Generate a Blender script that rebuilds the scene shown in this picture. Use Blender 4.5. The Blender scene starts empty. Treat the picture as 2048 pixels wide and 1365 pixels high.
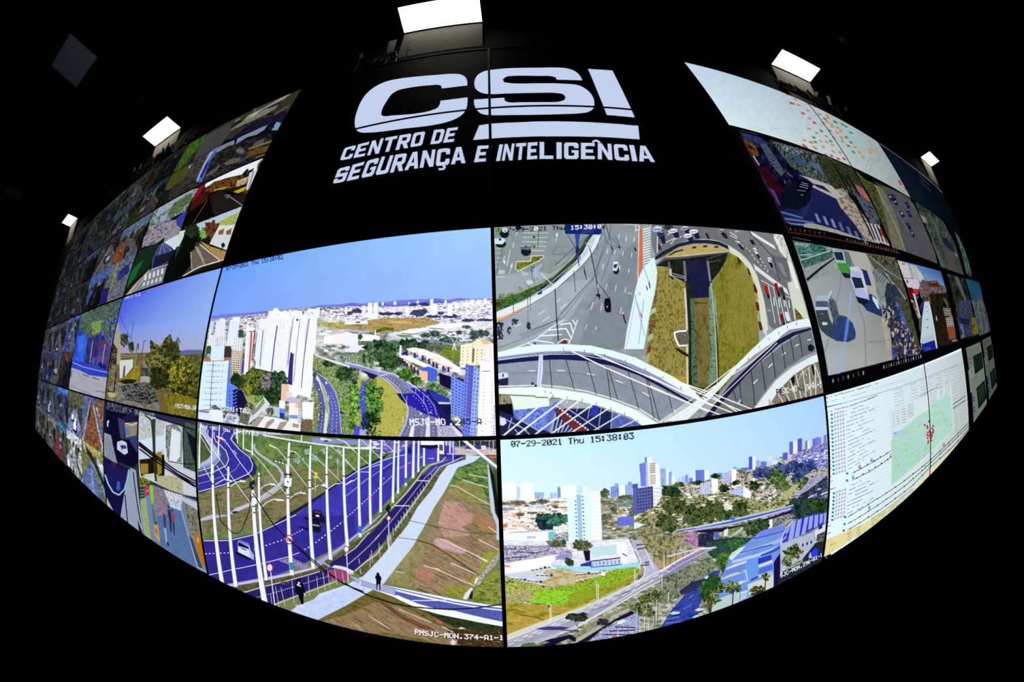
import bpy, bmesh, math, random
import numpy as np
from mathutils import Matrix, Vector

# ---------------------------------------------------------------- camera, world, exposure
SC = bpy.context.scene
COL = SC.collection
W = 1.21            # width of one video-wall monitor (m)
HR = 0.5625         # height / width of a monitor
TOP = 3.72          # height of the top edge of the video wall (m)
CEIL = 4.385        # ceiling height (m)
# lens and pose solved from the seams of the monitor wall (wall units, wall plane z=0)
LP = [0.0593171939667472, -1.744170633241393, -0.8777924489757775, 0.3323209122323564,
      0.05080748268445147, 0.03311337474221152, 777.167099819154, 0, 0.5625,
      -0.08040692847218991, 0.008787024408750304, -21.53900401735, -13.14378238987256]


def rotm(a, b, c):
    ca, sa, cb, sb, cc, sc = np.cos(a), np.sin(a), np.cos(b), np.sin(b), np.cos(c), np.sin(c)
    Rx = np.array([[1, 0, 0], [0, ca, -sa], [0, sa, ca]])
    Ry = np.array([[cb, 0, sb], [0, 1, 0], [-sb, 0, cb]])
    Rz = np.array([[cc, -sc, 0], [sc, cc, 0], [0, 0, 1]])
    return Rz @ Rx @ Ry


RM = rotm(*LP[3:6])
cd = bpy.data.cameras.new('camera')
cam = bpy.data.objects.new('camera', cd)
COL.objects.link(cam)
_b = lambda v: (v[0], v[2], v[1])
_r, _u, _f = _b(RM[0]), _b(RM[1]), _b(RM[2])
CAM = np.array([LP[0] * W, LP[2] * W, TOP + LP[1] * W])
cam.matrix_world = Matrix(((_r[0], _u[0], -_f[0], CAM[0]), (_r[1], _u[1], -_f[1], CAM[1]),
                           (_r[2], _u[2], -_f[2], CAM[2]), (0, 0, 0, 1)))
SC.camera = cam
cd.type = 'PANO'
cd.sensor_width = 36
cd.sensor_fit = 'HORIZONTAL'
cd.clip_start = 0.01
_po = cd if hasattr(cd, 'fisheye_polynomial_k0') else cd.cycles
_po.panorama_type = 'FISHEYE_LENS_POLYNOMIAL'
_po.fisheye_fov = math.radians(220)
for _k, _v in enumerate((0, 7.44623970e-02, -4.58127281e-04, 7.72659348e-05, -1.05878101e-06)):
    setattr(_po, 'fisheye_polynomial_k%d' % _k, -_v)
cd.shift_x = -LP[11] / 2048
cd.shift_y = LP[12] / 1365

wd = bpy.data.worlds.new('world')
SC.world = wd
wd.use_nodes = True
wd.node_tree.nodes['Background'].inputs[0].default_value = (0.01, 0.012, 0.015, 1)
wd.node_tree.nodes['Background'].inputs[1].default_value = 0.0
SC.view_settings.view_transform = 'Standard'
SC.view_settings.look = 'None'
SC.view_settings.exposure = 0
SC.view_settings.gamma = 1
SC.view_settings.use_curve_mapping = False

LAMP = 6.0         # brightness of the lit ceiling panels


# ---------------------------------------------------------------- materials
def mat(name, col, rough=0.6, noise=0.0, scale=30, spec=0.3, metal=0.0):
    m = bpy.data.materials.new(name)
    m.use_nodes = True
    nt = m.node_tree
    b = nt.nodes['Principled BSDF']
    b.inputs['Roughness'].default_value = rough
    b.inputs['Metallic'].default_value = metal
    b.inputs['Specular IOR Level'].default_value = spec
    tc = nt.nodes.new('ShaderNodeTexCoord')
    n = nt.nodes.new('ShaderNodeTexNoise')
    n.inputs['Scale'].default_value = scale
    n.inputs['Detail'].default_value = 4
    r = nt.nodes.new('ShaderNodeMixRGB')
    r.inputs[1].default_value = tuple(c * (1 - noise) for c in col) + (1,)
    r.inputs[2].default_value = tuple(min(1, c * (1 + noise)) for c in col) + (1,)
    nt.links.new(tc.outputs['Object'], n.inputs['Vector'])
    nt.links.new(n.outputs['Fac'], r.inputs[0])
    nt.links.new(r.outputs[0], b.inputs['Base Color'])
    return m


def emit(name, col, s):
    m = bpy.data.materials.new(name)
    m.use_nodes = True
    nt = m.node_tree
    nt.nodes.clear()
    o = nt.nodes.new('ShaderNodeOutputMaterial')
    e = nt.nodes.new('ShaderNodeEmission')
    e.inputs[0].default_value = col + (1,)
    e.inputs[1].default_value = s
    nt.links.new(e.outputs[0], o.inputs[0])
    return m


M = dict(
    housing=mat('monitor_housing', (.012, .012, .013), .5, .2, 60),
    bezel=mat('monitor_bezel', (.006, .006, .007), .45, .2, 80),
    panel=mat('screen_panel_black', (.0022, .0022, .0026), .6, .1, 20, .05),
    clad=mat('black_cladding', (.0035, .0035, .0035), .8, .3, 8, .05),
    wall=mat('dark_wall_paint', (.012, .013, .012), .9, .2, 3, .05),
    bulk=mat('bulkhead_paint', (.004, .004, .0036), .9, .2, 5, .05),
    ceil=mat('black_ceiling', (.0025, .0025, .0025), .95, .3, 10, .02),
    floor=mat('dark_carpet', (.003, .003, .003), 1, .4, 200, .0),
    frame=mat('lamp_frame_black', (.004, .004, .004), .6, .2, 40, .1),
    lit_patch=mat('lamp_lit_patch', (.22, .195, .155), .8, .1, 40, .1),  # for the added plates that stand for lamp-lit patches
    lit_patch_dark=mat('lamp_lit_patch_dark', (.085, .078, .062), .8, .1, 40, .1),  # darker copy for the longest added plate, where the lit patch is dimmer
    off=mat('unlit_diffuser', (.74, .80, .80), .7, .05, 20, .2),
    cable=mat('black_cable', (.003, .003, .003), .6, .2, 40, .1),
    tag=mat('cable_tag', (.30, .26, .18), .7, .2, 60, .1),
    plastic=mat('grey_plastic', (.05, .055, .06), .5, .05, 60, .3),
    plate=mat('socket_plastic', (.10, .09, .07), .5, .05, 60, .3),
)
M['lamp'] = emit('lamp_diffuser_lit', (1.0, .985, .90), LAMP)
ms = bpy.data.materials.new('screen_picture')
ms.use_nodes = True
_nt = ms.node_tree
_nt.nodes.clear()
_o = _nt.nodes.new('ShaderNodeOutputMaterial')
_e = _nt.nodes.new('ShaderNodeEmission')
_a = _nt.nodes.new('ShaderNodeVertexColor')
_a.layer_name = 'Picture'
_nt.links.new(_a.outputs[0], _e.inputs[0])
_nt.links.new(_e.outputs[0], _o.inputs[0])
M['pic'] = ms
try:
    ms.cycles.emission_sampling = 'NONE'
except Exception:
    pass


# ---------------------------------------------------------------- mesh helpers
def link(o, parent=None):
    COL.objects.link(o)
    if parent is not None:
        o.parent = parent
    return o


def mesh_obj(name, bm, m, parent=None):
    me = bpy.data.meshes.new(name)
    bm.to_mesh(me)
    bm.free()
    me.materials.append(m)
    return link(bpy.data.objects.new(name, me), parent)


def box(bm, x0, x1, y0, y1, z0, z1, bev=0):
    r = bmesh.ops.create_cube(bm, size=1)
    vs = r['verts']
    for v in vs:
        v.co = Vector((x0 + (v.co.x + .5) * (x1 - x0), y0 + (v.co.y + .5) * (y1 - y0), z0 + (v.co.z + .5) * (z1 - z0)))
    if bev:
        es = list({e for v in vs for e in v.link_edges})
        bmesh.ops.bevel(bm, geom=es, offset=bev, segments=2, affect='EDGES')
    return bm


def tube(bm, pts, r, seg=6):
    pts = [Vector(p) for p in pts]
    rings = []
    for i, p in enumerate(pts):
        t = (pts[min(i + 1, len(pts) - 1)] - pts[max(i - 1, 0)]).normalized()
        a = t.orthogonal().normalized()
        b = t.cross(a)
        rings.append([bm.verts.new(p + r * (math.cos(2 * math.pi * k / seg) * a + math.sin(2 * math.pi * k / seg) * b)) for k in range(seg)])
    for A, B in zip(rings, rings[1:]):
        for k in range(seg):
            try:
                bm.faces.new((A[k], A[(k + 1) % seg], B[(k + 1) % seg], B[k]))
            except ValueError:
                pass
    for R in (rings[0], rings[-1]):
        bm.faces.new(R)


def empty(name, loc, label, cat, group=None):
    o = bpy.data.objects.new(name, None)
    o.empty_display_size = .1
    o.location = loc
    COL.objects.link(o)
    o['label'] = label
    o['category'] = cat
    if group:
        o['group'] = group
    return o


def struct(name, bm, m):
    o = mesh_obj(name, bm, m)
    o['kind'] = 'structure'
    return o


# ---------------------------------------------------------------- painter for the pictures the screens show
_th = np.linspace(0.001, 1.72, 600)
_rr = LP[6] * (_th + LP[9] * _th ** 3 + LP[10] * _th ** 5)


def unproj(P):
    """photo pixel -> wall coordinates (u: monitor widths, v: monitor rows)"""
    P = np.asarray(P, float).reshape(-1, 2)
    x = P[:, 0] - 1024 - LP[11]
    y = -(P[:, 1] - 682.5 - LP[12])
    r = np.hypot(x, y) + 1e-9
    t = np.interp(r, _rr, _th)
    d = np.stack([np.sin(t) * x / r, np.sin(t) * y / r, np.cos(t)], 1) @ RM
    s = -LP[2] / np.maximum(d[:, 2], 1e-4)
    return np.stack([LP[0] + s * d[:, 0], -(LP[1] + s * d[:, 1]) / HR], 1)


def proj(U, V):
    X = np.stack([U, -V * HR, 0 * U], -1) - np.array(LP[:3])
    d = X @ RM.T
    n = np.linalg.norm(d, axis=-1)
    th = np.arccos(d[..., 2] / n)
    r = LP[6] * (th + LP[9] * th ** 3 + LP[10] * th ** 5)
    q = np.hypot(d[..., 0], d[..., 1]) + 1e-9
    return 1024 + LP[11] + r * d[..., 0] / q, 682.5 + LP[12] - r * d[..., 1] / q


def vnoise(x, y, seed=0):
    xi = np.floor(x).astype(np.int64)
    yi = np.floor(y).astype(np.int64)
    fx, fy = x - xi, y - yi
    fx = fx * fx * (3 - 2 * fx)
    fy = fy * fy * (3 - 2 * fy)

    def h(a, b):
        n = (a * 374761393 + b * 668265263 + seed * 974634777) & 0xffffffff
        n = ((n ^ (n >> 13)) * 1274126177) & 0xffffffff
        return ((n ^ (n >> 16)) & 0xffff) / 65535.
    return (h(xi, yi) * (1 - fx) + h(xi + 1, yi) * fx) * (1 - fy) + (h(xi, yi + 1) * (1 - fx) + h(xi + 1, yi + 1) * fx) * fy


def hexc(c):
    if not isinstance(c, str):
        return np.array(c, float)
    if len(c) == 3:
        return np.array([int(k, 16) * 17 for k in c], float) / 255
    return np.array([int(c[i:i + 2], 16) for i in (0, 2, 4)], float) / 255


F57 = {}
for _s in '''0 3E5149453E|1 00427F4000|2 4261514946|3 2141454B31|4 1814127F10|5 2745454539|6 3C4A494930|7 0171090503|8 3649494936|9 064949291E|: 0036360000|- 0808080808|. 0060600000|A 7E1111117E|B 7F49494936|C 3E41414122|D 7F4141221C|E 7F49494941|F 7F09090901|G 3E4149497A|H 7F0808087F|I 00417F4100|J 2040413F01|K 7F08142241|L 7F40404040|M 7F020C027F|N 7F0408107F|O 3E4141413E|P 7F09090906|R 7F09192946|S 4649494931|T 01017F0101|U 3F4040403F|V 1F2040201F|W 3F4038403F|X 6314081463|Z 6151494543|a 2054545478|e 3854545418|h 7F08040478|i 00447D4000|l 00417F4000|m 7C04180478|n 7C08040478|o 3844444438|r 7C08040408|s 4854545420|t 043F444020|u 3C4040207C|d 384444487F|q 081414187C|b 7F48444438|c 3844444420|y 0C5050503C|p 7C14141408|v 1C2040201C'''.split('|'):
    F57[_s[0]] = [int(_s[2 + 2 * i:4 + 2 * i], 16) for i in range(5)]


class Canvas:
    def __init__(s, u0, u1, v0, v1, nx, ny, base='000'):
        s.u0, s.u1, s.v0, s.v1, s.nx, s.ny = u0, u1, v0, v1, nx, ny
        s.U, s.V = np.meshgrid(np.linspace(u0, u1, nx), np.linspace(v0, v1, ny))
        s.X, s.Y = proj(s.U, s.V)
        s.C = np.zeros((ny, nx, 3)) + hexc(base)
        s.o = (0, 0, 1)


cv = None
allcv = []


def canvas(*a, **k):
    global cv
    cv = Canvas(*a, **k)
    allcv.append(cv)
    return cv


def T(x0, y0, k):
    """following coordinates are read in a crop of the photo whose corner is x0,y0 and scale k"""
    cv.o = (x0, y0, k)


def PX(pts):
    P = np.asarray(pts, float).reshape(-1, 2)
    return P / cv.o[2] + np.array(cv.o[:2])


def G(Q):
    """photo px -> fractional grid coordinates of the canvas"""
    w = unproj(Q)
    return np.stack([(w[:, 0] - cv.u0) / (cv.u1 - cv.u0) * (cv.nx - 1), (w[:, 1] - cv.v0) / (cv.v1 - cv.v0) * (cv.ny - 1)], 1)


def fillg(g, col, a=1.0, n=None, fn=None):
    """fill polygon g (grid coords). n=(amplitude, scale px[, seed, stretch]) adds mottling"""
    x0 = max(0, int(np.floor(g[:, 0].min())))
    x1 = min(cv.nx, int(np.ceil(g[:, 0].max())) + 1)
    y0 = max(0, int(np.floor(g[:, 1].min())))
    y1 = min(cv.ny, int(np.ceil(g[:, 1].max())) + 1)
    if x1 <= x0 or y1 <= y0:
        return
    xs = np.arange(x0, x1)[None, :]
    acc = np.zeros((y1 - y0, x1 - x0))
    xa, ya = g[:, 0], g[:, 1]
    xb, yb = np.roll(xa, -1), np.roll(ya, -1)
    for sub in (-.25, .25):
        ys = np.arange(y0, y1)[:, None] + sub
        m = np.zeros((y1 - y0, x1 - x0), int)
        cov = np.zeros((y1 - y0, x1 - x0))
        for i in range(len(xa)):
            if ya[i] == yb[i]:
                continue
            c = (ya[i] > ys) != (yb[i] > ys)
            if not c.any():
                continue
            xi = xa[i] + (ys - ya[i]) * (xb[i] - xa[i]) / (yb[i] - ya[i])
            sg = 1 if yb[i] > ya[i] else -1
            cov += sg * np.where(c, np.clip(xi - xs + .5, 0, 1), 0)
        acc += np.clip(np.abs(cov), 0, 1) * .5
    _paint(slice(y0, y1), slice(x0, x1), acc * a, col, n, fn)


def _paint(sy, sx, acc, col, n=None, fn=None):
    C = cv.C[sy, sx]
    if fn is not None:
        src = fn(cv.X[sy, sx], cv.Y[sy, sx])
    else:
        src = hexc(col)
        if n:
            sd = n[2] if len(n) > 2 else 0
            st = n[3] if len(n) > 3 else (1, 1)
            X, Y = cv.X[sy, sx] / n[1] / st[0], cv.Y[sy, sx] / n[1] / st[1]
            v = .6 * vnoise(X, Y, sd) + .4 * vnoise(X * 2.3, Y * 2.3, sd + 5)
            src = src * (1 + (v[..., None] - .5) * 2 * n[0])
    cv.C[sy, sx] = C + (src - C) * acc[..., None]


def p(col, *pts, a=1.0, n=None, fn=None):
    fillg(G(PX(pts)), col, a, n, fn)


def l(col, w, *pts, a=1.0):
    """polyline, w in photo px"""
    Q = PX(pts)
    for A, B in zip(Q, Q[1:]):
        d = B - A
        L = math.hypot(*d)
        if L < 1e-6:
            continue
        d = d / L
        nn = np.array([-d[1], d[0]]) * w / 2
        k = max(1, int(L / 60))
        for i in range(k):
            s, e = A + d * L * i / k, A + d * (L * (i + 1) / k + .15 * w)
            fillg(G([s + nn, e + nn, e - nn, s - nn]), col, a)


def dash(col, w, on, off, *pts, a=1.0):
    """dashed polyline; on/off in tile units growing from the first pair to the last"""
    Q = np.asarray(pts, float).reshape(-1, 2)
    seg = np.hypot(*(Q[1:] - Q[:-1]).T)
    cum = np.r_[0, np.cumsum(seg)]
    t = 0
    at = lambda s: (np.interp(s, cum, Q[:, 0]), np.interp(s, cum, Q[:, 1]))
    while t < cum[-1]:
        e = min(t + on, cum[-1])
        l(col, w, *at(t), *at(e), a=a)
        t += on + off


def el(col, cx, cy, rx, ry, rot=0, a=1.0, n=None, k=20):
    t = np.linspace(0, 2 * np.pi, k, endpoint=False)
    c, s = math.cos(rot), math.sin(rot)
    x, y = rx * np.cos(t), ry * np.sin(t)
    p(col, *np.stack([cx + x * c - y * s, cy + x * s + y * c], 1).ravel(), a=a, n=n)


def homog(q):
    """homography from quad corners TL TR BR BL (grid coords) to the unit square"""
    A, b = [], []
    for (x, y), (X, Y) in zip(q, [(0, 0), (1, 0), (1, 1), (0, 1)]):
        A += [[x, y, 1, 0, 0, 0, -X * x, -X * y], [0, 0, 0, x, y, 1, -Y * x, -Y * y]]
        b += [X, Y]
    h = np.linalg.solve(np.array(A) + 1e-12, np.array(b, float))
    return np.r_[h, 1].reshape(3, 3)


def quad(pts, fn, px=True):
    """fn(s, t) -> (colour array, alpha array), painted inside the quad TL TR BR BL"""
    g = G(PX(pts))
    x0, y0 = np.floor(g.min(0)).astype(int)
    x1, y1 = np.ceil(g.max(0)).astype(int) + 1
    x0, y0, x1, y1 = max(0, x0), max(0, y0), min(cv.nx, x1), min(cv.ny, y1)
    if x1 <= x0 or y1 <= y0:
        return
    H = homog(g)
    xs, ys = np.meshgrid(np.arange(x0, x1), np.arange(y0, y1))
    w = H[2, 0] * xs + H[2, 1] * ys + H[2, 2]
    s = (H[0, 0] * xs + H[0, 1] * ys + H[0, 2]) / w
    t = (H[1, 0] * xs + H[1, 1] * ys + H[1, 2]) / w
    c, a = fn(s, t)
    a = a * ((s >= 0) & (s <= 1) & (t >= 0) & (t <= 1))
    C = cv.C[y0:y1, x0:x1]
    cv.C[y0:y1, x0:x1] = C + (c - C) * a[..., None]


def bld(col, nx, ny, wc, fx, fy, *pts, seed=0, drop=0.0):
    """facade with a grid of nx x ny windows"""
    c0, c1 = hexc(col), hexc(wc)

    def fn(s, t):
        a, b = s * nx, t * ny
        m = (np.abs(a % 1 - .5) < fx / 2) & (np.abs(b % 1 - .5) < fy / 2)
        if drop:
            m &= vnoise(np.floor(a) + .0, np.floor(b) + .0, seed) > drop
        return np.where(m[..., None], c1, c0), np.ones(s.shape)
    quad(pts, fn)


def grad(c00, c10, c11, c01, *pts, n=0.0, ns=40):
    c = [hexc(k) for k in (c00, c10, c11, c01)]
    g = G(PX(pts))
    H = homog(g)
    gx, gy = np.meshgrid(np.arange(cv.nx), np.arange(cv.ny))
    x0, y0 = np.maximum(np.floor(g.min(0)).astype(int), 0)
    x1, y1 = np.minimum(np.ceil(g.max(0)).astype(int) + 1, (cv.nx, cv.ny))
    xs, ys = gx[y0:y1, x0:x1], gy[y0:y1, x0:x1]
    w = H[2, 0] * xs + H[2, 1] * ys + H[2, 2]
    s = np.clip((H[0, 0] * xs + H[0, 1] * ys + H[0, 2]) / w, 0, 1)[..., None]
    t = np.clip((H[1, 0] * xs + H[1, 1] * ys + H[1, 2]) / w, 0, 1)[..., None]
    col = (c[0] * (1 - s) + c[1] * s) * (1 - t) + (c[3] * (1 - s) + c[2] * s) * t
    if n:
        v = vnoise(cv.X[y0:y1, x0:x1] / ns, cv.Y[y0:y1, x0:x1] / ns, 3)
        col = col * (1 + (v[..., None] - .5) * 2 * n)
    fillg(g, 'fff', fn=lambda X, Y: col[:X.shape[0], :X.shape[1]])


def tree(cols, cx, cy, rx, ry, seed=0, s=2.2, dens=1.0, a=1.0):
    """a leafy blob: noisy outline, mottled from the palette (dark to light)"""
    t = np.linspace(0, 2 * np.pi, 28, endpoint=False)
    seed = abs(int(seed))
    rs = np.random.RandomState(seed)
    k = 1 + .16 * rs.randn(28)
    g = G(PX(np.stack([cx + rx * k * np.cos(t), cy + ry * k * np.sin(t)], 1)))
    P = np.array([hexc(c) for c in cols])

    def fn(X, Y):
        v = .55 * vnoise(X / s, Y / s, seed) + .45 * vnoise(X / s / 2.7, Y / s / 2.7, seed + 9)
        v = np.clip((v - .22) / .56, 0, .999) * (len(P) - 1)
        i = v.astype(int)
        f = (v - i)[..., None]
        return P[i] * (1 - f) + P[np.minimum(i + 1, len(P) - 1)] * f
    if dens < 1:
        x0, y0 = np.maximum(np.floor(g.min(0)).astype(int), 0)
        x1, y1 = np.minimum(np.ceil(g.max(0)).astype(int) + 1, (cv.nx, cv.ny))
        if x1 <= x0 or y1 <= y0:
            return
        X, Y = cv.X[y0:y1, x0:x1], cv.Y[y0:y1, x0:x1]
        old = cv.C[y0:y1, x0:x1].copy()
        fillg(g, 'fff', a, fn=fn)
        m = vnoise(X / s, Y / s, seed + 33) > dens
        cv.C[y0:y1, x0:x1][m] = old[m]
    else:
        fillg(g, 'fff', a, fn=fn)


def tex(cols, s, *pts, seed=0, st=(1, 1), a=1.0, rot=0.0, bias=0.0):
    """polygon filled with palette speckle; s = grain in px, st stretches it, rot turns it"""
    P = np.array([hexc(c) for c in cols])
    cr, sr = math.cos(rot), math.sin(rot)

    def fn(X, Y):
        x, y = (X * cr + Y * sr) / s / st[0], (-X * sr + Y * cr) / s / st[1]
        v = .55 * vnoise(x, y, seed) + .45 * vnoise(x * 2.7, y * 2.7, seed + 9)
        v = np.clip((v - .22 + bias) / .56, 0, .999) * (len(P) - 1)
        i = v.astype(int)
        f = (v - i)[..., None]
        return P[i] * (1 - f) + P[np.minimum(i + 1, len(P) - 1)] * f
    fillg(G(PX(pts)), 'fff', a, fn=fn)


def scat(n, cols, w0, w1, h0, h1, *pts, seed=0, sl=0.0, a=1.0):
    """n small house-like patches inside a polygon; w,h in photo px; sl slope"""
    Q = PX(pts)
    seed = abs(int(seed))
    rs = np.random.RandomState(seed)
    lo, hi = Q.min(0), Q.max(0)
    P = [hexc(c) for c in cols]
    xa, ya = Q[:, 0], Q[:, 1]
    xb, yb = np.roll(xa, -1), np.roll(ya, -1)
    k = 0
    for _ in range(n * 4):
        x, y = lo + rs.rand(2) * (hi - lo)
        c = ((ya > y) != (yb > y))
        if (c & (x < xa + (y - ya) * (xb - xa) / np.where(yb == ya, 1, yb - ya))).sum() % 2 == 0:
            continue
        w, h = w0 + rs.rand() * (w1 - w0), h0 + rs.rand() * (h1 - h0)
        fillg(G([(x, y), (x + w, y + w * sl), (x + w, y + h + w * sl), (x, y + h)]), P[rs.randint(len(P))], a)
        k += 1
        if k >= n:
            break


def tx(s, col, *pts, hc=None, a=1.0):
    """text in the 5x7 on-screen-display face, quad TL TR BR BL"""
    n = len(s)
    gl = np.zeros((7, n * 6), bool)
    for i, ch in enumerate(s):
        for k, b in enumerate(F57.get(ch, [0] * 5)):
            for r in range(7):
                gl[r, i * 6 + k] = b >> r & 1
    c = hexc(col)
    gs = np.kron(gl, np.ones((4, 4)))
    k = np.pad(gs, 1)
    gs = sum(k[i:i + gs.shape[0], j:j + gs.shape[1]] for i in range(3) for j in range(3)) / 9
    gs = np.clip(gs * 2.2, 0, 1)
    if hc is not None:
        h = hexc(hc)

        def f2(s_, t):
            x = np.clip((s_ * (n * 6 - 1) - .35).astype(int), 0, n * 6 - 1)
            y = np.clip((t * 7 - .35).astype(int), 0, 6)
            return h + 0 * s_[..., None], gl[y, x] * a
        quad(pts, f2)

    def fn(s_, t):
        x = np.clip((s_ * (n * 6 - 1) * 4).astype(int), 0, n * 24 - 1)
        y = np.clip((t * 28).astype(int), 0, 27)
        return c + 0 * s_[..., None], gs[y, x] * a
    quad(pts, fn)


def fake(col, rows, *pts, seed=0, cov=.5, a=.8, cs=14, wl=None):
    """rows of tiny unreadable words (too small to read in the photo)"""
    c = hexc(col)

    def fn(s, t):
        y = t * rows
        m = (y % 1 > .3) & (y % 1 < .75)
        v = vnoise(s * cs * 3, np.floor(y) * 7.3, seed)
        m &= vnoise(s * cs, np.floor(y) * 3.1, seed + 2) < cov + .15
        if wl:
            m &= s < wl * (.5 + .5 * vnoise(0 * s, np.floor(y) * 5.7, seed + 4))
        return c + 0 * s[..., None], a * m * (.35 + .65 * v)
    quad(pts, fn)


# ================================================================ picture: towers and motorway,blue sky
def pic_towers():
    canvas(-1,0,2,3,860,484,'bde')
    T(0,0,1)
    p('80a8fa',440,520,446,640,420,660,395,700)
    grad('4c86f4','a6d2ff','a4c8ff','6f97f5',446,530,988,448,992,600,425,640,n=.02)
    grad('5f9bfa','9accff','a0c8ff','7fb0fc',470,528,900,462,900,560,480,590,n=.015)
    grad('5f9bfa','a8d6ff','9ec2ff','7f9ff8',438,528,996,440,998,606,415,645,n=.015)
    # hills
    T(390,540,6.606)
    p('7080e6',225,612,400,585,640,575,960,545,1180,530,1330,505,1500,505,1650,470,1900,460,2048,445,2048,520,1200,560,700,630,215,665)
    T(690,570,6.606)
    p('767ee6',0,250,90,238,250,250,360,228,560,228,700,205,860,198,1040,190,1210,178,1350,200,1500,174,1640,185,1980,180,1980,330,0,330,n=(.1,8))
    p('5a60cc',0,262,200,262,300,290,460,262,700,262,900,245,1120,215,1400,225,1960,185,1980,260,0,300,a=.7)
    # ground: town
    tex(['48604c','7c8c74','b0b4b0','dcdce8'],6,0,330,1980,330,1990,2048,-2048,2048,-2048,600,0,500,seed=1,st=(2,1))
    tex(['5c5880','9896b4','d8d8ee','fff','f4f4ff'],2.4,0,285,700,290,1000,262,1300,240,1600,200,1975,190,1990,700,1500,760,900,700,0,470,seed=3,st=(1.6,.7))
    T(390,540,6.606)
    tex(['4c5068','84849c','b8b8c8','ececf4'],2.2,210,660,480,625,970,575,1300,520,1700,495,2048,490,2048,720,1600,800,700,900,170,1100,seed=4,st=(1.5,.8))
    tex(['a0a894','c8ccc0','f0f0fc'],4,1590,640,2048,640,2048,1000,1560,1000,seed=4,st=(2.5,.7))
    tex(['909440','b8a868','d8d0a0'],3,1620,700,1760,700,2048,690,2048,790,1800,780,1620,740,seed=4,st=(2.5,.7))
    scat(30,['fff','f4f0ff','dde','80906c','c4dcf4'],5,16,2,6,1590,760,2048,800,2048,1080,1560,1060,seed=66,sl=.12)
    p('fff4fa',1830,850,2048,830,2048,990,1810,980)
    p('fff',1710,880,1830,860,1810,980,1700,980)
    scat(130,['fff','eef','fde','d8c8c8'],2,6,1,2.4,600,660,980,600,980,750,620,800,seed=5,sl=-.1)
    scat(120,['fff','fff','eef','fed'],2,7,1,2.6,1660,540,2048,500,2048,660,1700,660,seed=6,sl=-.05)
    tex(['284030','385040','507058'],2,580,800,640,790,650,900,600,900,560,850,seed=2)
    T(690,570,6.606)
    # bands of trees and roofs on the horizon
    scat(420,['fff','fff','f4f4ff','fee','dde'],2,8,1,3,0,320,500,290,1000,290,1400,240,1975,200,1980,480,1200,400,600,410,0,400,seed=7,sl=-.05)
    for q in ((50,380,60,25),(160,350,80,28),(560,385,110,22),(700,385,60,20),(960,375,90,42),(1030,350,80,30),(1260,375,45,20),(900,265,60,20),(1050,258,70,22),(1150,420,100,20),(1400,420,120,25),(1620,470,80,20),(1850,465,120,18)):
        tree(['30285c','3c3c60','4c5070'],*q,seed=int(q[0]),s=2)
    for (x,y,w,h) in ((230,280,40,120),(305,240,60,150),(378,238,62,150),(640,225,38,42),(485,235,30,40),(800,290,50,115),(1120,190,45,60),(1130,250,90,130),(1350,250,70,160),(1450,240,60,70),(1560,230,90,60),(1650,195,60,70),(1740,195,60,70),(1830,180,45,80),(945,215,30,30),(835,232,20,28),(0,300,35,90),(1310,205,30,40),(250,385,190,50)):
        p('f8fcff',x,y,x + w,y - 4,x + w - 3,y + h,x,y + h)
        l('b8b8dc',.7,x + w,y + 6,x + w - 2,y + h)
    # open ochre field
    tex(['847434','a8904c','c8a874','b49460','94884c'],3.2,300,470,560,440,1100,440,1200,480,1260,500,1040,560,700,620,400,640,300,600,0,575,0,545,120,525,310,520,seed=8,st=(3,.7))
    p('ecc8a0',560,470,860,480,900,510,620,515,a=.6)
    tex(['2c4418','50681c','7a8030'],2,520,560,640,570,650,615,560,600,400,640,390,610,seed=9)
    p('b8bcd8',0,590,330,610,320,635,0,620)
    for q in ((0,640,175,165),(0,475,130,50),(130,470,170,50)):
        p('f4f6ff',q[0],q[1],q[0] + q[2],q[1] + 8,q[0] + q[2],q[1] + q[3],q[0],q[1] + q[3])
    p('fff',190,650,300,655,460,680,455,740,200,745)
    p('fff',395,600,410,602,410,668,395,668)
    tree(['1c3420','2c5434','4a7048'],205,690,28,40,seed=3)
    p('345',145,488,205,488,205,506,145,506)
    # mid ground of sheds,streets and trees on the right
    tex(['e8ecff','fff','c8c8e0','fff'],3,720,620,1100,560,1500,500,1975,480,1985,700,1500,700,1000,690,650,690,560,660,seed=11,st=(2.5,.6))
    p('fff',730,625,850,585,1090,570,1100,605,900,650,735,640)
    p('6a6080',740,638,900,650,1100,606,1100,612,900,662,740,648)
    p('fff',1110,565,1240,520,1500,505,1700,515,1760,545,1300,580)
    p('5c5878',1110,570,1300,580,1300,588,1110,580)
    scat(120,['fff','7a8870','60587c','dde','c0b0a0','446048'],2,8,1,3,1000,640,1500,590,1980,560,1980,700,1500,690,1000,700,seed=12,sl=.1)
    for q in ((1180,650,70,50),(1500,635,40,30),(1370,730,150,50),(1780,640,140,45),(1600,560,70,25),(1700,700,60,30),(1060,670,70,30)):
        tree(['182c28','2c4440','4c6458','6c8068'],*q,seed=int(q[0]),s=2)
    p('d8d8f4',600,660,760,690,1000,730,1530,800,1530,820,1000,760,700,715,600,690)
    p('8488d0',960,715,1200,740,1530,800,1528,815,1200,762,960,735)
    tex(['587838','7c9848','a8b870'],3,660,660,860,665,900,690,760,700,seed=1)
    tex(['3e5c20','68802c','8c9844','5c7830'],3,1050,760,1200,760,1530,820,1520,1020,1400,1010,1150,860,1000,800,seed=13,st=(2,1))
    for (x,y,w,h) in ((60,800,260,60),(0,840,220,70)):
        p('eef',x,y,x + w,y,x + w - 60,y + h,x,y + h)
    # forest behind the row houses
    tree(['0c1c14','1c3824','38583c','58785c','6c8068'],480,830,240,120,seed=21,s=2)
    tree(['0c1c14','1c3824','38583c','58785c'],840,790,120,80,seed=22,s=2)
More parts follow.
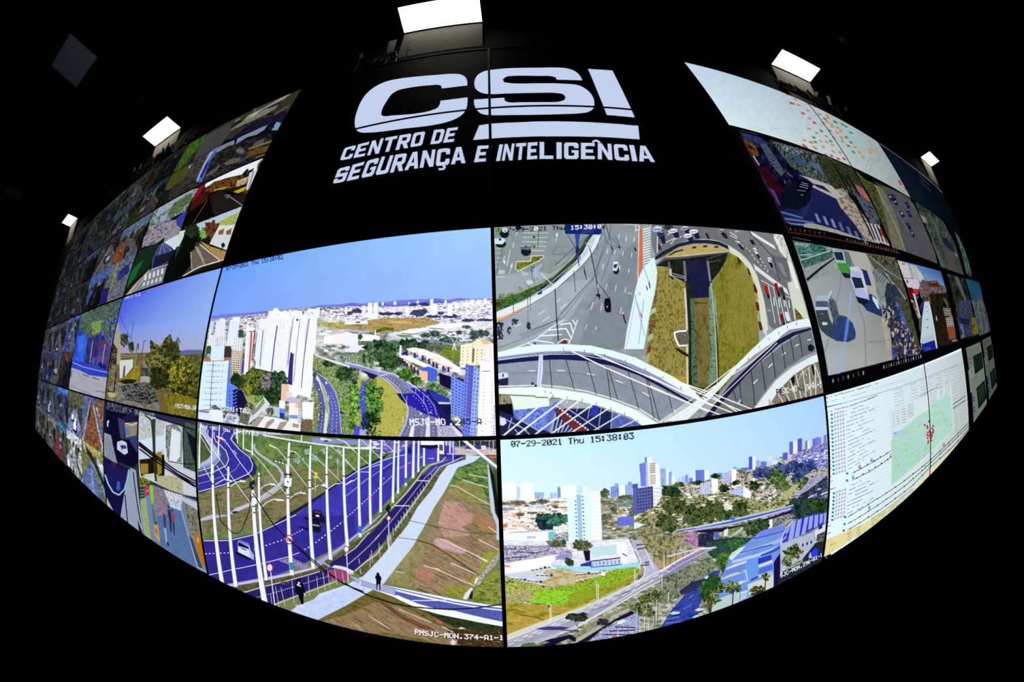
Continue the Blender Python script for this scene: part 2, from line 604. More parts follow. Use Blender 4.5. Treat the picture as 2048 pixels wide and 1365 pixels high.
    tree(['10241c','20402c','406040'],1040,800,110,60,seed=23,s=2)
    tree(['1c3824','38583c','68884c','90a868'],330,960,170,90,seed=24,s=2)
    tree(['0c2010','20401c','406434','5c7c44'],600,1010,170,130,seed=25,s=2)
    tree(['38403c','586850','7c8064'],1180,830,130,60,seed=26,s=2)
    tex(['1c301c','4c6840','88a078','c0d0b0'],1.4,0,890,230,900,230,1060,0,1020,seed=27,st=(.5,1.6))
    for x in range(20,230,22):
        l('dde',.6,x,940,x + 3,1040)
    # row houses
    p('fff',715,960,760,900,1140,1080,1160,1110,1060,1100,960,1060,800,990)
    p('fff',800,850,900,830,1020,850,1260,940,1420,1040,1530,1110,1530,1180,1300,1120,1100,1000,940,920)
    tex(['e8d4c4','fff','fff','f4e8ff'],2,820,855,1020,850,1420,1040,1530,1120,1300,1100,1000,930,seed=2,st=(2,.6))
    for i,(x,y) in enumerate(((800,870),(905,900),(1008,935),(1095,978),(1150,1020),(1195,1040),(1280,1075),(1350,1090))):
        p('362a78',x,y,x + 28,y,x + 30,y + 75,x,y + 65)
        p('5a54c0',x + 30,y + 12,x + 60,y + 26,x + 60,y + 65,x + 30,y + 60) if i in (2,6,1) else None
        p('f0b890',x + 30,y - 5,x + 66,y + 6,x + 64,y + 34,x + 30,y + 30)
    for i,(x,y) in enumerate(((715,965),(745,975),(775,1010),(805,1040),(860,1060),(900,1090),(950,1130))):
        p('2c2464',x,y,x + 26,y,x + 28,y + 70,x,y + 60)
        p('ffd0a0',x + 26,y - 8,x + 60,y + 8,x + 56,y + 40,x + 28,y + 34)
    p('fff',725,800,745,802,748,930,712,930)
    p('2a24a4',740,905,800,880,805,930,750,935)
    # pylon
    for a_ in ((1390,672,1440,790,1470,870),(1500,672,1440,790,1410,870),(1360,690,1530,680),(1410,790,1480,790),(1420,870,1440,800,1460,870)):
        l('eef4ff',1.1,*a_)
    # cream and orange blocks at the right
    p('fdf6d8',1525,800,1680,770,1680,1100,1515,1100)
    bld('fff8e0',5,6,'7a7050',.22,.3,1530,820,1840,800,1840,1060,1520,1070)
    p('8a6a40',1680,845,1710,845,1700,1030,1675,1030)
    p('fbf0d8',1680,760,1780,715,1900,740,1970,790,1975,850,1700,830)
    p('f0b080',1780,730,1900,740,1930,780,1820,790,a=.7)
    bld('ffffff',6,8,'8078a8',.25,.35,1830,830,1975,790,1985,1010,1830,1010)
    # ---- lower part
    T(690,720,6.606)
    tex(['5c7028','8c9c48','b8bc68','a4a850'],5,0,380,200,220,480,220,660,330,820,590,830,700,700,1040,0,1040,seed=31,st=(1,1))
    tex(['8c9030','b4ae50','c8c068','a8a848','c4b860'],4,420,230,470,250,560,290,700,430,820,580,832,680,780,860,700,1036,430,1036,seed=32)
    tree(['101c14','28402c','48603c','708058','a0a880'],60,220,150,150,seed=34,s=2)
    p('fff',190,150,240,170,300,220,310,250,180,240,a=.5)
    # stream
    p('4a54d0',355,240,300,300,270,400,265,560,310,700,325,830,300,1000,280,1036,90,1036,120,900,60,740,90,730,160,870,220,900,225,700,190,560,170,480,190,400,250,310,320,250,n=(.15,5))
    p('2420a0',230,720,300,690,325,830,280,880,240,800,a=.7)
    p('aab0d8',200,920,290,905,300,1000,240,1036,195,1010)
    for x,y in ((240,400),(215,430),(245,490),(235,520),(240,360)):
        el('dde8ff',x,y,9,5)
    tree(['20381c','3c6028','5c8c38','88b850','b8dc80'],130,560,90,230,seed=35,s=2.4)
    tree(['203c14','4c7820','70a030','98c850'],40,820,90,200,seed=36,s=2.4)
    tree(['102810','2c5020','508838','84b858','143018'],390,560,120,290,seed=37,s=2.2,dens=.82)
    tree(['081408','102414','284820'],330,850,90,160,seed=38,s=2,dens=.6)
    for q in ((330,740,320,900,290,1036),(325,860,400,760,440,720),(310,900,230,780),(310,880,380,860)):
        l('0c1008',1.3,*q)
    tree(['3c5c1c','6c8c38'],420,980,60,50,seed=39,dens=.5)
    # motorway bridge from the left and the main carriageway
    p('c4c4f0',0,25,200,85,420,150,640,190,900,330,1080,480,1200,620,1250,720,1240,1036,700,1036,780,880,830,740,830,640,800,580,690,420,560,290,440,215,200,125,0,80)
    p('8a8cd0',0,45,240,100,440,160,640,200,860,330,1060,500,1180,640,1215,740,1225,1036,715,1036,800,880,842,740,842,640,800,560,700,410,560,275,430,205,220,130,0,75)
    p('74788f',500,215,620,215,800,330,930,445,800,450,720,420,600,300,n=(.1,4))
    p('70749a',842,600,1080,730,1215,790,1225,1036,715,1036,800,880,842,740,n=(.1,4))
    p('2820a8',680,450,930,445,860,380,960,370,1060,430,1180,580,1240,740,1230,780,1080,730,830,600,760,540,n=(.12,6))
    p('1c1c48',680,448,730,445,810,560,800,580,740,530)
    p('1c1850',210,130,440,210,380,260,330,240,290,190)
    p('eef',880,870,920,870,900,1036,840,1036)
    p('dde4ff',1085,760,1120,760,1125,1036,1060,1036)
    for q in ((740,310,860,400,960,470,1060,590,1100,700,1110,760),(1010,430,1110,520,1180,620,1215,740)):
        l('9aa4ff',1.6,*q)
    l('d8dcff',1.1,540,240,700,370,760,480,815,570,832,690,800,860,715,1036)
    l('e8ecff',1.4,0,30,200,80,420,145,640,185,900,330,990,420)
    l('e8ecff',1.6,460,212,560,195)
    for q in ((520,225,640,310,760,430),(570,220,690,310,830,430),(880,620,880,760,850,880,790,1010),(930,640,935,760,920,900,905,1030),(980,680,1010,860,1010,1030),(900,480,1000,560,1060,680),(1090,540,1140,640,1160,760),(1030,740,1040,900,1010,1036),(1160,850,1170,1030)):
        dash('f4f6ff',1.2,12,34,*q)
    p('f4f6ff',990,700,1015,702,1018,725,990,722)
    p('ececff',1120,690,1142,690,1142,712,1120,712)
    for q in ((820,480,810,580),(935,370,935,440),(1040,470,1040,590),(1095,370,1095,500),(910,220,910,340),(780,170,775,280),(605,110,605,160),(1185,480,1185,600),(440,60,440,200),(770,740,765,880),(680,910,680,1030)):
        l('e8e4dc',.9,*q)
    # shaded yard beside the towers
    p('201860',1100,360,1380,560,1400,800,1500,900,1640,1036,1260,1036,1240,740,1180,580,1060,430)
    p('2c3aa8',1090,400,1380,510,1380,560,1230,570,1160,520)
    tree(['120c30','241c54'],1380,650,90,80,seed=41)
    p('18103c',1240,180,1400,230,1400,400,1250,330)
    tex(['243420','48603c','88a070','c0d0a8'],2,1100,280,1260,330,1390,480,1380,520,1180,420,1060,380,seed=42)
    tree(['183010','38601c','6c9840'],800,190,110,80,seed=43)
    tree(['183010','38601c','88a860'],930,280,80,60,seed=44)
    tree(['1c4020','50a060','98d8a0'],1160,320,70,50,seed=45)
    p('ffc890',1010,160,1090,160,1085,280,1010,275)
    bld('5c70e8',3,4,'2830a0',.5,.4,1090,150,1215,160,1210,290,1085,280)
    p('4466e0',960,130,1100,90,1220,140,1210,165,1080,155)
    p('dde',1225,560,1400,570,1400,590,1240,590)
    tex(['302878','dde','8c88c0','fff','585090'],1.8,1230,880,1420,870,1530,960,1560,1036,1240,1036,seed=46,st=(2.4,.6),rot=.4)
    p('e8e0f0',1400,880,1440,880,1560,1000,1540,1036,1480,1000)
    # shaded and sunlit towers at the right edge
    bld('7c9af4',4,13,'3440b0',.55,.35,1400,180,1580,290,1560,780,1400,720)
    p('332c74',1460,255,1560,300,1580,270,1500,235)
    bld('7486ec',3,18,'2c30a0',.4,.4,1590,60,1700,85,1650,1036,1545,1000)
    p('5c50b4',1640,80,1700,90,1660,760,1600,760,a=.6)
    bld('9ab8fa',2,18,'3c48b8',.35,.4,1700,100,1785,130,1730,1030,1650,1036)
    p('fff',1785,30,2000,10,2012,1036,1745,1036)
    bld('ffffff',2,18,'c0bce8',.2,.2,1800,180,1990,170,2000,1036,1750,1036)
    bld('f4f0ff',2,16,'443c90',.5,.45,1965,600,2010,600,2014,1036,1950,1036)
    l('444',1.2,1800,157,1915,157)
    p('dce4ff',1520,130,1590,140,1585,200,1520,180)
    # ---- the white high-rise group on the left
    T(390,540,6.606)
    bld('dfe9fb',2,12,'7c84b0',.25,.3,218,680,255,690,215,880,180,870)
    bld('eef3ff',6,16,'8890c0',.3,.35,285,680,410,660,400,890,260,890)
    p('e8f4ff',330,645,395,640,405,690,325,690)
    bld('f2f8ff',5,20,'7c88b8',.35,.3,470,660,600,650,560,1010,415,1010)
    p('f4faff',510,630,595,625,600,680,500,680)
    bld('f0f6ff',4,9,'8088b0',.4,.4,185,870,300,850,280,1040,150,1050)
    bld('eef4ff',4,8,'70789c',.5,.45,305,885,415,870,410,1010,290,1010)
    bld('f4f8ff',4,10,'888cac',.5,.4,520,900,640,900,630,1080,490,1060)
    p('3c3434',400,1010,470,1010,500,1080,640,1080,640,1189,380,1189)
    tree(['283c28','4c5c40'],190,1060,40,60,seed=2)
    p('daf2ff',222,1010,395,1005,380,1189,205,1189)
    l('88a',.8,318,1083,342,1083)
    T(390,700,6.606)
    p('b87858',130,115,480,100,470,150,120,160)
    p('d8f0ff',225,10,392,10,385,140,210,145)
    bld('cfc0a8',5,12,'54382c',.6,.45,490,10,640,20,610,360,470,350)
    for k in range(11):
        l('f4ecdc',1,490,22 + 31 * k,632,40 + 31 * k)
    p('5048b0',630,130,660,150,650,300,610,330)
    # tall towers: facades with window columns
    T(390,540,6.606)
    bld('f6fbff',7,30,'b0b8d8',.2,.3,860,650,985,645,890,1700,790,1600)
    p('f8fcff',690,770,800,760,760,1300,740,1420,650,1400)
    p('f0e0e4',700,790,800,790,745,1420,700,1400,a=.6)
    l('a03c3c',2.2,752,820,740,1050,712,1420)
    for k in range(22):
        l('b05050',1.1,735 - k * 1.7,850 + k * 27,772 - k * 1.7,850 + k * 27)
    l('703030',1.5,722,818,790,818)
    l('8c2c2c',1.7,797,790,775,1010,755,1200)
    p('e8eef8',810,790,1000,770,960,1300,870,1320,790,1180)
    l('66708c',1.6,825,820,790,1150)
    l('66708c',1.6,907,800,865,1270)
    bld('f4faff',3,26,'a8b0cc',.3,.35,840,810,900,805,850,1200,800,1180)
    p('f8fcff',975,550,1040,540,1045,510,1105,508,1110,540,1165,560,1170,540,1215,540,1240,560,1245,535,1275,540,1300,560,1305,540,1330,535,1415,545,1430,600,1460,560,1490,540,1510,510,1530,515,1600,520,1640,495,1655,500,1650,620,1700,620,1620,640,1565,1420,1330,1700,880,1420,960,800)
    scat(40,['9098c0','b8c0dc'],.8,2,.8,2,980,560,1600,540,1600,620,980,640,seed=8)
    bld('f8fdff',5,44,'c4cce4',.2,.3,985,600,1110,590,1000,1560,880,1520)
    bld('f8fdff',4,44,'a4aaca',.28,.35,1110,650,1200,650,1120,1640,1020,1600)
    bld('fafdff',4,44,'b4bcdc',.25,.3,1200,650,1300,640,1230,1640,1130,1600)
    l('7078a8',1.5,1305,640,1265,950,1235,1250)
    l('6068a0',2.4,1095,740,1060,960,1030,1230,1015,1400)
    dash('404880',1.5,9,11,1090,740,1060,960,1030,1250)
    dash('505888',1.4,8,12,1275,760,1245,1000,1220,1300)
    # dark recess
    T(390,700,6.606)
    p('2c2868',1270,30,1310,60,1310,200,1290,470,1230,450,1250,180)
    bld('3c3890',2,12,'181440',.5,.5,1265,60,1325,50,1300,420,1240,420)
    # front white tower
    T(390,540,6.606)
    p('fafeff',1320,630,1520,620,1620,640,1600,980,1560,1500,1530,1700,1290,1620,1300,1300,1330,900)
    bld('fafeff',3,40,'b4bcd4',.16,.24,1400,680,1500,670,1420,1600,1310,1580)
    bld('fbfeff',3,40,'aab2cc',.14,.24,1530,660,1615,660,1540,1620,1440,1600)
    l('586090',1.6,1518,645,1490,840,1440,1240,1412,1560)
    dash('2c3468',1.3,7,9,1500,650,1480,800,1455,1080,1425,1420)
    dash('2c3468',1.6,12,12,1395,650,1370,840,1340,1120,1310,1480)
    p('445',1345,650,1372,650,1370,678,1343,678)
    # foreground left: white block with small windows,trees,podium
    T(390,700,6.606)
    tex(['101c10','20341c','48582c','606c3c'],2,560,360,660,330,760,240,880,260,1040,300,1230,420,1230,700,1000,740,700,640,640,520,560,500,seed=51)
    p('1c1c3c',570,500,640,560,700,700,600,860,560,820)
    tree(['101c10','28401c','587028','8c8c40','384c20'],770,370,120,120,seed=52,s=2)
    tree(['283c10','787c28','a09838'],700,530,60,70,seed=53,s=2)
    tree(['302c30','585458','8c8488','b0a8ac'],950,420,90,110,seed=54,s=1.6)
    tree(['0c1c14','1c3824','34583c','607860'],1120,420,110,150,seed=55,s=1.8)
    tree(['0c1c0c','143014','2c5028','44683c'],1020,610,90,100,seed=56,s=1.8)
    tree(['102010','2c4c20'],540,420,70,110,seed=57,s=2)
    p('9aa860',670,620,760,600,900,610,860,690,780,760,700,700,n=(.15,3))
    tex(['28481c','6c9840','98b860'],2,790,620,860,600,880,690,800,700,seed=5)
    p('8c9c68',790,790,930,650,980,700,800,860)
    p('d8e4ec',900,600,1000,720,880,830,760,940,690,1000,600,1030,590,960,740,900,850,800,930,700)
    l('fff',1.5,910,640,790,790)
    l('708090',1.2,905,660,880,720,790,790)
    bld('dcf2ff',1,1,'dcf2ff',1,1,110,160,455,145,410,760,45,800)
    for k in range(8):
        y0 = 195 + 76 * k
        for x,h in ((168,14),(190,12),(213,14),(235,16),(255,24),(275,18),(300,16),(325,18),(372,20)):
            xx = x - k * 6
            l('505878',1.1,xx,y0,xx,y0 + h)
    l('607080',1.3,248,155,230,300,205,790)
    for yy in (300,400,560,665):
        l('a8c4dc',.7,90,yy,440,yy)
    p('5c80e8',455,145,480,130,465,450,440,560,420,720,410,740)
    p('5f88f0',440,480,500,455,570,500,560,840,410,800)
    for k in range(7):
        p('181c5c',500,540 + 46 * k,560,515 + 46 * k,570,545 + 46 * k,510,570 + 46 * k)
        l('181c5c',2,455,552 + 50 * k,468,552 + 50 * k)
    p('161438',560,560,620,520,665,640,650,760,590,880,560,840)
    p('dcecff',45,830,110,805,370,790,375,975,45,935)
    p('5c6478',205,765,265,725,350,790,340,800)
    p('7c8494',60,800,200,815,170,840,60,825)
    p('eaf6ff',205,790,360,800,365,970,210,950)
    p('d8e4f4',430,840,580,880,580,1000,370,975)
    tex(['606880','a0a8c0','e0e8f8'],2.5,440,860,560,890,500,990,390,960,seed=6)
    p('606a50',620,830,740,860,700,1000,590,960,n=(.5,2))
    tree(['203014','48602c'],730,760,60,60,seed=58,dens=.6)
    p('f4f0f4',740,1030,870,870,960,880,1100,900,1230,940,1400,960,1400,1090,1200,1080)
    for q in ((740,1025,840,880,925,885,815,1035),(960,950,1040,910,1060,940,950,1050,920,1030),(1130,960,1230,940,1210,990,1130,1080,1080,1060),(1300,970,1385,990,1370,1035,1290,1015)):
        p('a89c90',*q)
    p('bcccdc',990,740,1120,760,1120,890,1060,880,1020,830)
    tree(['2c3c1c','605c48'],1000,820,50,60,seed=59,dens=.7)
    p('f0c8b0',1150,450,1250,460,1240,680,1140,680)
    p('e8dce8',1215,560,1290,560,1290,680,1215,680)
    p('c8c0dc',1200,650,1300,620,1410,660,1410,700,1300,710,1210,680)
    p('fff',1120,670,1200,680,1190,890,1115,890)
    p('7090e0',1120,770,1195,780,1195,840,1118,830)
    p('2434b0',1120,830,1190,840,1185,905,1125,900)
    p('fff4f4',1250,700,1370,710,1370,970,1245,950)
    p('7898ec',1250,860,1370,865,1370,915,1250,905)
    p('f0b8a0',1330,700,1415,710,1410,800,1330,760,a=.7)
    p('fafcff',1420,690,1580,690,1560,920,1425,900)
    bld('fff',2,6,'3c48b0',.7,.5,1370,780,1410,790,1400,970,1365,960)
    tex(['5c4438','8c6c5c','405030','b8a8a0'],2,1410,920,1560,920,1560,1100,1400,1090,seed=60)
    # left road with its verge
    tex(['38502c','5c7840','7c9858','a0ac78','b8b088'],2,1570,60,1800,110,2048,230,2048,1150,1560,1110,1580,700,1560,240,seed=61)
    tree(['182c18','304c2c','506c44'],1780,170,90,60,seed=62)
    tree(['182c18','304c2c','587848'],1980,330,110,100,seed=63)
    tree(['203c1c','48702c'],1620,330,60,60,seed=64)
    tree(['3c6018','68982c','90b848'],1950,740,90,60,seed=65)
    p('141428',1820,750,1880,770,1960,830,1990,860,1860,820)
    p('dce0d0',1620,300,1700,440,1760,640,1780,800,1740,1110,1700,1110,1730,800,1700,600,1600,380)
    p('a8b488',1650,380,1720,520,1770,700,1770,860,1740,820,1720,640,n=(.1,4))
    p('5c64b8',1560,235,1650,330,1760,420,1850,540,1900,700,1930,860,1940,1110,1760,1110,1790,860,1770,660,1720,500,1630,350,1560,270,n=(.1,4))
    p('5860a0',1560,340,1640,430,1700,600,1730,760,1700,1100,1620,1095,1660,800,1640,600,1570,420,n=(.15,3))
    for q in ((1740,560,1800,660,1830,830,1810,1110),(1790,560,1860,700,1880,880,1870,1110),(1660,700,1690,860,1660,1080)):
        dash('f4f8ff',1.3,12,34,*q)
    l('e8ecff',1,1620,300,1760,410,1860,560,1910,740,1940,1100)
    scat(26,['223','533','fff','334','a33'],1,3,1.2,2.6,1620,500,1665,500,1670,900,1600,1000,seed=9)
    l('eef',1,1770,600,1770,680)
    p('e4e4f8',1590,60,1900,160,2048,210,2048,235,1850,180,1590,80)
    p('fff',1730,420,1752,425,1750,455,1728,450)
    p('a33',1880,1015,1910,1020,1908,1050,1878,1045)
    p('112',1840,1060,1870,1062,1868,1076,1840,1074)
    # on-screen text
    T(390,700,6.606)
    tx('P2391:T02','223',344,752,742,784,738,848,340,806)
    tx('P2391:T02','fff',340,748,736,780,732,842,336,800)
    T(690,720,6.606)
    tx('MSJC-MO','fff',850,780,1320,780,1330,870,860,870)
    tx('.2','fff',1370,780,1520,780,1525,870,1375,870)
    tx('45-A','2c2c54',1530,780,1800,780,1806,865,1535,865)
    tx('1-1','e4e4f4',1830,780,1990,782,1996,862,1834,864)
    T(380,440,3.033)
    tx('07-29-2021 Thu 15:38:02','14245c',222,282,562,210,570,240,222,310)
    return cv


# ================================================================ picture: cable-stayed crossing from above
def pic_bridge():
    canvas(0,1,2,3,860,484,'9aa4a8')
    T(980,440,6.0235)
    tex(['8c9498','98a2a6','a4acb0'],14,40,40,2600,0,2900,2400,60,2600,seed=2)
    p('8c989c',45,80,1340,50,1340,170,1150,280,700,640,330,880,60,950,n=(.05,12))
    # road edges: river wall,verge and pavement sweeping from top right to lower left
    p('9098a0',1340,50,1800,45,1800,700,1500,1800,60,1800,60,1240,400,1130,760,880,1150,480,1330,190,n=(.06,12))
    p('7c848c',1300,1000,1500,500,1800,200,1790,700,1620,1560,1060,1560,1200,1100,n=(.06,12),a=.7)
    for q in ((1560,400,1500,1325),(1660,300,1590,1325),(1430,800,1300,1325),(1700,420,1600,1100)):
        l('848c94',3,*q,a=.35)
    p('3c4c28',60,960,330,880,560,780,760,690,1000,470,1210,160,1250,170,1060,470,830,680,620,830,420,970,60,1110)
    tex(['24401c','406430','5c8444'],3,60,965,330,885,600,770,740,720,700,790,560,870,380,985,60,1105,seed=3)
    p('141c44',600,820,760,730,960,560,1060,440,1180,250,1220,160,1230,190,1110,400,1000,540,800,740,640,830)
    p('98a890',60,945,330,870,600,740,760,640,900,520,960,460,950,500,800,630,640,760,340,885,60,965)
    p('e0f0f4',60,1115,400,985,620,870,760,790,1060,520,1180,380,1290,170,1340,170,1290,320,1210,430,1100,560,800,830,640,930,300,1130,65,1245)
    p('c4d4dc',1180,260,1240,180,1280,180,1230,330,1100,500,1060,520,n=(.1,4))
    p('f0a878',70,1195,220,1140,330,1085,440,1040,445,1060,300,1140,180,1200,70,1232)
    p('303c80',580,850,630,825,630,890,580,905)
    p('402c1c',65,990,130,980,135,1040,68,1048,a=.8)
    for q in ((60,1250,300,1135,640,935,800,835,1100,565,1220,430,1300,300,1345,160),(60,1110,380,985,620,850)):
        l('3c4050',1.1,*q)
    l('f4fcff',1,60,1118,400,978,640,840,1040,500,1180,320)
    for q in ((790,540,860,480,1200,180),(700,650,900,520,1190,200)):
        l('1c2430',.8,*q)
    for q in ((50,95),(100,90)):
        pass
    # parking lot
    p('889498',120,130,230,130,230,210,120,210,a=.3)
    for i in range(5):
        l('f0f4ec',.9,400 - 8 * i,158 + 53 * i,700 - 10 * i,160 + 53 * i)
    for i in range(5):
        l('dfe4dc',.8,60,340 + 58 * i,140 - 4 * i,340 + 58 * i)
    l('445',.9,155,330,80,640)
    for q in ((340,130,310,190),(290,270,275,330),(245,360,205,560),(810,180,795,265),(270,540,235,640),(180,430,160,500)):
        l('f0f8f8',1.1,*q)
    p('f0f8f8',790,190,812,150,820,195)
    p('f0f8f8',245,565,270,510,272,568)
    p('f0f8f8',155,490,190,490,178,535)
    for q in ((110,600,185,600,175,650,105,650),):
        for k in range(5):
            l('eef4f4',1.2,112 + 16 * k,602,106 + 16 * k,648)
    l('f4ffff',1.3,75,684,175,684)
    for k in range(4):
        l('e8f0f0',1.1,380 + 18 * k,612 + 8 * k,410 + 18 * k,680 - 6 * k)
    l('6c7680',2.6,790,325,755,415,935,412,1010,330,a=.6)
    l('6c7680',2.2,790,325,960,325,a=.5)
    l('6c7680',2.4,925,415,890,440,905,475,a=.6)
    p('8c8434',330,505,480,500,500,435,650,432,600,480,340,615,308,590,n=(.3,3))
    tex(['3c401c','6c7428','94a038'],3,500,450,640,440,590,490,480,560,330,600,320,520,480,510,seed=4)
    l('f4f8d8',1.3,320,500,490,498,495,435,650,430,640,455,600,485,340,618,308,590,322,503)
    # palms,poles,their shadows
    for x,y,r in ((100,120,35),(140,150,40),(540,210,26),(515,320,28),(340,95,30),(365,820,30),(140,910,40),(240,900,36)):
        tree(['182414','48602c','90a848'],x,y,r,r * .8,seed=x,dens=.6,s=2)
    for x,y,rx,ry in ((175,170,55,50),(130,290,65,45),(340,95,34,30),(435,380,62,55)):
        el('141830',x,y,rx,ry)
    p('cfe8ec',45,225,170,220,188,250,150,295,45,290)
    p('1c2c40',105,228,135,226,135,248,108,250)
    p('5c7080',365,315,470,310,500,330,470,365,360,350)
    l('c8dce4',1.2,370,318,470,314)
    el('304858',435,322,20,10)
    for q in ((505,560,510,730),(530,560,535,760),(575,590,575,720),(600,560,590,680)):
        l('243458',1.6,*q)
    p('a8c4dc',520,590,600,540,635,530,600,600,590,700,520,690,a=.8)
    p('dcecf4',430,740,500,720,530,760,460,785)
    l('1c2440',1,420,750,470,800,485,850,492,1100)
    l('203048',1,280,880,285,1130)
    l('203048',1,455,900,462,1240)
    l('30404c',1,590,100,575,340)
    l('1c2440',1.1,935,180,1060,390,1090,470)
    # sheen of sunlight on the asphalt
    p('c0d0e4',60,1245,300,1135,640,935,900,760,1240,700,1000,1150,700,1500,60,1600,a=.38)
    p('b4c4d0',60,680,300,640,600,620,760,660,600,740,330,860,60,940,a=.45)
    p('b4c0c8',850,800,1240,500,1300,760,1100,1000,900,1150,a=.25)
    # LED board at the top
    p('2c4ca0',1020,170,1085,170,1060,380,1080,560,1070,570,1045,400)
    p('1a2c5c',1045,300,1080,350,1050,440,1030,380)
    p('10286c',900,48,1340,45,1345,160,1320,182,905,170)
    for k in range(5):
        l('5c80c0',1.4,1100 + 30 * k,165,1170 + 30 * k,50,a=.6)
    # wires
    for q in ((1385,50,1480,360),(1390,50,1440,200,1560,320),(1380,50,1370,150,1400,260,1450,320,1570,335),(1455,50,1440,200,1300,560,1285,700),(1400,220,1300,540,1250,690,870,1120,800,1210),(1480,360,1340,740),(1240,700,850,1150),(1250,710,880,1180,810,1215,500,1325),(1310,900,1150,1090),(1500,200,1580,330)):
        l('1c2430',.8,*q,a=.75)
    l('161c24',1.6,1160,290,1205,350,1285,740,1320,960)
    l('161c24',1,1285,740,1440,950)
    l('c8d4d8',1.4,1150,280,1200,350)
    p('161c24',1290,880,1330,900,1325,960,1300,910)
    el('14181c',1300,915,28,10,.4)
    l('e8f4f8',1.5,610,640,790,810)
    l('14181c',1.8,785,830,800,1060,815,1325)
    l('14181c',1.1,1130,560,1150,650,1165,730)
    l('14181c',2,1135,610,1155,680)
    l('14181c',.9,1010,610,1030,855)
    el('14181c',1030,855,8,6)
    l('14181c',.8,1290,290,1300,370)
    l('14181c',2.6,1740,335,1755,378)
    l('14181c',1.8,1455,330,1480,365)
    l('14181c',2.4,1545,310,1565,350)
    # lane marks
    for q in ((1562,170,1545,230),(1642,200,1632,260),(1738,215,1730,270),(1415,355,1405,410),(1510,370,1498,420),(1605,385,1596,435),(1708,405,1700,455),(1365,535,1355,595),(1565,550,1560,610),(1675,590,1666,645),(1305,765,1298,820),(1410,770,1393,840),(1520,790,1507,860),(1635,810,1622,880),(1245,990,1220,1085),(1355,1005,1335,1100),(1582,1055,1570,1130),(850,948,805,990),(932,1008,852,1072),(667,1092,588,1140),(726,1168,642,1222),(378,1250,300,1290),(1172,1260,1150,1325),(1285,1285,1275,1325),(1658,880,1710,895)):
        l('f4fcfc',1.2,*q)
    # crossing of the left
    p('d87050',1800,100,1830,95,1840,480,1830,600,1780,720,1775,700,1785,400)
    for k in range(44):
        y = 130 + 13.5 * k
        l('f8fcfc',1.4,1786 - .3 * k,y,1798 - .35 * k,y)
    for k in range(15):
        y = 110 + 31 * k
        l('f4fcfc',1.9,1838,y + 16,1928,y - 14)
    p('6c7478',1945,60,2200,40,2200,470,2000,460,1945,300,n=(.08,6))
    l('f4fcfc',1.4,1758,45,1750,140,1800,110,1780,50)
    dash('f4fcfc',1.4,14,10,1580,50,1740,62)
    # car,dark car,motorcycle
    el('10142c',1518,610,36,50)
    p('d4dcf0',1483,508,1540,505,1550,560,1525,620,1475,615,1480,560)
    p('2c3448',1490,540,1538,535,1520,585,1488,580)
    l('fff',1.2,1485,515,1538,512)
    p('0c1020',1385,950,1445,940,1460,1010,1460,1110,1420,1122,1385,1100,1375,1010)
    p('dde',1408,1040,1420,1040,1418,1058,1406,1058)
    l('10141c',2.4,1605,1140,1615,1190,1635,1250)
    el('c8d4dc',1603,1125,9,18)
    # palm shadows lower left
    for x,y,rx,ry in ((300,1230,36,48),(468,1280,30,50),(230,1330,26,45),(110,1300,50,80),(120,1400,40,50)):
        tree(['1c1c34','3c3c54'],x,y,rx,ry,seed=x,dens=.72,s=3)
    for q in ((350,1400,800,1210),(380,1420,840,1190),(60,1560,400,1440,760,1260)):
        l('4c5058',1.2,*q,a=.7)
    # chevrons
    T(980,640,5.688)
    for q in ((850,0,700,90,520,230,250,340,90,380),(1000,0,930,210,900,275)):
        l('f4fcff',1.8,*q)
    for q in ((800,55,920,40,950,150),(660,120,870,100,930,215),(560,185,820,170),(500,232,730,268),(940,0,980,60),(430,270,540,300)):
        l('f4fcff',2.4,*q)
    l('14181c',1.8,765,0,782,240)
    p('6c2c1c',770,270,850,228,880,240,880,275)
    l('f4f8f0',2,770,272,850,222,900,232,905,275)
    p('303844',500,262,530,262,525,282,500,280)
    for q in ((310,320),(410,290),(240,345)):
        p('8c98a0',q[0],q[1],q[0] + 50,q[1] - 8,q[0] + 60,q[1] + 10,q[0] + 10,q[1] + 20)
    # pavement along the embankment (middle)
    T(980,440,6.0235)
    p('e0f8fc',1835,600,1880,545,1960,470,1985,500,1990,570,2015,610,2010,680,1960,900,1910,1200,1890,1325,1850,1560,1615,1560,1650,1325,1745,860,1780,720)
    l('a0b4bc',1,1760,900,1640,1540)
    for q in ((1850,590,1940,820,1955,920),(1740,910,1830,1180),(1850,960,1790,1500),(1760,1000,1860,1400)):
        l('405058',.7,*q)
    for x,y in ((1800,895),(1800,1115)):
        el('e8b8a8',x,y,16,22,a=.8)
    l('803c50',2,1812,1130,1828,1180)
    for q in ((1880,800,1895,850),(1910,750,1925,830)):
        l('14181c',1.8,*q)
    # embankment left: flower edge then grass
    T(1300,440,5.689)
    for k,(y,c) in enumerate(((760,'3c3c20'),(820,'3c4c28'),(900,'6c2818'),(960,'6c5c38'),(1030,'c8cc98'),(1090,'50682c'),(1160,'74281c'),(1240,'5c5030'),(1320,'b8bc80'),(1390,'5c7030'),(1460,'74281c'),(1530,'b0b868'))):
        tex([c,c,'a09c60'],2,75 - k * 6,y - 30,110 - k * 5,y - 30,100 - k * 5,y + 80,20 - k * 7,y + 80,30 - k * 6,y,seed=k)
    tex(['544c1c','7c7434','988c44','a89858','8c8038'],3,60,540,220,540,250,660,400,720,410,1100,430,1300,450,2100,300,2020,-60,1880,0,1500,55,1200,75,700,seed=6,st=(.8,1.4))
    T(1300,620,5.25)
    tex(['a08824','b89c34','ccb45c'],3,30,590,240,700,400,700,400,770,280,740,30,600,seed=6,a=.7)
    T(1300,440,5.689)
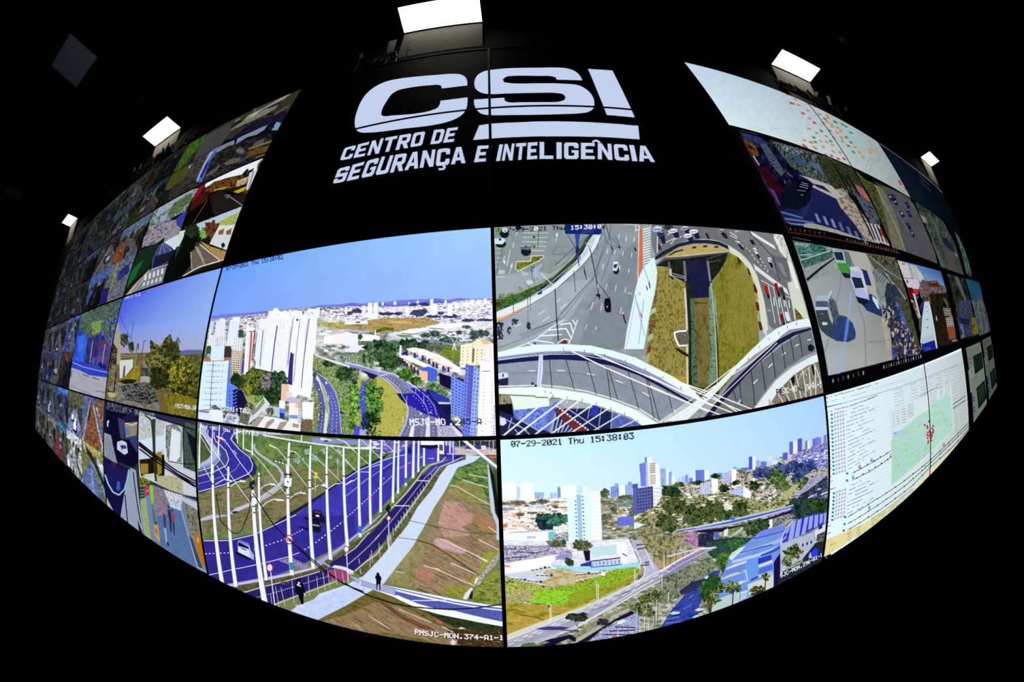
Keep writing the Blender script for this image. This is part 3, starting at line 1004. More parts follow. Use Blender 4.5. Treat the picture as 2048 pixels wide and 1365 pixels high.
    # right embankment
    tex(['545414','686c1c','7c8024','948834','7c7824','60641a'],9,880,390,960,370,1060,480,1150,640,1200,900,1210,1100,1230,1252,1240,1500,1000,1700,780,2000,740,2010,770,1300,740,900,700,720,800,580,860,460,seed=7,st=(.6,2.2))
    tex(['4c5014','6c6c20','8c8434','a09444'],2,880,390,960,370,1060,480,1150,640,1200,900,1210,1100,1240,1500,1000,1700,780,2000,740,2010,770,1300,740,900,700,720,800,580,860,460,seed=17,a=.45)
    tex(['84843c','a0944c','948838'],2.5,880,600,1100,500,1200,900,1230,1300,1000,1500,860,1300,seed=8,a=.4,st=(.8,1.6))
    for k,(x,y,c) in enumerate(((1000,440,'602818'),(1070,500,'a8a870'),(1120,570,'5c2418'),(1170,680,'b0b078'),(1190,780,'6c2418'),(1205,870,'a8ac70'),(1215,980,'702418'),(1230,1090,'b4b87c'),(1245,1200,'6c2418'))):
        tex(['242c14',c,c],2,x - 22,y - 45,x + 12,y - 35,x + 36,y + 55,x - 2,y + 60,seed=k)
    # channel
    p('24281c',210,470,880,380,860,460,790,590,700,700,690,760,760,1252,780,2000,440,2060,430,1250,400,720,250,640)
    tex(['101410','242c20'],3,150,460,880,385,840,500,700,700,400,720,260,640,200,540,60,530,seed=9)
    p('1a1c40',430,470,630,460,670,700,660,880,470,900,440,700,n=(.2,8))
    tex(['5c5024','746834','7c7040','6c602c'],8,480,895,665,885,670,1252,690,1700,640,1920,530,1900,500,1252,seed=10,st=(1,2))
    l('38341c',1.6,500,950,650,950)
    tex(['141c14','38583c','70907c','24341c'],1.8,430,900,490,900,510,1252,540,1900,470,1880,440,1300,seed=12)
    tex(['18301c','54805c','a0b8a0','38583c'],1.8,665,760,710,740,750,1252,750,1850,650,1900,690,1500,665,1200,seed=13)
    for q in ((390,780,415,1252,420,2000),):
        l('d8d4bc',3.4,*q)
    l('1c2418',5,428,800,450,1252,450,1960)
    l('b8b89c',2.4,685,720,735,1252,760,1880)
    l('706c88',5,385,470,400,700)
    l('84809c',4,650,470,680,700)
    l('605c6c',4.5,210,480,232,640)
    for q in ((250,610,390,650),(245,635,390,670)):
        l('b0b0b8',1.4,*q)
    p('c8c4bc',215,560,240,560,245,640,220,640)
    p('141c10',215,640,265,660,262,690,235,670)
    for q in ((640,450,800,400),(650,490,800,460)):
        l('5c5c68',1.2,*q)
    # overlook: dark wall,ochre deck
    p('c4d0d0',60,490,30,440,200,330,420,240,640,220,800,250,900,300,920,350,880,345,700,240,500,240,300,300,120,420)
    p('1c2434',50,430,130,370,300,280,480,232,650,230,780,250,880,295,895,345,780,290,620,270,480,275,330,310,180,390,60,465)
    p('b8a468',155,430,240,370,380,310,560,275,740,290,880,345,915,365,700,395,400,415,200,440,n=(.08,3))
    p('dccca0',205,428,700,375,915,355,912,372,700,398,210,440)
    p('201c18',205,405,280,360,378,335,375,352,290,375,215,412)
    for q in ((473,312),(598,298),(725,305)):
        p('2c2418',q[0],q[1],q[0] + 50,q[1] - 8,q[0] + 48,q[1] + 14,q[0] + 4,q[1] + 20)
        l('6c4c28',1,q[0] + 4,q[1],q[0] + 46,q[1] - 6)
    p('505460',60,520,160,435,400,418,900,365,900,380,420,440,170,462,60,525)
    p('e0f4f4',0,440,40,440,65,520,80,600,60,800,0,1050)
    # roundabout road,top right
    p('6c7074',70,60,400,50,1000,100,1300,140,1500,160,1560,440,1600,700,1640,1180,1700,1140,1400,1252,1350,1200,1290,900,1210,600,1080,420,930,310,760,235,600,220,430,235,250,300,90,390,n=(.07,8))
    p('7c8084',1000,100,1500,160,1600,700,1560,720,1300,500,1080,290,900,150,a=.7,n=(.1,10))
    p('505860',1380,400,1560,440,1600,700,1520,680,1420,560,a=.6)
    p('9ca4ac',1440,480,1520,640,1560,660,1500,500,a=.5)
    l('c8d4d0',4.5,900,330,1000,380,1130,520,1210,690,1260,900,1310,1252,1330,1400)
    p('d8dcc4',905,310,1010,370,1140,500,1220,660,1290,900,1340,1252,1290,1300,1250,1100,1215,800,1120,560,1000,430,915,380)
    p('d0d8c8',1480,160,1520,180,1600,460,1700,780,1810,1150,1700,1160,1640,1120,1600,900,1560,720,1620,700,1560,450)
    tex(['c4ccbc','e8ece0','6c7478'],2,1410,160,1500,170,1580,420,1540,440,1470,360,1400,200,seed=14)
    tex(['6c2c14','605c20','9c7430'],2,1640,1000,1700,1060,1745,1130,1660,1140,seed=15)
    for k in range(26):
        x,y = 1140 + 10.5 * k,130 + 6.4 * k
        l('f4f8f4',1.0,x,y,x + 26,y + 50)
    for k in range(21):
        x,y = 1175 + 18.5 * k,505 + 14 * k
        l('f8fcf8',1.6,x,y,x + 30,y + 72)
    for k in range(19):
        l('f4f8f4',1.0,1555 + 5.5 * k,470 + 16 * k,1610 + 5.2 * k,500 + 16.6 * k)
    for k in range(13):
        l('f0f4f0',1.1,1405 + 8 * k,180 + 15 * k,1445 + 7 * k,220 + 16 * k)
    for q in ((120,290,330,185),(190,180,260,130),(230,280,270,230,360,190),(900,140,990,200),(905,180,985,220),(1000,130,960,140)):
        l('f4f8f4',1.2,*q)
    for q in ((1040,290,1130,350,1180,440,1340,600),(1180,350,1250,440,1340,580)):
        dash('e8ecec',1.3,26,26,*q)
    l('14181c',1.2,1125,120,1160,180,1400,430,1470,700)
    p('181c28',1125,230,1165,230,1200,285,1160,285)
    l('f4f8f8',1.5,80,70,78,380)
    for q in ((1260,690,1420,780),(1340,750,1420,1180),(1400,780,1480,1190),(1460,840,1540,1190),(1520,860,1600,1160),(1540,870,1600,890),(1335,1030,1365,1035)):
        l('f0f4f4',1.2,*q)
    for q in ((1405,880,1412,980),(1460,900,1470,1000),(1520,900,1530,990),(1575,920,1585,1000)):
        l('f4f8f8',1.6,*q)
    # cars: (x,y,w,h,body colour,roof colour)
    for x,y,w,h,c,sh in ((80,110,110,70,'b8c0e8',1),(115,165,80,70,'303c58',1),(255,130,105,50,'e4e8f8',1),(390,100,90,50,'a0a8c0',1),(490,138,100,50,'e8ecf4',1),(425,185,95,50,'e8ecf0',1),(805,130,60,40,'8c88a0',1)):
        p('181a40',x - w * .2,y,x + w * .55,y + h * .1,x + w * .75,y + h * 1.5,x + w * .3,y + h * 1.7)
        p(c,x - w * .5,y - h * .1,x - w * .2,y - h * .5,x + w * .45,y - h * .45,x + w * .5,y + h * .15,x + w * .1,y + h * .5,x - w * .45,y + h * .4)
        l('202838',1.3,x - w * .35,y + h * .12,x - w * .05,y + h * .05,x + w * .35,y)
        l('fff',1,x - w * .2,y - h * .35,x + w * .35,y - h * .32)
    tree(['181c28','404c50'],205,85,50,36,seed=3,s=2)
    p('2c1410',620,155,650,160,675,215,655,220)
    p('1c1c30',800,150,860,160,885,220,850,215)
    p('c02028',830,140,850,142,848,156,832,152)
    for a_,b_,c_,d_,sx in (((960,240),(1010,245),(1045,285),(990,270),1),((1165,325),(1195,320),(1230,385),(1205,395),1),((1335,430),(1370,435),(1380,490),(1345,480),1)):
        p('14182c',b_[0],b_[1] + 20,c_[0] + 20,c_[1] + 50,c_[0] + 5,c_[1] + 65,d_[0],d_[1] + 10)
        p('e8ece8',*a_,*b_,*c_,*d_)
        l('283040',1.3,a_[0] + 12,a_[1] + 14,c_[0] - 8,c_[1] - 12)
    for x,y,c in ((1310,780,'b01820'),(1430,760,'8c1828'),(1490,800,'303848'),(1490,1100,'702024'),(1550,1090,'dde4f0')):
        p('181018',x + 5,y + 30,x + 42,y + 60,x + 50,y + 125,x + 25,y + 110)
        p(c,x - 22,y - 40,x + 12,y - 42,x + 38,y + 40,x + 34,y + 75,x + 5,y + 60,x - 14,y + 10)
        l('e86c6c' if c[0] in 'b8' else 'cfd8e8',1.2,x - 14,y - 34,x + 6,y - 36)
    p('441018',90,280,110,285,128,350,95,340)
    # arches / decks in front
    T(980,640,5.688)
    tex(['48504c','988c6c','a8a484'],2.5,90,850,250,880,280,1000,250,980,95,960,seed=16)
    p('0c0c14',95,970,250,960,275,1105,100,1040)
    p('e8fcf4',230,870,650,890,680,940,670,990,280,1035)
    p('5870dc',280,1035,700,985,780,910,780,990,680,1240,640,1340,120,1340,100,1040,270,1105,n=(.15,4))
    p('20244c',100,1035,260,1100,300,1140,700,1290,660,1340,100,1340)
    p('6c88d0',270,1030,700,1000,660,1110,420,1190,n=(.12,3))
    tex(['3c50b8','6c84e4','8ca4f4'],3,280,1040,660,1000,640,1220,560,1280,330,1140,seed=17)
    p('b0b4bc',780,905,1140,960,1140,1010,860,1015)
    p('1c2454',860,1015,1140,1010,1250,1000,1390,1060,1390,1260,1000,1270,700,1300,760,1040)
    p('2c38b8',1170,970,1230,985,1240,1090,1130,1100)
    tex(['3c4c9c','6478cc','505890'],5,1390,1050,1640,1150,1750,1220,1370,1262,seed=18)
    p('702c34',720,1020,790,1000,1130,1270,1140,1290,980,1300)
    dash('f0f4ff',3.4,18,18,760,985,1140,1275)
    for k in range(7):
        l('9cb0e0',3.2,745 + 38 * k,1075 + 32 * k,700 + 36 * k,1290)
    for q in ((340,1140,560,1270),(310,1190,480,1330),(280,1250,360,1330),(760,930,1300,1290),(100,1100,420,1260),(250,1120,210,1250)):
        l('a0b4e4',2.2,*q)
    p('dce8f4',110,1120,170,1120,190,1180,150,1210,110,1200)
    # far deck of the left arm
    p('e8fcfc',85,375,300,320,560,285,860,280,1150,295,1400,355,1650,430,1934,575,2100,660,2280,780,2420,900,2300,910,1934,660,1600,500,1300,400,1000,360,600,370,350,400,85,445)
    p('9098c0',85,430,350,395,600,365,900,355,1200,385,1500,460,1800,590,2100,760,2350,910,2250,900,1934,720,1600,540,1300,430,1000,385,600,390,85,470)
    p('181c50',85,470,350,430,600,395,900,380,1200,410,1500,500,1800,640,2100,800,2350,960,2300,960,2000,800,1700,640,1400,530,1100,475,800,455,600,465,300,490,85,515)
    l('f4fcff',1.3,85,465,400,425,700,395,1000,395,1300,450,1600,560,1934,720,2300,930)
    p('8c96a4',88,515,300,490,600,465,850,458,1100,475,1400,535,1700,645,2000,800,2280,960,2130,1230,1934,1170,1700,1010,1400,890,1100,810,800,770,590,755,90,765,n=(.06,10))
    p('a0acc8',88,515,560,470,540,760,90,770,a=.4)
    l('6c7484',5,100,620,560,600,1000,610,1300,660,1600,780,1934,960,a=.3)
    for q in ((435,587,518,585),(765,582,855,584),(1100,616,1190,630),(1425,690,1508,720),(1735,825,1810,870),(2060,1010,2110,1045)):
        l('f8fcff',1.7,*q)
    dash('e0e8ec',.9,5,30,300,597,700,575,1000,595,1300,655,1600,765,1934,950)
    p('20284c',90,680,210,665,205,760,92,765)
    p('d8e8f4',90,620,140,605,205,610,210,660,92,685)
    p('1c2440',140,620,158,620,156,658,142,658)
    # near parapet
    p('f0fffc',90,785,590,765,800,785,1100,835,1400,920,1700,1035,1900,1170,2100,1250,2050,1300,1750,1220,1600,1110,1300,1000,1000,925,700,885,400,870,90,850)
    l('e8fcf4',2.2,90,762,590,748,800,765,1100,815,1400,900,1700,1015,1934,1165)
    l('90a8a0',1.4,600,770,1100,835,1400,920,1650,1020,1880,1160,a=.8)
    l('1c2420',1.2,90,852,510,870,520,890,700,890,800,900,a=.8)
    for q in ((680,465,708,780),(868,458,960,800),(1108,475,1210,850),(1345,545,1450,910),(1325,530,1370,900),(1572,595,1690,1020),(1775,670,1860,1120),(1795,680,1925,1160),(2010,790,2110,1200)):
        l('0c1414',1.2,*q)
    p('dce8ff',560,400,605,395,605,600,580,770,530,770,548,600)
    l('98a4d8',1.3,582,400,575,600,552,770)
    p('202838',470,720,500,718,502,745,475,748)
    p('202838',508,745,535,740,538,765,510,770)
    for x,y in ((838,335),(1075,358),(1305,400),(1537,468),(1760,565),(715,870),(880,890),(1048,918),(1210,955),(1372,1010),(1525,1070),(1675,1150),(630,820),(692,835)):
        l('202824',1,x,y - 14,x + 4,y + 16)
    # stays,lower left
    for q in ((130,1340,690,880),(270,1340,850,905),(470,1340,1005,930),(680,1310,1170,965),(900,1300,1340,1015),(1150,1280,1480,1080),(1400,1262,1640,1150)):
        l('f4fcf0',3.4 - q[0] / 900,*q)
    for q in ((1010,930,985,1050),(1140,970,1110,1130),(1265,1000,1235,1220),(885,900,870,960),(1390,1040,1370,1260)):
        l('e0e8f8',1.1,*q)
    for q in ((935,362,1300,540,1934,815,2150,900,2560,1080),(1190,390,1934,705,2200,830,2700,1060)):
        l('fffcec',2.6,*q)
    # right arm
    T(1300,620,5.25)
    p('e4f4f8',150,1170,560,900,740,740,900,580,1050,430,1200,290,1330,195,1480,130,1650,92,1700,110,1700,190,1500,240,1300,330,1100,470,900,640,700,860,500,1050,380,1160)
    p('8c90a0',700,900,900,660,1100,490,1300,330,1460,210,1680,175,1690,195,1480,250,1300,350,1000,600,760,880)
    p('1c1c40',550,1145,700,960,830,790,1000,620,1160,470,1330,320,1500,235,1690,188,1692,212,1520,270,1350,370,1170,530,1000,700,850,870,700,1040,620,1140)
    p('6c7478',620,1140,780,950,930,780,1060,640,1200,520,1400,360,1580,250,1690,215,1740,440,1620,490,1440,610,1300,740,1180,890,1080,1040,900,1090,n=(.07,8))
    for q in ((670,985,850,810,1080,590,1330,350),):
        l('e8ecf8',1.5,*q)
    for q in ((918,985,955,940),(1080,778,1125,733),(1240,608,1282,567),(1385,478,1422,450),(1522,383,1560,365),(1650,322,1690,312)):
        l('f8fcff',1.8,*q)
    p('14181c',1655,380,1690,360,1730,400,1700,440,1660,430)
    for q in ((870,850,900,950),(935,770,960,1000),(1058,640,1095,1000),(1162,530,1215,880),(1275,425,1315,720),(1380,360,1420,620),(1470,290,1510,530),(1565,262,1600,490)):
        l('0c1014',1.3,*q)
    p('e4ecf4',1080,1045,1200,890,1320,740,1480,610,1640,510,1760,465,1775,540,1650,590,1500,690,1360,830,1240,1010,1200,1035)
    l('8c98a0',1.6,1090,1030,1210,870,1330,720,1500,590,1740,460)
    tex(['6c6860','8c8878','706c64'],5,1230,1020,1360,840,1500,690,1650,590,1770,545,1810,880,1780,910,1300,1010,seed=19)
    p('14141c',1475,730,1510,690,1520,760,1500,800)
    p('14141c',1690,590,1710,580,1730,680,1715,690)
    p('14141c',1430,930,1450,960,1470,980,1430,990)
    p('c4b880',1225,1025,1255,965,1310,1005)
    for q in ((1395,800,1470,975),(1470,740,1540,960),(1530,680,1590,950),(1600,630,1640,930),(1665,600,1690,920),(1720,560,1800,780),(1340,880,1410,1000),(1730,580,1740,900)):
        l('f0ece0',1.6,*q)
    for q in ((1580,690,1690,590),(1600,640,1650,700),(1610,900,1790,650),(1250,950,1310,1005),(1560,740,1600,640)):
        l('d0ccbc',1.2,*q)
    for x,y in ((135,705),(320,825),(785,785),(910,635),(1030,520),(1145,400),(1248,315),(1350,250),(1440,190),(1535,150),(645,935),(512,1130),(1248,960)):
        l('181c1c',1,x - 2,y - 16,x + 2,y + 14)
    for q in ((0,700,300,860,880,1090),(0,800,330,950,770,1118),(0,640,150,700,500,870,990,1078),(140,705,600,860,1080,1050),(260,740,600,890),(640,900,930,1085)):
        l('fffdee',2.2,*q)
    for q in ((90,1180,420,950,800,660,1240,330,1450,200),(150,1180,480,970,700,790),(210,1190,500,1020),(110,1185,400,990),(560,870,1060,550,1360,290)):
        l('f8f4ec',1.8,*q)
    for q in ((480,880,600,930),(500,900,560,940)):
        l('5c5848',1.6,*q)
    # the stone spout and wall
    p('6c6858',250,230,390,215,410,300,390,390,310,390,250,290)
    tex(['40443c','84806c'],2,270,250,390,240,400,340,310,360,seed=21)
    l('f4f8f8',3.4,380,222,300,228,252,240,262,300,300,380,390,375)
    p('20200c',250,395,300,410,400,470,400,500,320,460)
    # text
    T(1300,620,5.25)
    tx('PM','1c1c24',1318,838,1398,815,1402,878,1326,895)
    tx('SJC-MO','f4f4f8',1378,828,1540,795,1545,858,1385,885)
    tx('N.2','1c1c24',1545,800,1620,785,1625,845,1550,858)
    tx('76-A1-1','f4f4f8',1628,785,1795,752,1800,810,1632,845)
    T(980,440,6.0235)
    for s,c,x0,x1,y0,y1 in (('0','f4f4f8',148,206,88,142),('7-','101418',212,305,84,138),('29-2','101418',310,528,78,135),('0','f4f4f8',530,580,72,122),('21 Thu','101418',585,905,68,125),('15:38:0','f4f4ff',970,1340,56,112),('4','101418',1342,1385,56,110)):
        d = -(x1 - x0) * .035
        tx(s,c,x0,y0 + 14,x1,y0 + d + 14,x1,y1 + d + 10,x0,y1 + 10)
    return cv


# ================================================================ picture: avenue with a row of white poles
def pic_poles():
    canvas(-1,0,3,4,860,484,'788050')
    T(390,840,6.4)
    B = '38309c'
    tex(['4c6834','5c7c3c','6c8848','7c8c50'],8,30,100,2100,100,4000,200,4000,1500,30,1500,seed=1)
    tex(['5c6038','747448','8c8458','6c7040'],4,50,900,560,800,900,680,1100,620,1500,600,2000,640,1300,1300,30,1500,seed=2,st=(1.6,.8),a=.85)
    tex(['545830','6c6438','84785c','948468','5c6034'],4,50,930,700,860,1300,900,1500,960,1100,1300,60,1480,50,1200,seed=3,st=(2,.8),a=.8)
    p('a09484',860,700,1000,720,1060,820,900,800,a=.5)
    # curved link road
    p('2c2868',510,190,480,260,620,390,760,520,800,620,780,700,620,780,300,870,40,950,40,880,700,700)
    p('40488c',40,30,560,110,470,180,460,250,560,370,700,480,740,560,730,640,690,690,400,820,40,930,40,640,200,600,320,500,330,420,230,280,150,190,160,100)
    p(B,170,100,560,150,480,190,460,250,560,370,700,480,742,570,730,640,690,690,400,820,45,925,45,720,240,670,400,590,430,500,400,400,320,320,230,260,160,180,n=(.1,8))
    for q in ((560,160,490,190,460,250,560,370,700,480,742,570,730,640,690,690,400,825,45,925),(45,725,240,670,400,590,435,510,400,400,320,320,270,280,245,220,250,160),(45,660,240,600,310,520,330,440),(170,130,165,200,230,280)):
        l('e8ecff',1.5,*q)
    l('c4ccff',1.2,350,240,350,190,380,155,430,140)
    dash('f0f4ff',1.1,14,16,50,820,240,770,430,690,520,640,575,560,585,540)
    l('f0f4ff',1,540,450,500,390)
    dash('f0f4ff',1.1,10,18,360,270,460,370,530,440)
    p('8c94cc',45,60,150,90,150,170,230,300,320,400,330,470,250,570,45,640,45,600,160,520,210,450,190,340,100,180)
    p('b4b8e4',75,80,150,90,140,160,230,300,310,400,300,460,230,540,50,610,45,580,170,500,215,440,190,340,70,180)
    tex(['3c4c2c','5c6440'],4,45,180,100,200,190,350,205,440,160,510,48,560,seed=4)
    p('c02040',310,255,350,260,345,285,310,280)
    l('fff',2,275,210,330,240,390,265)
    # pale footpath
    p('b8bcd8',730,290,780,360,820,420,940,500,1080,600,1140,680,1145,800,1080,860,880,980,800,1060,540,1180,420,1230,180,1280,70,1300,75,1265,200,1220,420,1220,520,1130,700,1060,840,980,1000,870,1090,800,1110,700,1060,620,900,510,780,420,725,330)
    p('cfc8dc',480,1170,700,1070,840,990,1000,890,1130,850,1000,960,820,1060,560,1170,480,1220,a=.8)
    # upper carriageway stripes
    T(690,860,6.203)
    p('8c90dc',-400,100,1910,130,1910,300,1200,300,750,320,600,290,380,210,0,170,-400,160)
    p('4840a0',350,110,700,110,900,130,900,300,400,300,300,200,a=.5)
    scat(70,['5850b8','fff','a0a0ec','60306c','d0d0f8'],4,14,1,2.5,330,110,900,120,900,290,400,280,300,180,seed=5,sl=.05)
    T(390,840,6.4)
    l('f0ecff',3,870,195,1500,300,2048,362,2300,350)
    l('b0b4ec',2.4,780,180,1250,190)
    l('d8d8f8',2.2,500,180,560,150,700,150,1100,180)
    T(690,860,6.203)
    p('f4f0ff',0,215,300,220,380,200,400,225,300,245,0,230)
    p('d8c820',285,180,310,180,310,205,285,205)
    # main avenue,running from upper right to lower left
    T(390,840,6.4)
    V = '4038b0'
    p('20203c',990,1344,1200,1200,1500,1020,1700,900,1850,780,2048,640,2300,520,2500,420,2400,520,2048,700,1700,940,1200,1260,1000,1420,450,1640,65,1650,65,1620,500,1610)
    T(690,860,6.203)
    p(V,0,620,180,500,420,400,600,320,740,250,800,180,1180,130,1480,320,1150,395,960,440,900,500,700,700,420,1000,200,1250,0,1420,-1900,2200,-1900,1368,-1443,1358,-1129,1295,-711,1106,-607,1054,n=(.12,12))
    p('6c64dc',700,330,1150,240,1150,390,960,440,700,680,560,600,a=.25)
    p('261c88',60,600,300,600,500,520,620,440,640,420,500,470,360,540,200,620,20,660,a=.55)
    T(390,1030,5.934)
    p('342c94',100,300,400,290,700,230,1100,50,1200,10,1899,0,1899,230,1600,420,1200,620,900,720,350,840,130,690,n=(.12,10))
    p('2c2474',110,320,500,300,700,500,600,780,330,830,140,690,a=.35)
    # markings
    T(690,860,6.203)
    l('eceeff',1.4,0,615,180,500,440,390,600,340,750,310)
    for q in ((300,600,600,400),(20,820,290,600),(680,480,820,400)):
        dash('f4f4ff',1.4,12,12,*q)
    dash('f4f4ff',1.4,12,12,470,680,590,570)
    dash('f4f4ff',1.8,16,24,30,1080,200,930,430,720)
    for q in ((1030,355,1100,357),(930,350,970,330)):
        l('f0f0ff',1.3,*q)
    T(390,1030,5.934)
    l('eceeff',1.5,100,312,400,308,700,240,1100,50,1200,0)
    dash('f4f4ff',1.6,18,26,120,468,410,455)
    dash('f4f4ff',1.7,20,28,700,415,1070,290)
    dash('f4f4ff',1.6,14,20,1150,245,1330,150)
    dash('f4f4ff',1.8,20,26,1260,435,1360,385)
    dash('f4f4ff',1.8,20,26,1430,335,1760,80)
    l('e8eaff',1.4,160,720,440,655,840,570,1110,500,1240,450)
    tex(['544c94','8c88a8','b8b0b8'],1.4,990,545,1150,510,1380,620,1260,645,seed=6)
    # kerb,grass strip and cycle path
    p('a8a8dc',350,830,700,770,1120,690,1400,620,1460,540,1570,480,1700,400,1899,240,2200,0,2250,0,1899,300,1640,480,1560,540,1480,680,1130,730,500,860,400,860)
    l('f4f4ff',1.3,400,848,760,780,1130,705,1400,635)
    tex(['3c3c20','5c5834','74704c'],3,400,860,1130,725,1430,645,1560,560,1650,520,1899,330,2300,30,2320,60,1899,400,1640,600,1480,680,900,850,560,930,seed=7)
    tex(['4c4c28','6c6840'],3,1640,510,1899,310,1899,380,1700,520,1620,590,1530,550,seed=8)
    p('9ca0dc',1460,540,1560,480,1580,495,1500,550,1620,610,1590,620)
    C = '28206c'
    p(C,570,940,830,860,1480,680,1630,620,1680,640,1600,800,1000,1030,920,1080,n=(.1,6))
    T(690,860,6.203)
    p(C,-20,1640,200,1400,380,1230,600,980,800,760,960,560,1080,450,1250,390,1400,320,1480,320,1440,380,1200,460,1130,530,1060,640,900,820,780,990,620,1220,520,1350,300,1560,120,1740,-20,1760,n=(.12,8))
    p('5c58c8',960,560,1080,450,1250,390,1330,350,1440,380,1200,460,1080,560,a=.5)
    T(690,1070,5.933)
    p(C,-180,340,0,230,150,130,280,0,500,0,490,60,300,260,230,320,105,430,-60,360,-160,400,n=(.1,6))
    T(390,1030,5.934)
    dash('e8ecff',1.3,12,14,640,1010,900,940,1200,850,1480,760,1600,730)
    l('ece8f4',1.4,560,930,820,855,1480,675)
    l('ece8f4',1.4,920,1080,1200,970,1600,820,1680,790)
    T(690,1070,5.933)
    dash('fff',1.8,8,10,40,350,150,260,300,120,410,0)
    l('eee',1.5,0,245,130,155,290,-30)
    l('eee',1.5,120,430,240,330,380,230,450,130)
    p('b8c4f0',-30,380,100,425,60,500,-60,450)
    p('a0407c',-180,410,0,420,75,490,40,530,-80,560,-220,480)
    p('dde4f8',-160,390,-120,360,0,380,105,430,100,470,-20,410)
    T(690,860,6.203)
    dash('fff',1.5,9,10,380,1360,620,1080,800,850,1000,590,1150,450)
    for q in ((-20,1480,220,1290,400,1170,570,980,760,790,900,610),(900,610,960,520,1050,440,1200,395,1250,340)):
        l('f0ecf8',1.4,*q)
    l('e8e4f4',1.6,620,1240,780,1020,950,780,1100,560,1180,460,1330,400,1460,340)
    for q in ((890,630,1050,635),(620,940,800,940),(480,600,490,600)):
        l('fff',1.6,*q)
    tex(['404028','5c5840','706c50'],3,0,1480,200,1300,430,1130,640,880,860,590,960,460,1000,440,900,590,640,900,520,1000,420,1090,340,1170,200,1290,0,1440,seed=9)
    tex(['40482c','606040','78744c'],3,660,1200,800,1010,1000,740,1140,520,1260,440,1200,560,1100,760,900,1020,800,1120,680,1300,560,1390,500,1400,seed=10)
    T(690,1070,5.933)
    tex(['40442c','605c3c','74704c'],3,110,450,230,350,380,240,500,100,600,0,640,0,520,180,400,320,300,420,210,500,seed=11)
    # white footway
    T(690,860,6.203)
    p('d2e2fc',1500,310,1690,330,1600,400,1400,470,1350,560,1230,780,1110,960,1000,1180,880,1365,700,1620,400,1700,640,1365,780,1180,900,960,1080,740,1180,560,1280,440,1500,370)
    T(690,1070,5.933)
    p('d0def8',650,0,880,0,820,120,600,400,470,570,180,740,0,850,-180,900,-600,830,-500,900,-300,700,0,600,220,490,400,300,520,160,n=(.03,5))
    T(390,1030,5.934)
    p('c4d4f8',1130,1150,1220,1080,1500,970,1720,890,1899,820,2100,800,1960,960,1780,1090,1600,1180,1460,1270,n=(.06,5))
    T(690,1070,5.933)
    # embankment grass with bare red patches
    tex(['74704c','8c8858','948c60','a09868'],6,880,0,1200,0,1500,300,1500,700,1000,650,480,560,600,400,820,130,seed=12)
    T(690,860,6.203)
    tex(['7c7c50','908860'],7,1230,780,1400,700,1500,900,1300,1400,880,1400,1110,960,seed=13)
    tex(['30582c','4c7438','688c44','949860'],4,1400,470,1600,400,1700,350,1780,430,1790,920,1700,950,1450,800,1330,660,1370,520,seed=14,st=(2.2,.8),rot=.3)
    tex(['747440','a09450','b8a468'],2.5,1400,640,1700,680,1780,930,1500,880,1260,760,seed=15,st=(4,.7),rot=.45,a=.7)
    RED = ['6c5440','84684c','9c8060','ac8c74','7c7048','c4a890']
    tex(RED,2.2,1230,830,1500,880,1800,960,1860,1110,1880,1365,1700,1500,1000,1365,1150,1100,seed=16,st=(7,.8),rot=.5,a=.8)
    tex(['d88c8c','eca8b4','f8c8d4','b8705c'],2.4,1250,880,1420,900,1600,1060,1560,1150,1450,1200,1560,1300,1400,1360,1230,1330,1150,1150,seed=17,st=(7,.7),rot=.5,a=.5)
    tex(['a87048','c07c58','d89074'],2.4,1560,1060,1850,1080,1870,1280,1700,1260,seed=18,st=(6,.8),rot=.5,a=.45)
    T(690,1070,5.933)
    tex(RED,2.3,1080,20,1840,0,1850,180,1700,330,1560,500,1480,620,1200,760,860,640,800,500,880,380,950,200,seed=19,st=(7,.8),rot=.5,a=.85)
    tex(['f4c4e0','e8b0c8','d89c9c'],2.4,1090,30,1220,60,1460,190,1380,220,1240,180,1140,160,1050,90,seed=20,st=(7,.7),rot=.5,a=.65)
    tex(['d87070','e89088','b87058'],2.4,860,370,950,380,1080,440,1000,560,830,500,seed=21,st=(6,.8),rot=.5,a=.45)
    tex(['747c2c','90942c','a8a43c'],3,1240,600,1480,620,1420,760,1160,720,seed=22,st=(3,.8),rot=.4,a=.9)
    tex(['4c6428','687c2c','8c9440','a4a450','6c8030'],4,1560,640,1700,480,1860,370,1880,820,1760,830,1470,770,seed=23,st=(3,.8),rot=.1)
    tex(['848c30','acac48'],3,1640,220,1860,180,1850,240,1760,340,1600,450,1500,620,1480,560,1600,400,seed=24)
    # lower meadow
    tex(['4c4824','6c5c30','7c6c3c','5c6030'],3,-300,1000,0,850,200,740,340,660,480,690,700,790,950,880,1100,940,1400,1010,1890,1090,1890,1365,-100,1365,-700,1300,seed=25,st=(4,.8),rot=.4)
    tex(RED,2.2,350,800,700,860,1000,1020,1300,1160,1290,1330,900,1240,500,1160,-100,1200,-500,1080,0,960,seed=26,st=(8,.7),rot=.55,a=.8)
    tex(['583028','744438','8c584c'],2.4,380,780,470,800,700,960,1000,1090,1080,1140,900,1110,640,980,seed=27,st=(7,.8),rot=.5,a=.9)
    p('d85c5c',1040,970,1120,990,1180,1040,1120,1060,a=.7)
    tex(['141c10','243418','38482c','1c2410'],3,920,895,1100,930,1400,990,1600,1040,1885,1090,1885,1180,1600,1140,1300,1100,1100,1000,seed=28,st=(2,.8))
    tex(['2c2c14','5c3c20','1c1c10','8c6c4c'],2.4,1200,1110,1886,1130,1890,1365,1400,1330,1280,1260,seed=29,st=(4,.7))
    p('e8d8d8',1340,1110,1380,1095,1440,1115,1380,1120)
    tree(['a08c98','f4f0f4'],1290,1280,40,40,seed=30,s=2)
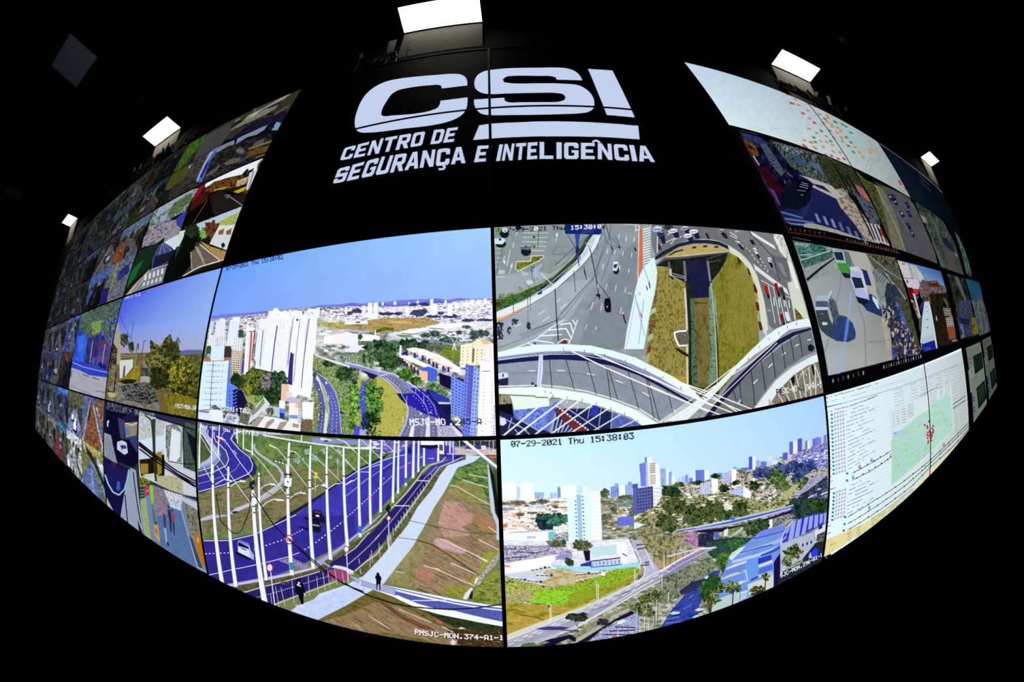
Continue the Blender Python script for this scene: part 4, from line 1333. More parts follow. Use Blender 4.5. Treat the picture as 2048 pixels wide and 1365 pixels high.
    # drains and kerbs
    for q in ((940,365,1100,410,1530,600),(1260,330,1570,470),(1130,40,1460,195,1690,320),(1590,55,1830,180),(605,430,700,455),(640,880,1020,1040),(280,960,540,1120),(1150,1090,1290,1160)):
        l('ece8e4',1.5 if q[0] > 900 else 1.1,*q)
    p('f0ece8',1550,240,1690,300,1690,325,1660,310)
    p('ece8e0',1060,390,1110,400,1140,435)
    for q in ((860,60,1050,120,1300,280,1580,470),(860,635,990,690)):
        l('482820',2.2,*q,a=.8)
    l('3c3c30',1,640,30,860,60)
    T(690,860,6.203)
    for q in ((1540,555,1770,600),(1460,620,1780,720),(1300,690,1380,700,1560,800,1800,930),(1780,1200,1890,1280)):
        l('f4ecdc',1.4,*q)
    l('2c3040',1,700,1100,1200,1210,1500,1270,1900,1290)
    p('c4d4e8',1765,420,1785,440,1810,640,1840,820,1860,1020,1920,1150,1925,1365,1880,1365,1880,1180,1810,1000,1790,800)
    p('141420',1780,420,1850,560,1880,760,1930,1000,1935,1160,1870,1030,1850,860,1820,640)
    p('305c28',1830,400,1905,500,1920,900,1880,760,1850,560)
    T(690,1070,5.933)
    tex(['4c4848','a8a4a0','e0dcd8','2c2820'],2,1720,330,1850,180,1860,220,1780,360,1680,460,1600,590,1520,620,1600,480,seed=31)
    p('f0ece8',1600,485,1560,570,1530,590,1550,520)
    p('e4e8f4',1500,620,1420,700,1400,760,1440,770,1480,720,1520,640)
    p('181c2c',1510,650,1475,720,1480,770,1510,760,1520,700)
    # service road at the bottom
    p('f4fcff',60,490,300,560,700,640,1000,700,1400,780,1885,850,1885,1090,1400,1000,1100,940,860,870,560,730,340,650,200,590)
    p('6068c4',430,590,900,700,1300,790,1885,870,1885,890,1300,805,900,715,450,605)
    p('545cb0',600,665,900,740,1200,800,1885,905,1885,1035,1300,900,1100,880,860,820,640,720,590,715,n=(.12,5))
    p('f4fcff',600,720,760,770,860,815,1100,880,1000,880,780,820)
    l('f4f8ff',1.6,800,780,1200,775)
    l('f4f8ff',1.4,1080,770,1560,862)
    for k in range(8):
        l('6c74b4',1.1,190 + 0 * k,535 + 9 * k,610,655 + 9 * k,a=.8)
    p('8890cc',90,500,195,530,170,580,80,550,a=.7)
    # cars
    T(390,1030,5.934)
    p('181434',500,440,660,520,700,545,640,540,460,460)
    p('a4b4ec',520,300,640,345,660,420,700,480,700,545,660,520,510,445,505,340)
    p('10142c',512,330,540,335,635,385,640,410,510,370)
    p('dce4fc',515,380,640,420,660,510,515,445)
    l('303c64',1.8,545,400,612,425)
    l('4858c8',2,520,312,640,358)
    p('10102c',1210,130,1350,160,1350,190)
    p('10102c',1280,25,1400,50,1400,80,1330,60)
    p('14142c',1360,40,1440,35,1480,80,1490,110,1500,180,1480,215,1400,200,1350,150,1340,100)
    p('a8a4c4',1390,108,1480,125,1478,140,1390,125)
    p('1c0c24',1400,-30,1510,-20,1540,40,1550,80,1530,105,1470,80,1410,20)
    p('ece8f4',1432,8,1468,12,1468,24,1434,20)
    T(390,840,6.4)
    p('1c1434',1510,1160,1540,1148,1620,1165,1640,1220,1660,1300,1660,1320,1560,1260,1500,1240)
    p('5c3c5c',1540,1160,1610,1178,1620,1200,1525,1185)
    p('f4f0f8',1550,1215,1595,1222,1592,1244,1550,1236)
    # poles (bottom x,y; top x,y; widths)
    T(390,840,6.4)
    def pole(x0,y0,w0,x1,y1,w1):
        p('5868b0',x0 + w0 * .3,y0,x1 + w1 * .3,y1,x1 + w1 * .62,y1,x0 + w0 * .62,y0)
        p('f4faff',x0 - w0 / 2,y0,x1 - w1 / 2,y1,x1 + w1 * .45,y1,x0 + w0 * .45,y0)
    for a_ in ((55,625,22,75,40,14),(300,490,18,318,60,12),(213,780,18,232,90,12),(533,245,12,535,110,10),(547,305,14,548,115,10),(622,380,16,628,110,12),(737,455,18,742,130,12),(907,230,8,908,150,8),(1370,295,14,1372,190,14)):
        pole(*a_)
    # long guy rods of the lamps
    for q in ((45,110,330,520,710,1060),(75,210,210,440),(280,590,400,780),(110,600,215,790),(300,215,360,240,420,310,560,520,750,770),(645,375,740,420,900,600,1165,950),(955,320,1060,370,1170,500,1440,850),(1230,400,1300,420,1450,590,1680,840),(1430,425,1520,450,1680,600,1890,810),(1650,310,1760,345,1900,470,2048,640),(1820,245,1930,280,2048,400)):
        l('e8ecf8',1.3,*q)
    for x,y in ((955,320),(645,375)):
        l('fff',2.2,x,y,x + 80,y + 40)
    T(690,860,6.203)
    for q in ((0,150,300,430),(200,115,440,350),(480,150,610,270),(0,370,160,520),(200,520,320,525),(0,690,160,600),(340,460,450,425)):
        l('e8ecff',1.2,*q)
    for x0,y0,w0,x1,y1,w1 in ((195,1330,36,183,105,24),(322,1165,34,322,110,24),(447,1020,34,462,120,22),(598,905,32,622,125,22),(662,790,28,670,130,20),(758,695,28,762,130,22),(848,600,34,857,130,26),(912,525,26,916,130,22),(982,450,26,984,140,22),(1158,395,26,1158,140,22),(1303,290,16,1303,135,16),(1342,400,10,1342,140,10),(1258,200,14,1258,135,14)):
        pole(x0,y0,w0,x1,y1,w1)
    for x,y,w,h in ((192,1190,36,90),(758,595,30,62),(880,440,14,30)):
        p('2870c0',x - w / 2,y,x + w / 2,y,x + w / 2,y + h,x - w / 2,y + h)
    el('d82858',545,1095,28,30)
    el('ffe8e8',545,1095,20,22)
    l('f4f0f0',1.6,545,1125,548,1365,552,1500)
    el('e86c9c',312,832,24,18)
    el('fff',312,832,14,10)
    tree(['10101c','24243c'],540,970,28,50,seed=3)
    tree(['10101c','2c2c54'],550,1040,20,28,seed=4)
    tree(['10101c','2c2c54'],803,260,18,40,seed=5)
    # distant vehicles and clutter along the top
    p('f4f4ff',940,135,1230,140,1230,300,1170,300,1170,190,940,190)
    p('181430',930,190,1150,190,1160,225,1060,240,940,220)
    p('e8d8a0',1170,190,1215,190,1215,265,1170,270)
    for k in range(4):
        l('181810',2,1172,200 + 18 * k,1190,190 + 18 * k,1212,205 + 18 * k)
    tex(['141c18','3c4838','1c2430','8c8c94'],2.4,1360,140,1900,140,1905,250,1700,200,1360,210,seed=6,st=(.6,1.6))
    p('3c3aa0',1490,230,1530,190,1700,200,1750,230,1740,260,1500,260)
    p('e8e4f4',1690,200,1740,200,1760,250,1690,250)
    tex(['a8ac80','d8d0c4','e8b8a8','7c8c54'],2.4,1360,225,1500,240,1900,250,1900,300,1360,290,seed=7,st=(4,.5))
    l('f4f0f8',1.6,1180,298,1900,304)
    p('b02840',1760,320,1895,325,1895,370,1800,360)
    l('e8c4c4',1.2,1780,340,1895,345)
    p('e83c4c',1810,130,1860,132,1835,150)
    for x in (1790,1840,1600,1420):
        l('e8e8f0',1.2,x,140,x,300)
    p('6c74d8',1470,150,1500,150,1900,510,1900,525)
    p('f8f8ff',1455,138,1510,138,1905,460,1905,500)
    tree(['14142c','2c3448'],1248,300,14,28,seed=8)
    # tall poles of the left half
    T(390,840,6.4)
    for a_ in ((350,2110,52,230,570,24),(524,2144,50,431,600,24),(915,2057,42,822,680,24),(1246,1992,52,1213,290,26),(1519,1906,50,1487,330,24),(1741,1793,46,1695,340,24),(1955,1620,44,1907,360,24)):
        pole(*a_)
    p('eef8f8',1150,745,1245,750,1235,855,1145,845)
    for q in ((1150,690,1190,700),(1230,670,1235,720),(1140,850,1195,870),(1185,790,1200,800),(1150,395,1170,390),(1265,400,1270,440),(1010,530,1140,560)):
        l('181c28',2.4,*q)
    l('eef4fc',2,1010,525,1140,560,1175,580,1178,680)
    l('eef4fc',1.6,1220,400,1290,410)
    for k in range(4):
        l('202430',1.6,1015 + 45 * k,500 + 12 * k,1018 + 45 * k,540 + 12 * k)
    # street lamps (arm + head)
    for q in ((800,1165,920,1060,1000,1020,1050,1018),(1220,1000,1300,945,1370,930),(840,890,900,840,980,820),(260,830,380,760,440,780),(455,860,530,800,600,785),(1495,890,1580,845,1640,835),(1710,880,1800,820,1870,812),(1930,830,2000,780,2048,775)):
        l('eef4fc',1.7,*q)
    for x,y,s_ in ((1060,1025,1.6),(1370,935,1),(985,825,1),(600,785,1),(430,780,.9),(1650,838,1)):
        p('f8fcff',x - 30 * s_,y - 14,x + 40 * s_,y - 6,x + 60 * s_,y + 14,x - 10,y + 12)
    for a_ in ((895,2348,72,745,900,36),):
        pole(*a_)
    p('f0f8ff',725,950,775,950,790,1080,735,1080)
    for x,y in ((235,700),(225,820),(430,790),(430,870),(820,720),(1210,480),(1195,960),(1190,1000),(1470,770),(1470,870),(1690,700),(1680,880),(1905,720),(740,990),(750,1110),(760,1190),(1165,700),(1210,700)):
        l('1c2430',2.2,x - 16,y,x + 16,y + 2)
    tree(['0c1018','1c2430','8c98a8'],735,840,38,60,seed=10,s=2)
    for q in ((740,940,810,1040,1010,1344,1100,1440,1400,1700,1900,2100,2160,2200),(715,960,700,1160,630,1344,590,1430,540,1460,480,1450,330,1300,270,950)):
        l('0c1018',2 if q[0] > 730 else 1.6,*q)
    for q in ((590,880,640,890,700,860),(840,790,900,910,1000,965,1100,950,1180,880),(1230,940,1300,990,1370,960,1420,850),(780,840,800,730),(1490,800,1540,880,1620,830,1670,760),(1230,330,1480,355),(1740,860,1780,950)):
        l('202830',1.1,*q)
    # signs
    p('e8dc20',1520,720,1570,712,1575,745,1520,748)
    p('e8dc20',1530,690,1550,660,1580,690,1550,715)
    l('dcd4b8',1.2,1548,740,1546,920)
    el('a8a4d8',1832,530,20,32)
    l('e0d8c8',1,1833,560,1838,730)
    for x,y,r in ((1440,410,40),(1650,400,40),(1540,490,45),(1310,520,50),(1850,400,40),(1740,480,30),(1370,500,30)):
        tree(['50844c','a8bce4','c8d4f0','70a058'],x,y,r,r * .8,seed=x,dens=.6,s=1.6)
    p('a4b8f0',755,310,775,310,775,350,755,350)
    p('202830',480,1175,545,1170,545,1200,480,1205)
    T(690,860,6.203)
    p('e0e4f4',-300,95,-160,118,-170,138,-300,128)
    p('20402c',-260,130,-200,128,-215,150,-240,150)
    T(390,1030,5.934)
    for x,y,rx,ry,t in ((1120,296,46,58,'60'),(888,630,40,52,''),(1798,405,32,38,'')):
        el('d01c3c',x,y,rx,ry)
        el('f4f4fc',x,y,rx * .74,ry * .76)
        if t:
            tx(t,'181c28',x - 28,y - 22,x + 28,y - 14,x + 28,y + 26,x - 28,y + 18)
        else:
            l('888ca0',1.2,x - 14,y - 8,x + 14,y + 10)
    for q in ((900,680,950,1090),(1802,440,1822,800)):
        l('f0f0f4',1.8,*q)
    p('2890b8',1120,565,1168,570,1172,660,1130,655)
    p('f0f4fc',1130,670,1175,668,1178,715,1135,712)
    l('0c1018',1.8,1100,270,1400,560,1560,690,1900,885)
    # marker posts
    for q in ((898,945,915,1075),(955,850,1000,1105),(1020,865,1070,1090),(1150,780,1178,1050),(1345,730,1362,970),(1447,735,1465,935),(1520,680,1548,905),(1578,655,1603,865),(1660,640,1690,835),(1750,680,1770,810)):
        l('d0c8c8',1.1,*q)
    T(690,1070,5.933)
    for q in ((405,95,418,260),(315,180,330,330),(302,230,300,390),(165,280,178,345),(183,400,192,465),(505,0,518,160),(525,0,530,130),(545,0,550,110),(20,210,42,560)):
        l('e0dcdc',1.1,*q)
    el('e83c50',20,172,30,36)
    el('e8fcff',20,170,24,30)
    T(690,860,6.203)
    for k in range(17):
        x,y = 530 + 34 * k,1330 - 48 * k
        l('e4e0e8',1.0,x,y - 20,x + 4,y + 90 - 3 * k)
    # the two walkers
    T(690,1070,5.933)
    p('0c0c18',375,455,395,443,410,458,412,480,425,490,438,530,428,540,424,600,420,640,424,662,410,660,408,600,400,580,385,610,382,655,374,655,374,600,372,530,360,510,365,485,378,478)
    T(390,1030,5.934)
    p('08081c',1210,765,1235,755,1250,770,1250,800,1285,820,1310,920,1318,960,1300,970,1288,950,1290,1065,1265,1068,1240,1000,1215,930,1190,920,1190,850,1200,800)
    p('d8d8f0',1218,800,1245,798,1248,820,1235,835,1260,845,1255,860,1210,840,1208,825,1225,822)
    p('e8d0e0',1290,930,1310,935,1318,970,1300,970)
    p('f0e8f4',1258,1068,1290,1065,1288,1085,1265,1088)
    tree(['3c3418','6c6434','b0a040'],1070,815,50,20,seed=11,dens=.5)
    # cable hanging across the bottom
    T(690,1070,5.933)
    l('0c0c10',2.4,0,575,110,640,230,695,350,745,560,810,760,850,1000,872,1200,882,1400,878,1600,862,1760,838,1870,820)
    # text
    T(690,1070,5.933)
    tx('PMSJC-MON.374-A1-1','10141c',834,1128,1884,1200,1884,1258,832,1190,a=.6)
    tx('PMSJC-MON.374-A1-1','fbfbff',830,1122,1880,1192,1880,1252,828,1182)
    T(390,840,6.4)
    tx('07-2 -2021 Thu 15:17:03','f8f8ff',75,62,818,156,812,210,70,100)
    return cv


# ================================================================ picture: pale sky,city,expressway and warehouse
def pic_expressway():
    canvas(0,1,3,4,860,484,'d4fcff')
    T(0,0,1)
    grad('cdf8ff','a4d4fc','b4dcf4','e0ffff',1000,880,1650,790,1660,900,1000,1010,n=.01)
    grad('d4fbff','a8d4ff','b0d6fa','e6ffff',995,870,1655,780,1656,880,996,1000)
    tex(['4c5c48','7c846c','a8a890','d0d0cc'],5,990,1012,1200,995,1330,990,1450,955,1560,915,1660,880,1660,1320,990,1320,seed=70,st=(2,.8))
    T(990,860,5.689)
    # far haze buildings
    for q in ((90,600,150,190),(250,640,60,140),(300,600,140,190),(740,630,180,150),(920,650,130,80),(1400,640,80,100)):
        p('fcffff',q[0],q[1] + 8,q[0] + q[2] * .5,q[1] - 6,q[0] + q[2],q[1] + 6,q[0] + q[2],q[1] + q[3],q[0],q[1] + q[3])
    p('c4dcf4',250,650,285,645,285,790,250,790)
    bld('7c9cd8',1,1,'7c9cd8',1,1,705,650,745,648,748,790,710,790)
    bld('b8d4f0',4,5,'5878c0',.5,.5,450,710,555,712,555,800,450,800)
    bld('c8dcf4',2,4,'8ca4d8',.4,.4,620,710,705,715,700,800,620,800)
    bld('90acec',4,8,'3040b0',.5,.45,1310,650,1405,630,1405,760,1312,765)
    p('8ca8f0',1362,605,1400,608,1400,660,1360,660)
    bld('a8c0f4',5,7,'4450c0',.45,.4,1475,632,1560,620,1560,750,1480,750)
    p('88a4ec',1510,590,1550,590,1555,640,1510,640)
    T(1320,800,5.688)
    for q in ((0,780,65,210,'9cbcf0'),(65,790,30,190,'eefaff'),(95,815,35,160,'8ca8e8'),(125,850,40,110,'ecfaff'),(200,890,22,60,'a8c4f4'),(280,850,35,90,'8098ec'),(240,870,35,70,'b0c8f8'),(325,885,45,50,'7c94e8'),(370,860,30,60,'e8f8ff'),(400,795,100,130,'6c80e0'),(500,795,50,110,'f0faff'),(615,830,90,80,'7c90e4'),(830,760,35,60,'8ca4ec'),(860,770,55,50,'a4bcf4'),(920,770,90,40,'5c70d0'),(1007,645,40,155,'5460cc'),(1047,635,38,165,'e8f4ff'),(1090,690,50,70,'a8bcf4'),(1145,700,60,85,'6c78e4'),(1210,680,65,110,'c4d4f8'),(1230,640,40,60,'e0e8fc'),(1275,680,60,100,'e8ecff'),(1335,660,40,70,'c0c8f4'),(1395,600,55,90,'5c60d8'),(1450,580,60,110,'dcd0f0'),(1470,475,45,150,'6468dc'),(1512,470,45,150,'f0f4ff'),(1565,440,50,155,'5c5ccc'),(1650,465,30,90,'7474d4'),(1675,465,35,110,'ece8f4'),(1735,440,50,110,'7074e0'),(1770,425,65,110,'8488e8'),(1860,400,40,110,'8c88ec')):
        p(q[4],q[0],q[1] + 6,q[0] + q[2],q[1],q[0] + q[2],q[1] + q[3],q[0],q[1] + q[3])
        if q[2] > 38:
            bld(q[4],4,9,'3c44b0' if q[4] < 'b' else 'b8c4e8',.35,.4,q[0],q[1] + 6,q[0] + q[2] * .6,q[1] + 3,q[0] + q[2] * .6,q[1] + q[3],q[0],q[1] + q[3])
    # town on the slope
    P1 = (10,980,250,940,480,920,700,880,880,800,1080,790,1300,740,1400,700,1560,610,1750,540,1900,490,1915,900,1900,1300,700,1400,0,1400)
    tex(['3c4434','5c5c48','908c78','dcd8d8','c8c4c0','5c6448'],3.4,*P1,seed=1,st=(1.5,.8),rot=-.2)
    tex(['242060','4c4cb0','8488e4','d8d8fc','30306c'],2,1500,640,1700,570,1900,490,1912,760,1750,800,1560,760,seed=2,st=(1.6,.7),rot=-.3)
    scat(200,['fff','fff4ec','f0e0e0','e8ecff','e8c8a8','b87c5c','38402c'],3,10,1.2,4,220,980,700,900,900,850,1100,840,1300,900,1300,1140,700,1360,0,1360,0,1100,seed=3,sl=-.1)
    scat(70,['dde','fff','8c90e8','5c5cc0'],2,8,1,2.5,1450,700,1900,520,1900,720,1560,800,seed=4,sl=-.25)
    DK = ['0c180c','1c3018','34502c','54703c']
    BL = ['10184c','243068','40508c','607094']
    for q in ((120,1040,110,60),(220,960,60,30),(440,945,70,30),(180,1140,90,70),(620,870,60,30),(860,940,50,30),(720,1010,60,50),(530,1150,50,40),(1070,980,60,50),(880,1160,60,60)):
        tree(DK,*q,seed=q[0],s=2)
    for q in ((1130,830,80,60),(1250,850,70,50),(1380,800,110,80),(1500,760,80,60),(1600,800,100,80),(1700,760,80,70),(1560,900,70,60)):
        tree(BL,*q,seed=q[0],s=2.2)
    for q in ((1330,880,110,90),(1420,980,70,60),(1350,960,60,60),(1640,960,90,70)):
        tree(['18301c','3c5830','607c40','84945c'],*q,seed=q[0],s=2.2)
    tex(['a8ac70','c4c48c','90945c'],3,1500,990,1600,940,1480,1100,1360,1180,1340,1120,seed=5)
    tex(['8c88b0','c4c0dc','60608c'],3,1700,900,1900,820,1900,900,1700,1060,1500,1180,1560,1090,seed=6,rot=-.6)
    tex(['0c1430','1c2c40','384c50','5c64a0'],2.4,1700,1020,1905,860,1905,1360,1450,1360,1500,1200,1600,1080,seed=7)
    scat(26,['8c90dc','dde','5c60a8'],6,16,1,3,1600,1100,1900,960,1900,1180,1600,1240,seed=8,sl=-.35)
    bld('d8dcf8',5,7,'6068b0',.5,.45,455,950,585,920,580,1075,455,1090)
    p('fff',583,890,655,900,655,1040,590,1085)
    bld('c8d0fc',4,7,'5058b8',.55,.4,715,840,810,800,808,940,715,960)
    p('fff',810,790,865,790,865,910,812,940)
    bld('bcd0fc',6,3,'586cb8',.35,.3,775,1040,950,980,945,1110,775,1140)
    p('fff',950,980,1030,1050,1030,1140,940,1110)
    p('b8ccf8',650,1090,740,1080,740,1150,650,1160)
    p('fff',520,1170,640,1140,640,1200,520,1230)
    T(990,860,5.689)
    # left town
    tex(['c8b8a8','f4f0f4','fff','fff','e8d8cc','8c8c78'],3,80,780,820,770,830,1200,90,1200,seed=9,st=(2,.8))
    scat(130,['fff','fff','fff4e8','f0c8a8','e8a880','c0cce4','706858','fff'],5,22,1.5,5,85,840,820,800,820,960,470,960,400,1130,90,1150,seed=10)
    scat(60,['fff','e8c8a8','8c7c60','b8a088','605844'],4,12,1,4,1200,800,1560,780,1560,960,1390,1000,1380,1140,1210,1140,seed=11)
    p('3c8cc8',1330,830,1560,820,1560,860,1400,860,a=.4)
    p('8ca0bc',90,880,225,890,225,912,90,908)
    p('d8703c',85,1075,150,1080,130,1110,90,1110)
    for q in ((260,830,90,30),(540,815,80,24),(430,830,40,20),(120,840,60,20),(290,960,50,22),(1250,720,60,50),(1500,770,120,30),(690,880,30,14),(1350,900,40,30),(1560,940,40,60),(1260,1000,60,40)):
        tree(['3c4838','606c54','8c9078'],*q,seed=q[0],s=2)
    T(1320,800,5.688)
    # tower pair
    T(990,860,5.689)
    p('6068d8',1700,312,1720,308,1722,370,1705,370)
    bld('7c8ce8',4,12,'4c58bc',.5,.4,1638,385,1712,370,1716,645,1655,640)
    p('8c94e0',1638,385,1700,370,1735,372,1660,392)
    p('f8fcff',1730,320,1780,305,1780,365,1855,380,1885,640,1745,640,1735,420)
    p('c8c8f0',1712,370,1735,372,1745,640,1716,640)
    for k in range(6):
        p('7c5c50',1755,382 + 20 * k,1820,376 + 20 * k,1820,388 + 20 * k,1757,393 + 20 * k,a=.75)
    for k in range(6):
        p('a07c50',1757,510 + 20 * k,1824,506 + 20 * k,1824,517 + 20 * k,1759,522 + 20 * k,a=.7)
    bld('5c64ac',1,1,'5c64ac',1,1,1560,620,1622,608,1630,940,1568,960)
    p('5058b4',1560,620,1622,608,1622,650,1560,660)
    bld('5c64a8',6,8,'20205c',.42,.4,1600,665,1790,640,1797,925,1610,955)
    bld('f4fcff',3,8,'8c94b4',.35,.35,1792,640,1885,648,1890,985,1800,990)
    p('5c2c2c',1775,640,1792,640,1800,990,1780,1000,a=.5)
    bld('f4fcff',2,4,'505a8c',.4,.4,1890,820,1990,780,1990,950,1890,985)
    p('6874dc',1388,1000,1580,975,1580,1080,1390,1095,n=(.08,5))
    bld('f0f8ff',5,3,'b8c8e8',.2,.4,1580,980,1790,925,1795,1030,1582,1130)
    # big dark tree clump,low white building
    tree(['101840','1c2c4c','2c4840'],590,1060,140,80,seed=20,s=2.4)
    tree(['10242c','285048','408060','5c9c78'],720,1010,130,80,seed=21,s=2.2)
    tree(['143034','306050','508870'],560,985,90,40,seed=22,s=2.2)
    p('f8fcff',90,1190,180,1180,185,1160,690,1130,690,1250,640,1290,90,1320)
    p('7cc4d4',605,1160,680,1150,685,1240,610,1260)
    p('a8c0d0',190,1160,690,1130,690,1142,190,1172)
    l('889ca8',1.2,368,1216,458,1214,458,1228,368,1230,368,1216)
    dash('606c78',1.6,9,6,350,1268,415,1266)
    tex(['303c3c','8c98a0','f4f8fc'],2,680,1180,830,1160,840,1280,640,1280,seed=23)
    # front white tower
    p('e6fdff',815,780,925,770,925,730,980,720,1085,700,1190,690,1215,1250,1110,1290,835,1290)
    p('a8c8f0',925,735,975,735,995,1270,945,1280)
    p('fafeff',1085,702,1192,692,1216,1250,1110,1290)
    p('c4ecf4',925,650,1000,645,1000,712,930,730)
    p('f8fcff',995,648,1055,650,1055,702,1000,710)
    for k in range(12):
        y = 805 + 44 * k
        p('384060',905 + 1.6 * k,y,922 + 1.6 * k,y,922 + 1.6 * k,y + 13,905 + 1.6 * k,y + 13)
        y = 750 + 44 * k
        p('384060',985 + 2 * k,y,1002 + 2 * k,y,1002 + 2 * k,y + 14,985 + 2 * k,y + 14)
        l('98b0c8',1,1020 + 1.6 * k,y + 6,1026 + 1.6 * k,y + 6)
        l('98b0c8',1,885 + 1.6 * k,y + 60,890 + 1.6 * k,y + 60)
        l('e0ecf4',1,1110 + 1 * k,y + 10,1200 + .6 * k,y + 14)
    # middle right park
    T(1320,1000,5.25)
    tex(['28301c','5c6040','8c8c5c','b4b080','d8d4b8'],2.6,-180,130,-40,60,0,-20,700,-80,1100,30,1400,-20,1400,60,700,240,200,320,-300,230,seed=24,st=(1.6,.8))
    scat(80,['fff','fff','e8e0e8','c8907c','2c3c24','9cb0dc'],4,12,1.5,5,-40,60,0,-60,600,-60,1100,20,1100,80,300,280,-200,200,seed=25,sl=-.1)
    tex(['98a858','b8c078','78883c'],3,930,150,1170,85,1250,90,1040,150,800,190,seed=26)
    for q in ((150,60,120,90),(330,150,110,110),(560,130,130,110),(700,150,60,80),(840,90,100,90),(60,250,120,100),(380,240,60,60)):
        tree(['101c10','28401c','4c5c30','747c48','1c3018'],*q,seed=q[0] + 1,s=2)
    tree(['f8fcf4','d4dcc8','a8b098'],710,60,50,50,seed=27,s=2)
    tree(['0c1810','1c3824','2c4c48','34407c'],1450,90,120,110,seed=28,s=2.2)
    tree(['0c1c10','24401c','486030'],1650,70,120,80,seed=29,s=2.2)
    tree(['0c1c10','24402c','3c6068'],1560,120,60,60,seed=30,s=2.2)
    # pink and olive trees by the slip road
    tex(['a88c68','c4a880','8c8454'],3,0,600,300,540,430,520,540,500,300,600,0,730,-300,800,-300,640,seed=31)
    for q,c in (((120,480,130,90),0),((40,560,90,80),0),((230,400,120,70),0),((-100,330,100,60),0),((-200,420,90,60),0),((-40,470,120,100),0),((330,400,80,60),1),((360,450,60,50),1)):
        tree((['545030','7c7c50','a09c70','b8ac90'],['70486c','9c6898','d0a0c8','a08090'])[c],*q,seed=q[0] + 2,s=1.8)
    for x in (60,110,170,240,300,-60,-140):
        l('483c34',1.2,x,540,x - 6,690)
    tex(['181434','2c2850','383c44'],3,400,360,560,340,560,420,800,390,830,410,620,460,480,500,400,490,seed=32)
    # overpass
    p('1c1838',380,325,900,260,1380,110,1400,130,1150,210,900,290,560,350,380,340)
    p('5c5cb0',160,325,560,250,900,180,1400,60,1400,75,1380,110,900,225,560,300,370,325,170,335)
    p('c8dcf8',160,318,560,243,900,172,1400,52,1400,62,900,186,560,262,160,326)
    l('a0c0e8',1.6,370,300,700,260,1100,165,1370,85)
    l('e0ecff',1.5,250,330,560,290,900,220,1370,100)
    tree(['3c70b0','80b8e0'],760,195,40,18,seed=33)
    p('5870b0',560,340,620,335,615,410,575,425)
    p('e8e8dc',670,320,715,300,710,370,665,390)
    tex(['687c48','90a46c'],3,715,310,900,270,740,370,710,370,seed=34)
    p('c8ccd4',900,260,940,260,780,370,740,380)
    p('fff',1145,220,1180,200,1180,290,1145,300)
    tex(['1c1c2c','5c5c60','c8c4c8','303828'],2.4,1180,200,1380,140,1420,170,1300,250,1180,290,seed=35)
    tree(['14201c','28402c','4c6438','6c7448'],980,300,130,90,seed=36,s=2)
    tree(['14201c','28402c','4c6438'],1090,260,60,60,seed=37,s=2)
    tex(['10201c','244438','3c6454','1c3420'],2.4,480,450,840,400,1000,400,840,500,720,600,560,620,500,560,seed=38)
    tree(['103020','2c5c34','4c8044'],780,470,90,60,seed=39,s=2.2)
    tree(['1c3018','3c6028','70944c'],660,640,80,90,seed=40,s=2.2)
    tree(['1c3018','3c6028','5c8440'],700,740,60,70,seed=41,s=2.2)
    # expressway (tile 15)
    T(990,1080,5.851)
    tex(['fff','f0f4ff','c8d0e8','fff'],4,90,0,1560,-20,1680,260,1200,330,110,420,seed=42,st=(2.5,.8))
    tex(['605478','b8a8d0','f0f0ff','384058','d8b8c8'],2,100,60,620,60,900,120,900,230,400,220,110,270,seed=43,st=(4,.7))
    for q in ((250,140,460,145),(100,100,250,105),(110,215,400,190),(420,160,620,120)):
        l('38306c',1.6,*q)
    p('fff',185,265,640,180,760,170,660,260,640,320,180,400)
    p('fff',110,310,180,310,180,400,110,400)
    p('e88c5c',108,295,180,300,178,318,110,318)
    tex(['182010','3c4838','5c6850'],2,590,10,830,0,830,90,640,80,seed=44,a=.7)
    tree(['28341c','586040','8c9468'],740,40,90,40,seed=45,s=2)
    tree(['28341c','4c5838','848c60'],1020,60,110,70,seed=46,s=2)
    p('141430',1030,130,1110,120,1110,240,1060,250)
    p('8898dc',690,190,820,160,880,180,870,210,760,220)
    tex(['141c14','384830','5c6c48'],2,830,200,920,240,920,300,860,310,810,260,seed=47)
    p('c8e8f0',1125,80,1415,45,1420,160,1130,210)
    p('f8fcff',1125,75,1420,25,1500,30,1545,60,1555,270,1470,290,1430,160,1420,50)
    p('f0f4ff',1110,215,1470,170,1470,205,1115,250)
    l('2c1c60',2.2,1120,248,1465,208)
    bld('c4d4f8',8,1,'3c4c8c',.2,.7,1120,258,1470,220,1475,275,1120,310)
    l('1c1c50',1.8,1000,290,1120,250,1120,320,1480,285)
    p('2c3cb0',990,295,1120,250,1120,310,1010,310)
    p('9ce4f4',650,285,830,300,1100,325,1400,300,1620,270,1690,265,1700,340,1600,320,1400,340,1250,350,1100,370,900,360,700,330,n=(.05,5))
    for q in ((820,180,815,100),(1240,140,1235,60)):
        l('c8ccd0',1,*q)
    # yard with cars,dirt,lush grass
    p('d0dce4',110,400,640,320,680,340,1300,360,1300,420,900,500,700,550,400,500,200,460)
    tex(['a0a050','b8a468','d8ccb8','c8b494'],4,600,350,800,330,960,370,1240,400,1100,460,860,540,680,550,520,500,640,440,560,400,seed=48,st=(2,.8))
    tex(['40501c','7c8c20','b0bc48','d0c888','98a834'],3,115,470,200,460,420,500,680,555,900,520,1130,450,1280,400,1400,340,1620,320,1690,350,1650,470,1300,660,1000,780,640,770,400,720,120,730,seed=49,st=(2,.7))
    tex(['5c9418','84c41c','9cdc30','a8dc50','6ca020'],3,400,620,600,590,900,560,1000,620,1250,560,1180,640,1080,700,800,770,560,750,380,720,seed=50,st=(2.2,.7))
    tex(['5c7c1c','8cb828','acd038','485c18'],2.4,700,550,900,520,1130,450,1400,360,1640,320,1680,350,1500,480,1200,590,950,600,720,590,seed=51,st=(2,.7))
